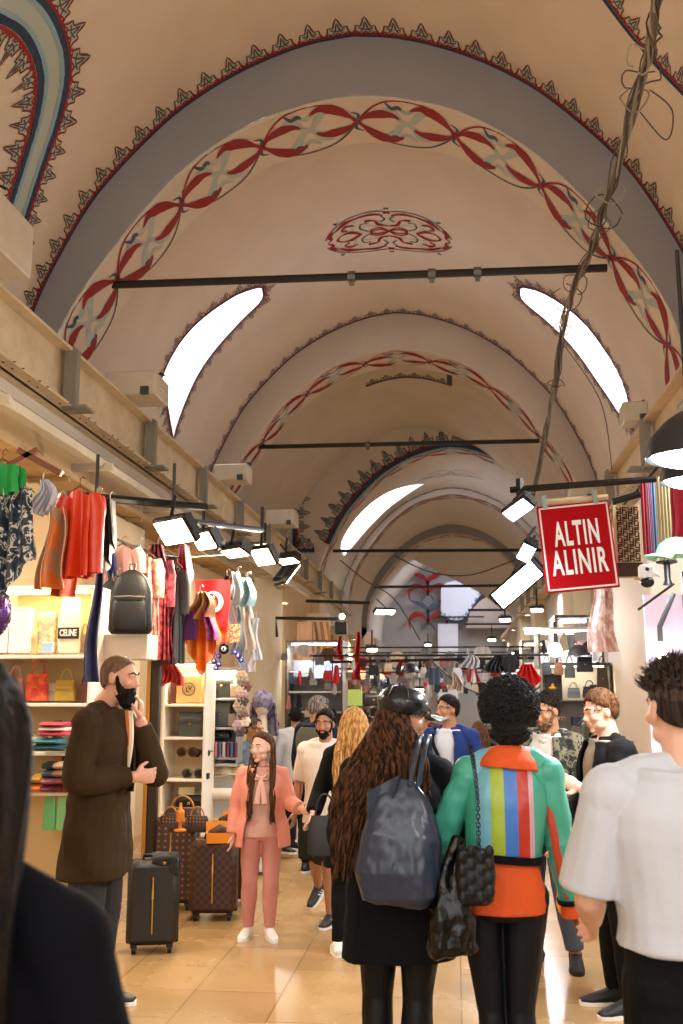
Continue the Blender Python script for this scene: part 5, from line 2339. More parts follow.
tag(mb.build('wooden_frame', M_wood, loc=P(40, 462, 5.3)), 'bare orange wooden hanger frame above the lilac cloth', 'hanger')

BPK = mat('olive_black_leather', '121210', .5, bump=.2, bscale=60, spec=.35)
backpack('black leather backpack hanging above the bearded man', 130, 570, 634, 44, 6.5, BPK, rz=.15)
backpack('dark backpack hanging just behind the first black backpack', 108, 580, 634, 22, 6.9, mat('black_nylon', '121214', .6), rz=.15)
solid('carton', 'white cardboard carton under the hanging backpack', 'box', P(128, 660, 6.7), (.34, .25, .17), mat('white_card', 'd8c8b4', .8))
garment('hanging_blouse', 'dusty pink blouse on the curved wire behind the backpack', 'garment', 124, 548, 600, 34, 7.1, fabric('c99a90'))
drape('scarf', 'blue scarf tip hanging left of the pink blouse', 'scarf', 113, 552, 590, 10, 7.0, fabric('24326e'), 'point', depth=.02)
garment('hanging_dress', 'cream and pink flowered blouse right of the backpack', 'garment', 149, 556, 642, 22, 7.3, fabric('d9b09a', 'a86a64', 22))
garment('hanging_dress', 'dark red flowered dress hanging in the row', 'garment', 161, 556, 660, 20, 7.5, fabric('7a1c30', 'c95058', 24))
drape('scarf', 'red and navy patterned shawl on top of the dark red dress', 'scarf', 158, 545, 600, 26, 7.4, fabric('7c1c22', '2c2c50', 16), 'point')
garment('jacket', 'charcoal grey jacket hanging beside the flowered dress', 'garment', 178, 566, 664, 15, 7.7, fabric('3c3d3d'))
garment('jacket', 'olive dark jacket high on the curved wire', 'garment', 168, 555, 600, 22, 7.9, fabric('2f3128'))
drape('scarf', 'pointed crimson and pink scarf hanging by the orange knot', 'scarf', 184, 545, 606, 18, 7.8, silk('b03048', 'd98a94'), 'point')
drape('scarf', 'scarlet patterned scarf hanging below the row of clothes', 'scarf', 170, 655, 684, 26, 7.9, fabric('c02828', 'e0584a', 18), 'gather')
t = thing('garment_wire', 'curved wire that carries the row of clothes on the left', 'wire', P(100, 530, 6.9))
mb = MB()
b0 = P(100, 530, 6.9)
mb.tube(spl([V((0, 0, 0)), P(130, 545, 7.1) - b0, P(165, 555, 7.5) - b0, P(200, 556, 8.2) - b0, P(245, 553, 9.6) - b0], 6), .009, 6)
mb.build('wire', M_dk, t)

# orange knotted scarf, purple pouch
drape('scarf', 'orange and yellow silk scarf with a wide pointed tail', 'scarf', 203, 600, 676, 38, 7.9, silk('e8661c', 'f0902c', 4), 'point')
drape('scarf', 'multicoloured knotted scarf above the orange pointed one', 'scarf', 200, 592, 618, 34, 7.8, fabric('8a8f4c', 'c4583c', 26), 'gather')
drape('scarf', 'pink patterned scarf end right of the orange knot', 'scarf', 211, 603, 640, 12, 7.85, fabric('c96aa8', 'a04090', 20), 'narrow')
handbag('pouch', 'purple velvet pouch hanging beside the orange scarf', 190, 612, 640, 15, 7.75, mat('purple_velvet', '4a1650', .8), handle=False, flap=False)

# the post between the stalls
t = thing('post', 'dark post with an amber strip between cabinet and bag shelf', 'post', (on(156, 7.6), 7.6, 0))
mb = MB()
mb.box((0, 0, 1.05), (.07, .07, 2.1), bev=.008)
mb.build('shaft', mat('black_brown', '251a10', .4), t, smooth=False)
mb = MB()
mb.box((-.05, -.02, 1.0), (.03, .04, 1.9), bev=.004)
mb.build('strip', mat('amber_strip', 'a8742c', .4), t, smooth=False)

# white bag shelf
Yb = 8.6
shelf_unit('bag_shelf', 'white lit shelf unit with handbags and sunglasses', 'shelf unit', Yb, 163, 206, (704, 737, 779, 812), .36, 662, mb_m=M_shelf, back='d8c49a')
Yh = Yb + .13
BL = mat('cream_box_leather', 'd9bd7c', .5)
t = solid('handbag', 'cream square bag with a round monogram on the bag shelf', 'bag', P(190, 703, Yh), (.235, .1, .245), BL, bev=.01)
mb = MB()
mb.tube([(.055 * math.cos(q * PI / 12), -.055, .12 + .055 * math.sin(q * PI / 12)) for q in range(25)], .004, 6)
em = mb.build('emblem', M_brown, t)
text_obj('letter', 'L', .06, M_brown, em, (-.012, -.056, .112), (1, 0, 0), (0, 0, 1), bold=.001)
text_obj('letter', 'V', .06, M_brown, em, (.012, -.056, .126), (1, 0, 0), (0, 0, 1), bold=.001)
solid('scarf_box', 'narrow dark red case left of the cream square bag', 'box', P(174, 703, Yh), (.05, .1, .2), mat('dark_red_case', '5c2218', .5))
handbag('handbag', 'dark grey-green flap bag in the middle of the bag shelf', 191, 712, 736, 27, Yh, mat('grey_green_leather', '3f463f', .45), handle=False)


def glasses(label, px, py, Y, m, wpx=22, group=None):
    w = wpx / 1000 * Y
    t = thing('sunglasses', label, 'sunglasses', P(px, py, Y))
    r = w * .22
    mb = MB()
    for sx in (-1, 1):
        mb.tube([(sx * w * .26 + r * math.cos(q * PI / 8), 0, r + r * .9 * math.sin(q * PI / 8)) for q in range(17)], .006, 6)
        mb.tube([(sx * w * .48, 0, r * 1.4), (sx * w * .5, .1, r * 1.3)], .005, 6)
    mb.tube([(-w * .06, 0, r * 1.3), (w * .06, 0, r * 1.3)], .006, 6)
    mb.build('frame', m, t)
    for sx in (-1, 1):
        mb = MB()
        mb.ell((sx * w * .26, 0, r), (r * .92, .008, r * .85))
        mb.build('lens', mat('dark_lens', '1c120c', .08), t)
    return t


glasses('tortoiseshell sunglasses leaning on the upper part of the third row', 187, 757, Yh - .05, mat('tortoise', '7a4418', .3))
glasses('black and green sunglasses in front of the grey case', 201, 757, Yh, M_black, 18)
glasses('grey sunglasses with a red edge on the third row', 193, 779, Yh - .05, mat('grey_frame', '6c6a60', .3), 24)
solid('spectacle_case', 'small black case right of the grey sunglasses', 'case', P(204, 779, Yh - .02), (.09, .06, .05), M_black)
solid('card_box', 'cream folded card at the bottom of the bag shelf', 'card', P(186, 811, Yh), (.14, .03, .2), mat('cream_card', 'e9dba8', .7), .3)
handbag('handbag', 'dark clutch at the bottom of the bag shelf', 190, 795, 811, 30, Yh - .05, mat('olive_black_leather', ''), handle=False)

# suitcases and what stands on them
DAM = ramp_mat('brown_check_canvas', [(0, '4a2a1c'), (.9, '2e1a12')], scale=(34, 34, 34), kind='checker', rough=.5)
MON = ramp_mat('brown_monogram_canvas', [(0, '8a6038'), (.22, '42281a')], scale=(22, 22, 22), kind='dots', rough=.5)
DRK = ramp_mat('dark_monogram_canvas', [(0, '42382a'), (.2, '17140f')], scale=(24, 24, 24), kind='dots', rough=.5)
suitcase('dark monogram cabin suitcase nearest the camera by the bearded man', on(160, 6.5), 6.5, .32, .22, .50, DRK, .25, 0)
suitcase('tall brown monogram suitcase behind the nearest one', on(178, 7.75), 7.75, .36, .26, .60, MON, .1, 0, mat('brown_piping', '3a2012', .5))
suitcase('brown checked suitcase standing closest to the girl', on(218, 7.45), 7.45, .34, .25, .50, DAM, .15, 0, mat('brown_piping', ''))
suitcase('second brown monogram suitcase behind the checked one', on(236, 7.95), 7.95, .30, .24, .52, MON, .1, 0, mat('brown_piping', ''))
handbag('handbag', 'small black bag lying on the nearest suitcase', 166, 852, 873, 30, 6.45, L_BLK, handle=False)
BRM = ramp_mat('bag_monogram_canvas', [(0, '8a6038'), (.25, '3c2418')], scale=(40, 40, 40), kind='dots', rough=.5)
mh = mat('tan_leather', 'b5733a', .5)
handbag('handbag', 'large brown monogram bag behind the tan handled one', 182, 795, 828, 40, 7.85, BRM, mh=mh, flap=False)
handbag('handbag', 'tan handled brown bag on the tall suitcase', 170, 806, 832, 24, 7.65, BRM, mh=mh, flap=False)
handbag('handbag', 'brown bag with looped tan handle right of the amber bottle', 197, 806, 832, 24, 7.65, BRM, mh=mh, flap=False)
mb = MB()
mb.lathe([(0, 0), (.045, 0), (.045, .01), (.012, .02), (.012, .06), (.03, .07), (.03, .14), (.012, .16), (.010, .2), (0, .2)], n=16)
tag(mb.build('bag_tag', mat('amber_leather', 'd98020', .4), loc=P(180, 831, 7.45)), 'amber orange leather charm standing between the monogram bags', 'charm')
OB = mat('orange_card', 'e88f16', .6)
OB2 = mat('brown_card', '3c2412', .6)


def obox(label, px, py, Y, d, rz):
    t = thing('gift_box', label, 'box', P(px, py, Y), rz)
    mb = MB()
    for sx, sy, a, b in ((0, -1, d[0], .008), (0, 1, d[0], .008), (-1, 0, .008, d[1]), (1, 0, .008, d[1])):
        mb.box((sx * d[0] / 2, sy * d[1] / 2, d[2] / 2), (a, b, d[2]))
    mb.box((0, 0, .004), (d[0], d[1], .008))
    mb.build('tray', OB, t, smooth=False)
    mb = MB()
    mb.tube([(-d[0] * .38, 0, d[2] * .8), (0, 0, d[2] * 1.1), (d[0] * .38, 0, d[2] * .8)], [.03, .05, .03], 10)
    mb.build('wallet', OB2, t)
    mb = MB()
    mb.box((0, d[1] / 2 + .03, d[2] * 1.2), (d[0], .01, d[2] * 1.4), rotm(-.3, 0, 0))
    mb.build('lid', OB, t, smooth=False)
    return t


obox('open orange box with a brown wallet on the checked suitcase', 220, 842, 7.4, (.19, .13, .07), .3)
obox('open orange box on the monogram suitcase behind', 230, 828, 7.9, (.22, .14, .06), -.2)

# flag, beads, plastic wrapped goods
t = thing('flag', 'red Turkish flag with white crescent hanging beside the lamps', 'flag', P(212, 580, 8.3))
fw_, fh_ = .30, .40


def flg(u, v):
    return ((u - .5) * fw_ + .01 * math.sin(v * 5), .02 * math.sin(u * 7 + v * 2), -v * fh_)


mb = MB()
mb.sheet(flg, 16, 14, .005)
fo = mb.build('cloth', mat('flag_red', 'c8141c', .7), t)
mb = MB()
pts = []
for i in range(25):
    w = .55 + (2 * PI - 1.1) * i / 24
    pts.append((.09 * math.cos(w), .09 * math.sin(w)))
inner = []
for i in range(25):
    w = 2 * PI - .62 - (2 * PI - 1.24) * i / 24
    inner.append((.022 + .072 * math.cos(w), .072 * math.sin(w)))
vs = [V((.02 - x, -.035, -.19 + y)) for x, y in pts] + [V((.02 - x, -.035, -.19 + y)) for x, y in inner[::-1]]
mb.add(vs, [(i, i + 1, 26 + i, 25 + i) for i in range(24)])
mb.build('crescent', M_white, t, smooth=False)
mb = MB()
st = [V((-.085 + (.03 if k % 2 == 0 else .012) * math.cos(k * PI / 5 + .3), -.035, -.19 + (.03 if k % 2 == 0 else .012) * math.sin(k * PI / 5 + .3))) for k in range(10)]
mb.add(st + [V((-.085, -.035, -.19))], [(k, (k + 1) % 10, 10) for k in range(10)])
mb.build('star', M_white, t, smooth=False)
solid('hanging_card', 'orange card hanging below the red flag', 'card', P(219, 643, 8.35), (.13, .01, .16), mat('orange_sheet', 'e0501c', .6))
solid('hanging_card', 'cream speckled card with key rings right of the orange card', 'card', P(233, 643, 8.45), (.12, .01, .16), mat('speckled_card', 'e6c890', .6, hex2='b8404a', vscale=60))


def evil_eye(label, px, py, r, Y, group=None, cols=('1c2c96', 'e8eef4', '101018')):
    t = thing('bead_charm', label, 'charm', P(px, py, Y), 0, group)
    mb = MB()
    mb.ell((0, 0, 0), (r, .015, r), n=20)
    mb.build('disc', mat('bead_' + cols[0], cols[0], .15), t)
    mb = MB()
    mb.ell((0, -.010, 0), (r * .5, .010, r * .5))
    w = mb.build('ring', mat('bead_' + cols[1], cols[1], .15), t)
    mb = MB()
    mb.ell((0, -.016, 0), (r * .22, .008, r * .22))
    mb.build('pupil', mat('bead_' + cols[2], cols[2], .15), w)
    mb = MB()
    mb.tube([(0, 0, r), (0, 0, r + .05)], .003, 5)
    mb.build('cord', M_dk, t)
    return t


evil_eye('large black bead charm with a white eye below the orange card', 224, 649, .045, 8.3, cols=('101014', 'e8eef4', '101018'))
EG = 'blue glass eye beads'
for i, (px, py) in enumerate(((213, 653), (219, 656), (214, 661), (219, 664), (216, 668), (235, 652), (238, 656), (241, 660))):
    evil_eye('small violet-blue glass eye bead in the cluster beneath the flag', px, py, .024, 8.3 + .03 * (i % 3), EG, ('2c28a0', 'e8e8f8', '2020a0'))
PL = [mat('clear_wrap_%d' % i, c, .15, alpha=.75, bump=.6, bscale=25) for i, c in enumerate(('cfd8e2', 'b9c4d2', 'd8cfd8', '9fb4c8', 'c8c0b4'))]
for i, (px, top, bot, w) in enumerate(((238, 572, 606, 14), (246, 578, 618, 13), (232, 585, 625, 12), (240, 605, 640, 13), (249, 612, 650, 12), (256, 618, 660, 11), (243, 635, 668, 12), (252, 645, 672, 12), (236, 628, 655, 10), (248, 590, 625, 12))):
    drape('wrapped_scarf', 'clear-wrapped pale scarf in the cluster hanging right of the flag', 'scarf', px, top, bot, w, 9.1 + .06 * (i % 4), PL[i % 5], 'narrow', seed=i, group='wrapped goods right of the flag', depth=.025)
drape('wrapped_scarf', 'round pale turquoise wrapped piece at the top of the wrapped goods', 'scarf', 248, 578, 606, 14, 9.0, mat('turquoise_wrap', 'a8d4dc', .2, bump=.3), 'narrow')
# small glass case column
Yc = 9.0
shelf_unit('glass_case', 'narrow glass case with dark purses right of the bag shelf', 'cabinet', Yc, 207, 238, (698, 727, 757), .25, 669, bottom=765, mb_m=mat('silver_edge', 'b8b8b4', .3, .6), back='9a9c96', post=.012)
for px, top, bot, w, c, l in ((222, 675, 697, 22, '3a403c', 'dark square purse on the top shelf of the glass case'), (221, 703, 726, 22, '59605a', 'grey-green purse on the middle shelf of the glass case'), (222, 731, 739, 18, '15161a', 'flat black purse on the third shelf of the glass case')):
    handbag('purse', l, px, top, bot, w, Yc + .1, mat('purse_' + c, c, .4), handle=False)
for i in range(7):
    solid('necktie', ('navy', 'rose striped', 'slate', 'silver', 'maroon', 'blue', 'wine')[i] + ' rolled tie in the slanting row above the caps', 'tie', P(211 + i * 4, 757, Yc - .02), (.025, .1, .13), fabric(('27304c', 'b06a78', '4c5868', 'a8a8ac', '6a2430', '3a4c78', '58202c')[i]), .4)
# knitted flower garland
rnd = random.Random(11)
FC = ['b9a58c', '8f8478', '6a4c44', 'd8c8b8', 'a88c94', '4c4448']
for i in range(12):
    px, py = 240 + rnd.uniform(-3, 7), 676 + i * 5
    mb = MB()
    for k in range(6):
        w = k * PI / 3
        mb.ell((.03 * math.cos(w), 0, .03 * math.sin(w)), (.025, .015, .025), n=8, m=6)
    mb.ell((0, -.012, 0), .016, n=8, m=6)
    tag(mb.build('knitted_flower', fabric(FC[i % 6]), loc=P(px, py, 8.9)), 'knitted fabric flower in the garland hanging beside the seated man', 'ornament', 'knitted flowers beside the glass case')
# mannequin head with scarf
t = thing('mannequin_head', 'mannequin head wrapped in a violet scarf above the seated man', 'mannequin', P(262, 742, 11.0))
mb = MB()
mb.ell((0, 0, .40), (.09, .1, .13))
mb.tube([(0, 0, .3), (0, 0, .12), (0, 0, 0)], [.05, .06, .13], 14)
mb.build('head', mat('mannequin_white', 'd8ccc0', .4), t)
mb = MB()
mb.ell((0, .02, .43), (.12, .13, .14))
mb.sheet(lambda u, v: (.13 * math.cos(PI * u) * (1 + .3 * v), .05 + .1 * math.sin(PI * u), .42 - .36 * v), 12, 6, .02)
mb.build('headscarf', fabric('5a5078', '8c88a4', 20), t)
# caps on the counter
for i, (px, py, c, l) in enumerate(((211, 772, 'd8cbb0', 'cream cap at the left end of the counter'), (219, 766, 'cfc2a4', 'beige cap on top of the cream caps'), (228, 773, 'e8d8b8', 'bright cream cap in the middle of the counter'), (238, 774, 'c8a878', 'tan cap at the right end of the counter'))):
    hatcap(l, P(px, py, 9.2), .10, fabric(c), rz=.6)
solid('tie_box', 'black tray behind the caps on the counter', 'box', P(222, 764, 9.4), (.2, .15, .06), M_black)
Yk = 9.15
t = thing('glass_counter', 'glass display counter with blue-lit goods in front of the seated man', 'counter', (on(238, Yk), Yk + .2, 0))
wz = P(238, 774, Yk).z
cw = .062 * Yk
for z in (.06, wz * .55, wz - .02):
    mb = MB()
    mb.box((0, 0, z), (cw, .4, .03), bev=.004)
    mb.build('shelf', M_shelf, t, smooth=False)
mb = MB()
for sx in (-1, 1):
    mb.box((sx * cw / 2, 0, wz / 2), (.014, .4, wz))
mb.box((0, -.2, wz / 2), (cw, .008, wz - .06))
mb.build('glass', M_acr, t, smooth=False)
mb = MB()
mb.box((0, .19, wz / 2), (cw, .012, wz - .06))
mb.build('back', mat('pale_blue_panel', '8fb4d8', .5), t, smooth=False)
for i in range(8):
    solid('folded_jeans', ('dark blue', 'sky blue', 'indigo', 'grey-blue', 'pale blue', 'navy', 'steel blue', 'white')[i] + ' folded cloth behind the counter glass', 'cloth', (on(212 + i * 7, Yk + .1), Yk + .16, wz * .56 + .02), (.05, .14, .22), fabric(('1c2848', '6a9cd0', '28345c', '6c7c90', 'a8c4dc', '141c38', '48688c', 'dcdcdc')[i]))
mb = MB()
mb.tube([(-.3, 0, .045), (-.2, 0, .05), (.2, 0, .05), (.28, 0, .04)], [.035, .05, .05, .03], 14)
tag(mb.build('fabric_roll', fabric('d8d0c4'), loc=P(230, 799, 9.0) + V((0, -.05, 0))), 'rolled white cloth lying along the counter front', 'cloth')

# more stock on the cabinet shelves
for i, (px, bot, w, h, c, lab) in enumerate(((20, 751, 14, 22, 'b0504a', 'coral pink pouch at the left of the third cabinet shelf'), (79, 751, 10, 30, '2f4a44', 'bottle green purse at the right end of the third cabinet shelf'),
        (84, 701, 10, 26, '6a3a2c', 'brown purse beside the yellow gold handbag'), (52, 701, 12, 18, 'a89888', 'grey beige purse between the orange and the gold handbags'), (84, 653, 10, 30, '8c7a5c', 'khaki pouch at the right end of the cabinet top shelf'), (32, 653, 10, 24, 'd8b890', 'peach pouch left of the boxed scarf'))):
    handbag('purse', lab, px, bot - h, bot, w, Yg + .02, mat('purse_' + c, c, .45), handle=i % 2 == 0)
for i, (px, c, lab) in enumerate(((45, ('2f6a58', '8aa070'), 'sage green'), (58, ('3a4a7c', '7c8cb0', 'c0b8a8'), 'blue and sand'), (71, ('a0522c', 'd8a070', 'e0d0b8', '6a3424'), 'terracotta'))):
    rolled(lab + ' stack of folded scarves at the back of the third cabinet shelf', px, 751, 13, 5 * len(c) + 4, Ys + .22, c)
for i, (px, bot, w, c, lab) in enumerate(((212, 697, 8, '7c3040', 'wine red card case on the top glass shelf'), (234, 697, 7, 'c8b090', 'sand card case on the top glass shelf'), (213, 726, 8, '2c3c5c', 'navy card case on the middle glass shelf'), (232, 726, 8, '9c8c7c', 'taupe card case on the middle glass shelf'), (213, 756, 9, 'c04858', 'rose card case on the lowest glass shelf'))):
    solid('card_case', lab, 'case', P(px, bot, 9.05), (w / 1000 * 9, .05, .11), mat('case_' + c, c, .4), .1)
for i, (px, top, bot, w, Y, m, lab, st) in enumerate((
        (60, 500, 560, 14, 5.45, silk('b8a088', 'd87a30'), 'silver grey silk fold between the orange scarf and the red jacket', 'narrow'),
        (97, 496, 560, 16, 5.6, mat('vermilion_silk', ''), 'loose vermilion sleeve falling right of the red jacket', 'gather'),
        (29, 500, 560, 14, 5.2, fabric('3c3a38', 'a09888', 18), 'black and silver scarf behind the paisley silk', 'narrow'),
        (117, 575, 640, 14, 6.9, fabric('101014'), 'black scarf hanging tight behind the backpacks', 'narrow'),
        (140, 545, 600, 12, 7.5, fabric('b8b4b0', '6c7c90', 18), 'pale grey blouse sleeve over the backpack', 'narrow'),
        (172, 600, 664, 10, 7.6, fabric('3a1424', '9c3048', 20), 'burgundy shawl between the dark dresses', 'narrow'),
        (227, 575, 600, 10, 8.9, fabric('1c1c20'), 'black ribbon of cloth over the flag corner', 'narrow'))):
    drape('scarf', lab, 'scarf', px, top, bot, w, Y, m, st, depth=.03)

# ---- left flood lamps
LD = [(174, 532, 6.3, .33, .20), (204, 541, 7.1, .22, .16), (235, 553, 8.0, .28, .13), (263, 557, 9.1, .26, .2), (288, 561, 10.4, .3, .12)]
LL_ = ['nearest and largest glowing flood lamp of the left row', 'narrow second flood lamp of the left row', 'thin third flood lamp tilted down in the left row', 'bright fourth flood lamp in the left row', 'fifth and farthest flood lamp of the left row, above the black one']
for (px, py, Y, w, h), l in zip(LD, LL_):
    flood(l, px, py, Y, (-.45, -.6, -.6) if h > .15 else (-.3, -.35, -1.0), w, h * 1.0, True, 18, arm=(-.03, .1, .26))
t = flood('black unlit flood lamp seen from below, beyond the glowing left row', 289, 575, 10.9, (.6, .3, -.5), .36, .3, True, 0, arm=(-.1, 0, .35), real=False)
bpy.data.objects[t.children[1].name].data.materials[0] = M_dk
for a, b, l in ((P(195, 522, 6.9), P(262, 530, 8.3), 'black lamp bar above the second and third left lamps'), (P(216, 548, 7.9), P(265, 543, 9.6), 'second black lamp bar above the fourth left lamp')):
    t = thing('lamp_bar', l, 'bar', a)
    mb = MB()
    mb.tube([(0, 0, 0), b - a], .022, 8)
    mb.build('bar', M_black, t)
    mb = MB()
    mb.tube([b - a, b - a + V((0, 0, .2))], .014, 8)
    mb.build('upright', M_black, t)

# ---- right side: the red sign
Yq = 7.5
ps = [P(538, 507, Yq), P(611, 500, Yq), P(617, 587, Yq), P(545, 594, Yq)]
c = sum(ps, V()) / 4
t = thing('hanging_sign', 'red rectangular hanging sign with white lettering reading ALTIN ALINIR', 'sign', c)
X_ = ((ps[1] - ps[0]) + (ps[2] - ps[3])).normalized()
Z_ = ((ps[0] - ps[3]) + (ps[1] - ps[2])).normalized()
Zp = (Z_ - X_ * X_.dot(Z_)).normalized()
N_ = X_.cross(Zp)
sw = ((ps[1] - ps[0]).length + (ps[2] - ps[3]).length) / 2
sh_ = ((ps[0] - ps[3]).length + (ps[1] - ps[2]).length) / 2
Rm = Matrix((X_, -N_, Zp)).transposed()
mb = MB()
mb.box((0, 0, 0), (sw, .03, sh_), Rm, .004)
mb.build('panel', mat('sign_red', 'a40814', .7, spec=.1), t, smooth=False)
mb = MB()
for sx, sz, a, b in ((0, 1, sw * .94, .012), (0, -1, sw * .94, .012), (-1, 0, .012, sh_ * .95), (1, 0, .012, sh_ * .95)):
    mb.box(Rm @ V((sx * sw * .465, -.017, sz * sh_ * .47)), (a, .004, b), Rm)
mb.build('border_line', M_white, t, smooth=False)
tw = mat('sign_white', 'e8eef2', .5)
for body, dz, lw in (('ALTIN', .16, .62), ('ALINIR', -.17, .77)):
    fit_text('lettering', body, sw * lw, sh_ * .285, tw, t, Rm @ V((0, -.018, dz * sh_)), X_, Zp, bold=.0045)
for k in (-.38, .32):
    mb = MB()
    mb.box(Rm @ V((k * sw, 0, sh_ / 2 + .03)), (.035, .05, .10), Rm)
    mb.build('clip', mat('green_grey_metal', '7c867c', .4, .6), t, smooth=False)
a, b = P(510, 490, 7.45), P(656, 479, 7.45)
t = thing('sign_bar', 'long black square bar above the red sign', 'bar', a)
mb = MB()
q = (b - a)
mb.tube([(0, 0, 0), q], .025, 4)
mb.build('bar', M_black, t, smooth=False)
mb = MB()
mb.tube([q * .07 + V((0, 0, .08)), q * .07 - V((0, 0, .12))], .03, 4)
mb.build('bracket', M_black, t, smooth=False)
a, b = P(612, 502, 7.5), P(640, 494, 7.5)
t = thing('sign_bar', 'short black bar carrying the patterned scarf right of the red sign', 'bar', a)
mb = MB()
mb.tube([(0, 0, 0), b - a], .025, 4)
mb.build('bar', M_black, t, smooth=False)
a, b = P(545, 502, 7.5), P(608, 497, 7.5)
t = thing('sign_rail', 'beige rail directly on top of the red sign', 'rail', a)
mb = MB()
mb.tube([(0, 0, 0), b - a], .022, 4)
mb.build('bar', M_ivory, t, smooth=False)

flood('slim flood lamp with pale face left of the bar above the sign', 518, 510, 7.3, (-.35, -.5, -.75), .28, .12, False, 12, arm=(.06, .1, .16), roll=-.45)
flood('dark half-open flood lamp left of the red sign', 526, 553, 9.0, (-.45, -.3, -.9), .36, .13, False, 8, arm=(.1, .1, .25), roll=-.5)
flood('wide dazzling flood lamp left of the lower corner of the sign', 517, 585, 9.6, (-.35, -.85, -.35), .60, .20, False, 25, arm=(.2, .2, .5), roll=-.62)


def dome(label, px, py, Y, r, power):
    p = P(px, py, Y)
    t = thing('dome_lamp', label, 'lamp', p)
    mb = MB()
    mb.lathe([(.03, r * 1.05), (.05, r * 1.0), (r * .55, r * .8), (r * .88, r * .42), (r, 0), (r * .97, -.01), (r * .84, r * .4), (r * .5, r * .74), (.03, r * .95)], n=32)
    mb.build('shade', mat('dark_glossy_shade', '20262c', .3), t)
    mb = MB()
    mb.ell((0, 0, .01), (r * .86, r * .86, r * .3))
    mb.build('bulb', M_coollamp, t)
    mb = MB()
    mb.tube([(0, 0, r), (0, 0, r + .8)], .01, 8)
    mb.build('cord', M_black, t)
    area('dome_light', p - V((0, 0, .12)), (0, 0, -1), r * 1.4, power, COOL)


dome('large dark dome lamp glowing white at the right edge', 690, 456, 4.6, .20, 40)
dome('second dome lamp glowing just below the large one', 694, 480, 5.4, .18, 30)

# patterned scarf with interlocking squares and strips of cloth
t = thing('scarf', 'brown and cream scarf with an interlocking letter pattern beside the sign', 'scarf', P(626, 505, 7.7))
w, h = .20, .56
mb = MB()
mb.sheet(lambda u, v: ((u - .5) * w, .01 * math.sin(u * 6), -v * h), 10, 14, .006)
cl = mb.build('cloth', mat('cream_knit', 'c8b490', .8), t)
mb = MB()
cs = w / 5
for i in range(4):
    for j in range(10):
        x = -w / 2 + .018 + cs * (i + .5) * 1.06
        z = -.04 - j * .042
        s = 1 if (i + j) % 2 else -1
        mb.box((x - s * .013, -.018, z), (.010, .004, .040))
        mb.box((x, -.018, z + s * .015), (.036, .004, .010))
        mb.box((x + s * .002, -.018, z - s * .003), (.026, .004, .009))
        mb.box((x + s * .015, -.018, z - s * .016), (.010, .004, .012))
pt = mb.build('woven_pattern', mat('dark_brown_yarn', '3a2a1c', .9), cl, smooth=False)
pt['kind'] = 'stuff'
mb = MB()
mb.box((0, -.016, -.50), (w * .98, .004, .1))
mb.box((0, -.016, -.45), (w * .98, .004, .008))
mb.build('end_band', mat('dark_brown_yarn', ''), cl, smooth=False)
for px, w_, top, bot, c, Y, lab in ((635, 6, 505, 580, 'c9b48c', 7.9, 'narrow beige strip of cloth right of the patterned scarf'), (645, 8, 480, 557, '8a2434', 8.0, 'dark red strip of cloth hanging above the camera'), (653, 10, 479, 556, '4c6a90', 8.0, 'steel blue strip of cloth above the camera'), (663, 14, 477, 560, 'b9b48c', 7.8, 'pale olive strip of cloth with small marks'),):
    drape('cloth_strip', lab, 'cloth', px, top, bot, w_ + 2, Y, fabric(c), 'flat', hook=False, depth=.015)
garment('hanging_dress', 'raspberry red dress hanging at the right edge', 'garment', 688, 478, 556, 40, 7.2, fabric('a82440'), sleeves=0)
hatcap('mint green and white cap at the right edge', P(676, 556, 6.0), .12, fabric('8fd0b0'), rz=-PI / 2 + .3)
t = thing('cap_stand', 'short black and chrome stand under the mint cap', 'stand', P(668, 585, 6.0))
mb = MB()
mb.lathe([(0, .14), (.06, .14), (.062, .13), (.02, .12), (.018, .03), (.03, .0), (0, 0)], n=16)
mb.build('plate', M_black, t)
t = thing('security_camera', 'white security camera with black lens on the right pier', 'camera', P(646, 572, 7.4), .3)
mb = MB()
mb.box((0, 0, 0), (.10, .09, .11), bev=.02)
mb.build('housing', mat('camera_white', 'e8eaec', .35), t)
mb = MB()
mb.ell((0, -.01, -.075), (.05, .05, .04))
mb.ell((-.015, -.05, .015), .014)
mb.build('lens', M_black, t)
mb = MB()
mb.tube([(.05, .0, 0), (.12, .03, -.02)], .014, 8)
mb.build('bracket', mat('camera_white', ''), t)
# right shop window screen
t = thing('shop_window', 'glass shop front with pale lilac screen right of the white pier', 'shop window', (on(661, 6.8), 6.8, 0))
zc = P(661, 625, 6.8).z
mb = MB()
mb.box((.1, 0, zc - .35), (.36, .02, 1.1))
mb.build('screen', mat('lilac_screen', 'cfc0d8', .3, emit='d8c8e8', estr=.15), t, smooth=False)
mb = MB()
mb.box((.19, -.03, zc - .3), (.045, .04, 1.3))
mb.tube([(-.12, -.01, zc + .1), (.12, -.01, zc + .27)], .008, 6)
mb.build('frame', M_black, t, smooth=False)
mb = MB()
mb.box((.5, -.04, zc - .3), (.6, .01, 1.3))
mb.build('glass', M_acr, t, smooth=False)
t = thing('spot_bulb', 'dazzling bare bulb just above the spiky hair at right', 'lamp', P(661, 650, 5.4))
mb = MB()
mb.ell((0, 0, 0), (.035, .035, .045))
mb.build('bulb', mat('bulb_hot', 'ffffff', .4, emit='fff0d0', estr=40), t)
mb = MB()
mb.tube([(0, 0, .03), (0, 0, .12), (.1, .1, .3)], .014, 8)
mb.build('socket', M_black, t)
pl = bpy.data.lights.new('bulb_light', 'POINT')
pl.energy = 7
pl.color = WARM
pl.shadow_soft_size = .05
o = bpy.data.objects.new('bulb_light', pl)
COL.objects.link(o)
o.location = P(661, 650, 5.4) + V((0, -.1, 0))
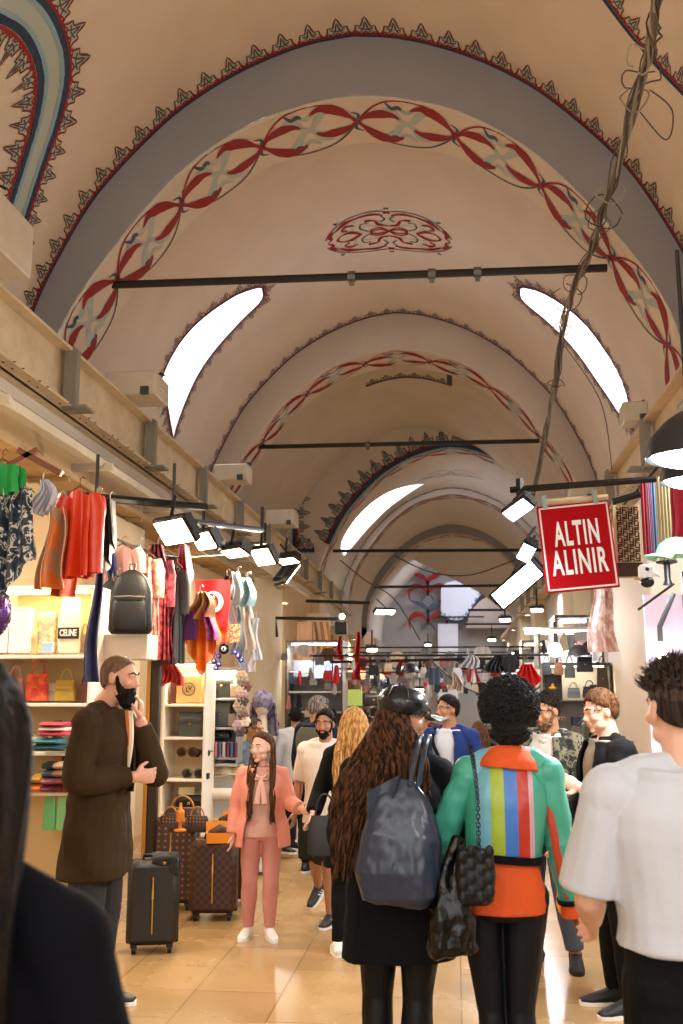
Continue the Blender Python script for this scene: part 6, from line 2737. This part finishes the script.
drape('shawl', 'white flowered drape hanging left of the bright pier', 'cloth', 601, 585, 652, 28, 9.1, fabric('e8dcd4', 'c49a94', 14), 'narrow')
t = thing('tube_lamp', 'thin horizontal fluorescent tube under the red sign', 'lamp', P(558, 632, 10.5))
mb = MB()
mb.tube([(-.33, 0, 0), (.33, .1, .03)], .018, 10)
mb.build('tube', M_coollamp, t)
mb = MB()
mb.box((0, .05, .035), (.7, .04, .03))
mb.build('batten', M_iv2, t, smooth=False)
t = thing('globe_bulb', 'round glowing bulb over the curly hair in the right stall', 'lamp', P(555, 650, 11.0))
mb = MB()
mb.ell((0, 0, 0), .075)
mb.build('globe', mat('bulb_soft', 'ffffff', .4, emit='fff0d8', estr=16), t)
mb = MB()
mb.tube([(0, 0, .06), (0, 0, .3)], .01, 6)
mb.build('cord', M_black, t)

# right stall wall of goods
Yr = 11.6
shelf_unit('bag_rack', 'tall rack of bags, caps and glasses in the right hand stall', 'rack', Yr, 543, 612, (700, 745, 790), .3, 664, mb_m=mat('dark_rack', '4a463f', .5), back='8d8a84')
EM = mat('dark_case', '1b1714', .5)
t = solid('gift_bag', 'black box bag with a gold winged emblem in the right rack', 'bag', P(553, 706, Yr + .06), (.21, .1, .36), EM)
mb = MB()
mb.ell((0, -.055, .20), (.045, .006, .02))
mb.ell((0, -.055, .23), (.02, .006, .02))
mb.build('emblem', M_gold, t)
solid('gift_bag', 'small black box bag at the right of the rack', 'bag', P(598, 699, Yr + .06), (.17, .1, .16), EM)
for px, top, bot, w, c, lab in ((585, 648, 672, 16, '23283c', 'navy rucksack-shaped bag hanging under the caps'), (603, 655, 690, 11, '3c2418', 'brown round quilted bag hanging near the pier'), (570, 655, 678, 10, '55606c', 'slate bag hanging left of the navy one'), (559, 655, 675, 9, '9a6a54', 'tan bag hanging left in the rack'), (547, 655, 675, 9, '3c4c5c', 'dark blue bag hanging at the left end of the rack'), (590, 680, 698, 14, '2c2c30', 'black bag on the upper shelf of the rack'), (574, 682, 698, 12, '6c7c8c', 'grey-blue bag on the upper shelf of the rack')):
    handbag('handbag', lab, px, top, bot, w, Yr - .15, mat('bag_' + c, c, .45))
hatcap('black baseball cap with a pale brim line hung high in the right stall', P(579, 655, 11.2), .12, fabric('2a2830'), rz=.4)
hatcap('second dark cap hung right of the first in the right stall', P(591, 650, 11.3), .11, fabric('202028'), rz=-.3)
for i in range(6):
    glasses('pair of ' + ('amber', 'white', 'tan', 'black', 'rose', 'brown')[i] + ' rimmed sunglasses on the rack shelf', 549 + 6.5 * (i % 3), 720 + 12 * (i // 3), Yr - .05, mat('rim_%d' % i, ('b87838', 'd8d4cc', 'a88c68', '18181a', 'b8787c', '5a3822')[i], .3), 6)
for i in range(5):
    solid('folded_jeans', ('indigo', 'slate', 'grey', 'navy', 'black')[i] + ' folded trousers standing on the lower rack shelf', 'garment', P(576 + i * 7, 744, Yr), (.07, .2, .3), fabric(('2c3454', '4c5460', '6c6c70', '1c2440', '1a1a1e')[i]))
garment('hanging_coat', 'olive grey coat hanging between camouflage jacket and profile man', 'garment', 584, 722, 800, 16, 8.6, fabric('5c584c'), m2=M_dk)
drape('banner', 'red triangular pennant hanging above the curly hair', 'flag', 527, 664, 694, 26, 10.5, mat('flag_red', ''), 'point', hook=False, depth=.03)

# ---- things the people carry
# leather tote on the woman with the cap
pw = WCAP
t = thing('tote_bag', 'very large dark blue-black leather tote on the woman in the cap', 'tote bag', (P(402, 905, 3.82).x, 3.80, P(402, 905, 3.82).z), .05)
ht = P(400, 790, 3.8).z - P(400, 905, 3.8).z
LT = mat('blue_black_leather', '243248', .3, bump=.4, bscale=12, spec=.6)
mb = MB()
mb.tube([(.0, 0, 0), (.0, 0, .03), (-.01, 0, .12), (.0, 0, .24), (.01, .02, .36), (.03, .03, .44)], [(.10, .03), (.145, .055), (.165, .075), (.15, .065), (.10, .04), (.03, .02)], 28, side=(1, 0, 0), power=.7)
remesh(mb, .006, 'body', LT, t, 2, folds(.016, 9, 3, 6, .003, 40))
mb = MB()
mb.sheet(lambda u, v: (-.14 + .02 * u + .1 * v * u + .02, -.02 + .02 * math.sin(u * 3), .10 + .30 * v + .06 * u), 8, 10, .010)
mb.build('side_panel', LT, t)
for dx in (-.0, .03):
    mb = MB()
    mb.tube(spl([V((.035 + dx, .0, .42)), V((.055 + dx, .03, .52)), V((.075 + dx, .10, .585)), V((.085 + dx, .22, .575)), V((.06 + dx, .30, .48))], 6), (.010), 8)
    mb.build('strap', LT, t)
# chain bag of the striped woman
bp_ = P(476, 905, 3.72)
t = thing('chain_bag', 'small black quilted crossbody bag on a chain, carried by the striped jacket woman', 'bag', bp_, .1)
QL = mat('quilted_black_leather', '0a0b0f', .42, bump=1., bscale=9, spec=.35)
mb = MB()
mb.tube([(0, 0, 0), (0, 0, .015), (0, 0, .10), (0, 0, .17), (0, 0, .19)], [(.04, .02), (.062, .035), (.072, .04), (.065, .032), (.05, .02)], 22, side=(1, 0, 0), power=.55)
for i in range(4):
    for j in range(4):
        mb.ell((-.048 + i * .032, -.034, .03 + j * .045 + (i % 2) * .02), (.018, .008, .024), n=8, m=6)
remesh(mb, .0045, 'body', QL, t, 1)
ch = spl([V((0, .0, .19)), P(479, 850, 3.74) - bp_, P(478, 800, 3.74) - bp_, P(475, 765, 3.76) - bp_, P(474, 745, 3.86) - bp_], 14)
mb = MB()
for i in range(len(ch) - 1):
    c = (ch[i] + ch[i + 1]) / 2
    d = (ch[i + 1] - ch[i]).normalized()
    s = d.cross(V((0, 1, 0)) if i % 2 else V((1, 0, 0))).normalized()
    mb.tube([c + d * .011 * math.cos(q * PI / 4) + s * .007 * math.sin(q * PI / 4) for q in range(9)], .0022, 5, caps=False)
mb.build('chain', mat('dark_chain', '3a3a3c', .3, .9), t)
# black plastic carrier bag
bp_ = P(454, 955, 3.8)
t = thing('carrier_bag', 'crumpled shiny black carrier bag hanging between the two women', 'bag', bp_, .1)
mb = MB()
mb.tube([(0, 0, 0), (0, 0, .03), (0, 0, .15), (.01, 0, .28), (.015, 0, .34), (.03, .0, .40)], [(.075, .04), (.088, .06), (.082, .055), (.055, .035), (.03, .02), (.02, .015)], 24, side=(1, 0, 0), power=.6)
remesh(mb, .006, 'body', mat('black_plastic', '06070a', .25, spec=.4, bump=.8, bscale=22), t, 1, folds(.018, 16, 12, 5, .006, 40))
# yellow plastic bag of the camouflage man
bp_ = P(571, 915, 5.9)
t = thing('carrier_bag', 'orange-yellow plastic bag hanging beside the camouflage man', 'bag', bp_, .1)
mb = MB()
mb.tube([(0, 0, 0), (0, 0, .03), (0, 0, .15), (0, 0, .24), (.0, 0, .30)], [(.065, .04), (.08, .06), (.075, .055), (.05, .035), (.028, .02)], 20, side=(1, 0, 0), power=.6)
for sx in (-1, 1):
    mb.tube([(sx * .03, 0, .27), (sx * .04, 0, .34), (sx * .02, 0, .39)], [.02, .016, .012], 8)
remesh(mb, .007, 'body', mat('yellow_plastic', 'e8900e', .3, bump=.8, bscale=22), t, 1, folds(.018, 14, 10, 2, .004, 40))
handbag('handbag', 'soft black handbag at the side of the blonde woman', 325, 792, 855, 34, 6.3, mat('soft_black_leather', '17171a', .5), flap=False)
solid('phone', 'red phone case by the hip of the man behind the white shirt', 'phone', P(589, 912, 5.25), (.05, .012, .12), mat('red_case', 'c83a1c', .4), .4)

# ---- added fill lights, dressed as round fittings, under canopy and right beam
for i in range(7):
    for sd in (-1, 1):
        x, y, z = (-3.42, -1.5 + i * 7.2, 3.38) if sd < 0 else (2.12, .5 + i * 7.2, 3.78)
        if y > 44:
            continue
        t = thing('fill_light', '%s added round fill light %s' % (('first', 'second', 'third', 'fourth', 'fifth', 'sixth', 'seventh')[i], 'under the left canopy line' if sd < 0 else 'under the right beam'), 'lamp', (x, y, z))
        mb = MB()
        mb.lathe([(0, .04), (.09, .04), (.10, 0), (.08, -.01), (.075, .0), (0, .0)], n=20)
        mb.build('rim', M_iv2, t)
        mb = MB()
        mb.lathe([(0, -.004), (.07, -.004), (.07, .0), (0, .0)], n=20)
        mb.build('lens', M_warmlamp if sd < 0 else M_coollamp, t)
        area('fill_light', (x - sd * .03, y, z - .03), (-sd * .35, 0, -1), .15, 30, (1, .92, .82) if sd < 0 else (1, .97, .94))

# ---- hanging cable bundle
base = P(662, -6, 5.6)
t = thing('cable_bundle', 'tangled bundle of old grey cables sagging from the vault past the tie rod', 'cables', base)
path = [P(664, -30, 5.2), P(655, 20, 5.8), P(648, 60, 6.2), P(625, 135, 7.2), P(604, 210, 8.4), P(592, 250, 9.4), P(572, 290, 10.0), P(562, 340, 11.4), P(553, 400, 13.2), P(541, 455, 16.0), P(532, 500, 18.5)]
cc = [mat('cable_%d' % i, c, .6) for i, c in enumerate(('5c554a', '8c8372', '3c3832', 'a39a88', '6c6254'))]
sp_ = spl([q - base for q in path], 8)
rnd = random.Random(5)
for k in range(11):
    r0 = rnd.uniform(.008, .035)
    ph = rnd.uniform(0, 6)
    fr = rnd.uniform(.25, .6)
    pts = []
    for i, q in enumerate(sp_):
        rr = r0 * (1 + .8 * math.sin(i * .35 + k) ** 4)
        pts.append(q + V((rr * math.cos(ph + i * fr), 0, rr * math.sin(ph + i * fr))))
    mb = MB()
    mb.tube(pts, rnd.uniform(.006, .011), 6)
    mb.build('cable', cc[k % 5], t)
for k, (px, py, Y, r) in enumerate(((642, 80, 6.5, .14), (634, 100, 6.7, .10), (604, 215, 8.4, .16), (610, 195, 8.1, .12), (575, 285, 9.9, .12), (566, 300, 10, .16), (563, 330, 11, .1), (556, 385, 12.6, .11), (640, 60, 6.2, .08), (600, 225, 8.6, .1))):
    c = P(px, py, Y) - base
    mb = MB()
    a0 = rnd.uniform(0, 6)
    el = rnd.uniform(.5, 1.3)
    pts = [c + V((r * math.cos(a0 + q * .42), .04 * math.sin(q * 1.1), r * el * math.sin(a0 + q * .42) + .003 * q)) for q in range(15)]
    mb.tube(pts, .006, 6)
    mb.build('loop', cc[k % 5], t)
wires = [((650, 90, 6.5), (672, 110, 6), (666, 140, 6), (640, 112, 6.6)), ((560, 340, 11.3), (600, 400, 11), (612, 470, 10.5))]
for k, w in enumerate(wires):
    mb = MB()
    mb.tube(spl([P(*q) - base for q in w], 6), .005, 5)
    mb.build('loose_wire', cc[2], t)
for k, (l, w) in enumerate((('thin cable sagging across the third arch', [(395, 556, 25), (430, 572, 25), (470, 575, 25), (515, 560, 25)]),
                            ('cable drooping behind the fluorescent tube in the distance', [(340, 560, 24), (365, 580, 24), (395, 600, 26), (420, 640, 28)]),
                            ('thin wire across the far crowd right of the cap', [(430, 660, 15), (470, 690, 15), (520, 700, 15), (545, 680, 15)]))):
    b0 = P(*w[0])
    t = thing('cable', l, 'cable', b0)
    mb = MB()
    mb.tube(spl([P(*q) - b0 for q in w], 8), .016, 5)
    mb.build('wire', cc[2], t)

# ---- middle distance, left
solid('door_frame', 'tall brown wooden door frame between the far left stalls', 'door', (-3.2, 21.5, 0), (.34, .1, 3.1), mat('brown_door_wood', '8a5a34', .5, var=.2, vscale=2, stretch=(6, 6, 1)))
solid('door_frame', 'slim orange-brown wooden jamb right of the tall door frame', 'door', (-3.1, 25.0, 0), (.2, .1, 3.0), mat('brown_door_wood', ''))
solid('display_pillar', 'bright cream lit pillar between the wooden door frames', 'pillar', (-3.15, 23.3, 0), (.5, .5, 3.4), mat('cream_lit', 'efe0bc', .6))
backpack('small dark backpack hanging in front of the cream pillar', 297, 668, 686, 9, 21, mat('black_nylon', ''))
t = thing('gallows_rail', 'thin black rail with short drop ends between the left piers', 'rail', P(276, 618, 17.8))
mb = MB()
b0 = P(276, 618, 17.8)
mb.tube([P(277, 637, 17.8) - b0, V((0, 0, 0)), P(338, 619, 17.8) - b0], .03, 6)
mb.build('bar', M_dk, t)
t = thing('gallows_rail', 'longer thin rail above the first one near the third tie rod', 'rail', P(306, 601, 19))
mb = MB()
mb.tube([(0, 0, 0), P(370, 603, 19) - P(306, 601, 19)], .035, 6)
mb.build('bar', M_dk, t)
t = thing('box_lamp', 'small black box lamp glowing at the end of the thin rail', 'lamp', P(341, 628, 17.5))
mb = MB()
mb.box((0, 0, 0), (.2, .15, .22), bev=.02)
mb.build('housing', M_black, t)
mb = MB()
mb.ell((.02, 0, .2), .05)
mb.build('bulb', M_warmlamp, t)
t = thing('wall_screen', 'blue-white wall screen above the crowd on the left', 'screen', P(323, 668, 20))
mb = MB()
mb.box((0, 0, 0), (.40, .06, .46), bev=.02)
mb.build('case', M_black, t)
mb = MB()
mb.box((0, -.035, 0), (.36, .01, .40))
mb.build('display', mat('screen_glow', 'c8d8f4', .3, emit='a8c0f0', estr=.9), t, smooth=False)
flood('long dark flood lamp angled across the vault base in the distance', 385, 612, 22, (.4, -.5, -.8), .55, .16, False, 12, arm=(-.2, 0, .3))
for i in range(5):
    mb = MB()
    x = 303 + i * 6
    a = P(x, 622, 22)
    mb.tube([(0, 0, 0), P(x + 4, 650, 22) - a, P(x - 3 + i, 680, 22) - a], [.03, .04, .05], 8)
    tag(mb.build('hanging_belt', mat('tan_leather', ''), loc=a), 'long tan belt hanging in the recess of the far left stall', 'belt', 'belts in the far left stall')
RD = mat('banner_red', 'b81a22', .6)
for px, top, bot, w, lab, Y in ((340, 636, 660, 7, 'small red pennant hanging under the black box lamp', 18), (357, 632, 668, 9, 'tall red garment hanging right of the black box lamp', 18.5), (357, 662, 680, 10, 'red and white pointed cloth below the tall red garment', 18), (400, 660, 676, 8, 'small bright red garment hanging mid street', 19), (473, 662, 682, 13, 'red cloth with white star shape hanging behind the blazer', 17)):
    drape('red_cloth', lab, 'cloth', px, top, bot, w, Y, RD, 'narrow', hook=False)
for px, top, bot, w, c, lab, Y in ((355, 690, 706, 14, '9fb85a', 'lime green square sign above the blonde head', 16),):
    solid('sign_board', lab, 'sign', P(px, bot, Y), (w / 1000 * Y, .05, (bot - top) / 1000 * Y), mat('lime_sign', c, .5, emit=c, estr=.25))
handbag('handbag', 'shiny black bag hanging right of the lime sign', 374, 686, 706, 20, 15.5, L_BLK)
hatcap('hanging dark glossy hat shape above the leather cap', P(410, 672, 14), .13, L_BLK, rz=.5)
for px, top, bot, w, c, Y, l in ((470, 655, 668, 22, 'd0d4dc', 16, 'grey and white flag in the distance over the blazer man'), (497, 655, 672, 24, '2c2e34', 16, 'dark hanging cloth left of the curly hair top'), (455, 672, 690, 12, 'c8b4a4', 15, 'beige scarf hanging behind the blazer man')):
    drape('hanging_cloth', l, 'cloth', px, top, bot, w, Y, fabric(c), 'gather', hook=False)

# ---- the crowd of stalls further down: each lot hung and stacked item by item
rnd = random.Random(99)
protos = {}


def proto(kind, c, cn):
    k = (kind, c)
    if k in protos:
        return protos[k], True
    return None, False


CL = [('red', 'b02028'), ('white', 'd8d8dc'), ('white', 'd8d8dc'), ('pink', 'c8949c'), ('black', '1c1c20'), ('black', '1c1c20'), ('grey', '8c9098'), ('grey', '8c9098'), ('blue', '3c4a64'), ('cream', 'd8ccb4'), ('silver', 'b8bcc4'), ('brown', '6a4a38')]
LMP = []


def small_goods(side, Y, z, n, x0, x1, kinds=('scarf', 'bag', 'shirt')):
    for i in range(n):
        cn, c = rnd.choice(CL)
        kind = rnd.choice(kinds)
        x = x0 + (x1 - x0) * (i + .5) / n + rnd.uniform(-.04, .04)
        y = Y + rnd.uniform(-.3, .3)
        zz = z + rnd.uniform(-.15, .15)
        sd = 'left' if side < 0 else ('right' if side > 0 else 'middle')
        lab = 'small %s %s hung in the distant %s stalls' % (cn, kind, sd)
        grp = '%s %ss in the distant %s stalls' % (cn, kind, sd)
        pr, have = proto(kind, c, cn)
        if have:
            o = pr.copy()
            COL.objects.link(o)
            o.location = (x, y, zz)
            o['label'] = lab
            o['group'] = grp
            o.rotation_euler = (0, 0, rnd.uniform(-.5, .5))
            k = rnd.uniform(.35, .65)
            o.scale = (k, k, k)
            continue
        mb = MB()
        if kind == 'scarf':
            mb.sheet(lambda u, v: ((u - .5) * .22 * (.4 + .6 * v), .03 * math.sin(u * 9), -.55 * v * (1 - .3 * abs(u - .5))), 10, 8, .008)
        elif kind == 'bag':
            mb.tube([(0, 0, -.42), (0, 0, -.40), (0, 0, -.25), (0, 0, -.16)], [(.12, .05), (.14, .06), (.13, .05), (.10, .03)], 16, side=(1, 0, 0), power=.5)
            mb.tube([(-.07 * math.cos(q * PI / 8), 0, -.17 + .15 * math.sin(q * PI / 8)) for q in range(9)], .008, 6)
        elif kind == 'shirt':
            mb.sheet(lambda u, v: ((u - .5) * .36, .03 * math.sin(u * 12), -.5 * v - .05 * abs(u - .5)), 12, 8, .03)
            for sx in (-1, 1):
                mb.tube([(sx * .16, 0, -.04), (sx * .23, 0, -.2), (sx * .24, 0, -.32)], [.045, .045, .04], 8)
        o = mb.build(kind, fabric(c), loc=(x, y, zz))
        tag(o, lab, {'scarf': 'scarf', 'bag': 'bag', 'shirt': 'garment'}[kind], grp)
        o.scale = (.5,) * 3
        protos[kind, c] = o


def stall(side, Y, depth, tint, warm, lab):
    xa = -3.36 if side < 0 else 1.55
    xb = -2.2 if side < 0 else 2.0
    if side > 0:
        xa, xb = 1.35, 1.99
    t = thing('market_stall', lab, 'stall', ((xa + xb) / 2, Y, 0))
    w = xb - xa
    mb = MB()
    mb.box((0, depth / 2 - .02, 1.15), (w, .04, 2.2))
    mb.build('back_board', mat('stall_' + tint, tint, .6), t, smooth=False)
    mb = MB()
    for sx in (-1, 1):
        mb.box((sx * (w / 2 - .02), 0, 1.3), (.03, depth, 2.55))
    mb.box((0, 0, 2.6), (w, depth, .04))
    mb.box((0, -.1, .45), (w * .96, depth * .7, .9), bev=.02)
    mb.build('frame', mat('stall_frame', '5a5148', .5), t, smooth=False)
    for z in (1.2, 1.6, 2.0):
        mb = MB()
        mb.box((0, .02, z), (w * .92, depth * .6, .025))
        mb.build('shelf', M_shelf, t, smooth=False)
    mb = MB()
    mb.box((0, -depth * .4, 2.54), (w * .8, .05, .03))
    mb.build('light_strip', M_warmlamp if warm else M_coollamp, t, smooth=False)
    area('stall_light', ((xa + xb) / 2, Y - depth * .35, 2.5), (0, .3, -1), w * .8, 26, WARM if warm else COOL, sy=.06)
    small_goods(side, Y - depth * .5 - .25, 2.5, 7, xa, xb)
    small_goods(side, Y - depth * .5 - .2, 1.95, 6, xa + .05, xb - .05, ('bag', 'scarf'))
    small_goods(side, Y - depth * .5 - .2, 1.45, 6, xa + .05, xb - .05, ('bag', 'scarf'))


for i, (Y, tint, warm) in enumerate(((20.4, '8c8c90', False), (26.0, 'a89880', True), (29.5, '9c9ca4', False), (33, 'a8a098', True))):
    stall(-1, Y, .9, tint, warm, ('grey', 'tan', 'cool grey', 'dim brown')[i] + ' goods stall, number %s down the left side' % ('one', 'two', 'three', 'four', 'five', 'six')[i])
for i, (Y, tint, warm) in enumerate(((14.2, '8a8a8c', False), (17.0, 'a8a8a8', False), (21.0, '787c84', True), (25.5, 'a09890', False), (31, '9c9ca4', False))):
    stall(1, Y, .9, tint, warm, ('dark', 'silver', 'slate', 'beige', 'grey') [i] + ' goods stall, number %s down the right side' % ('one', 'two', 'three', 'four', 'five')[i])
# goods strung over the street far away
for Y, z, n, a, b in ((16, 2.05, 18, -2.1, 1.3), (20, 2.35, 22, -2.2, 1.3), (20.7, 1.95, 22, -2.2, 1.3), (24, 2.4, 22, -2.2, 1.3), (24.6, 1.95, 22, -2.2, 1.3), (29, 2.5, 24, -2.2, 1.4), (35, 2.5, 24, -2.4, 1.6)):
    small_goods(0, Y, z, n, a, b)
    t = thing('overhead_rail', 'thin rail strung across the street, %s goods row from the camera' % {16: 'first', 20: 'second', 20.7: 'third', 24: 'fourth', 24.6: 'fifth', 29: 'sixth', 35: 'seventh'}[Y], 'rail', (0, Y, z + .12))
    mb = MB()
    mb.tube([(a - .2, 0, 0), (b + .2, 0, 0)], .018, 6)
    mb.build('bar', M_dk, t)
for i, (px, py, Y) in enumerate(((372, 650, 15), (398, 655, 18), (388, 668, 21), (443, 668, 24), (428, 645, 26), (455, 655, 20), (492, 640, 22), (505, 620, 15), (350, 672, 17), (420, 690, 22), (468, 690, 18), (537, 610, 14))):
    if i in (1, 5, 8, 10):
        continue
    flood('small white flood lamp among the goods far down the street, ' + ('upper left', 'beside the red garment', 'over the leather cap', 'mid street', 'below the far lunette', 'above the blazer', 'right of centre', 'left of the sign', 'over the lime sign', 'low centre', 'beside the blazer', 'under the sign')[i], px, py, Y, (-.2 if px > 430 else .3, -.6, -.8), .18, .07, i % 3 == 0, 22, arm=(0, 0, .3))
# ------------------------------------------------------------------ camera, world, light
cam = bpy.data.cameras.new('camera')
cam.sensor_fit = 'VERTICAL'
cam.sensor_height = 36
cam.lens = 1000 / 1024 * 36
cam.dof.use_dof = True
cam.dof.focus_distance = 6.0
cam.dof.aperture_fstop = 4.5
cam.clip_start = .05
co = bpy.data.objects.new('camera', cam)
COL.objects.link(co)
co.location = CAM
co.rotation_euler = Matrix((RT, UP, -FW)).transposed().to_euler()
SC.camera = co
w = bpy.data.worlds.new('world')
SC.world = w
w.use_nodes = True
w.node_tree.nodes['Background'].inputs[0].default_value = (1.0, .96, .92, 1)
w.node_tree.nodes['Background'].inputs[1].default_value = 2.0
SC.view_settings.view_transform = 'Standard'
SC.view_settings.look = 'None'
SC.view_settings.gamma = 1
SC.view_settings.use_curve_mapping = False
SC.view_settings.exposure = 0.7
SC.cycles.use_denoising = True
SC.cycles.max_bounces = 8
SC.cycles.diffuse_bounces = 5
SC.cycles.sample_clamp_indirect = 4
SC.cycles.caustics_reflective = False
SC.cycles.caustics_refractive = False
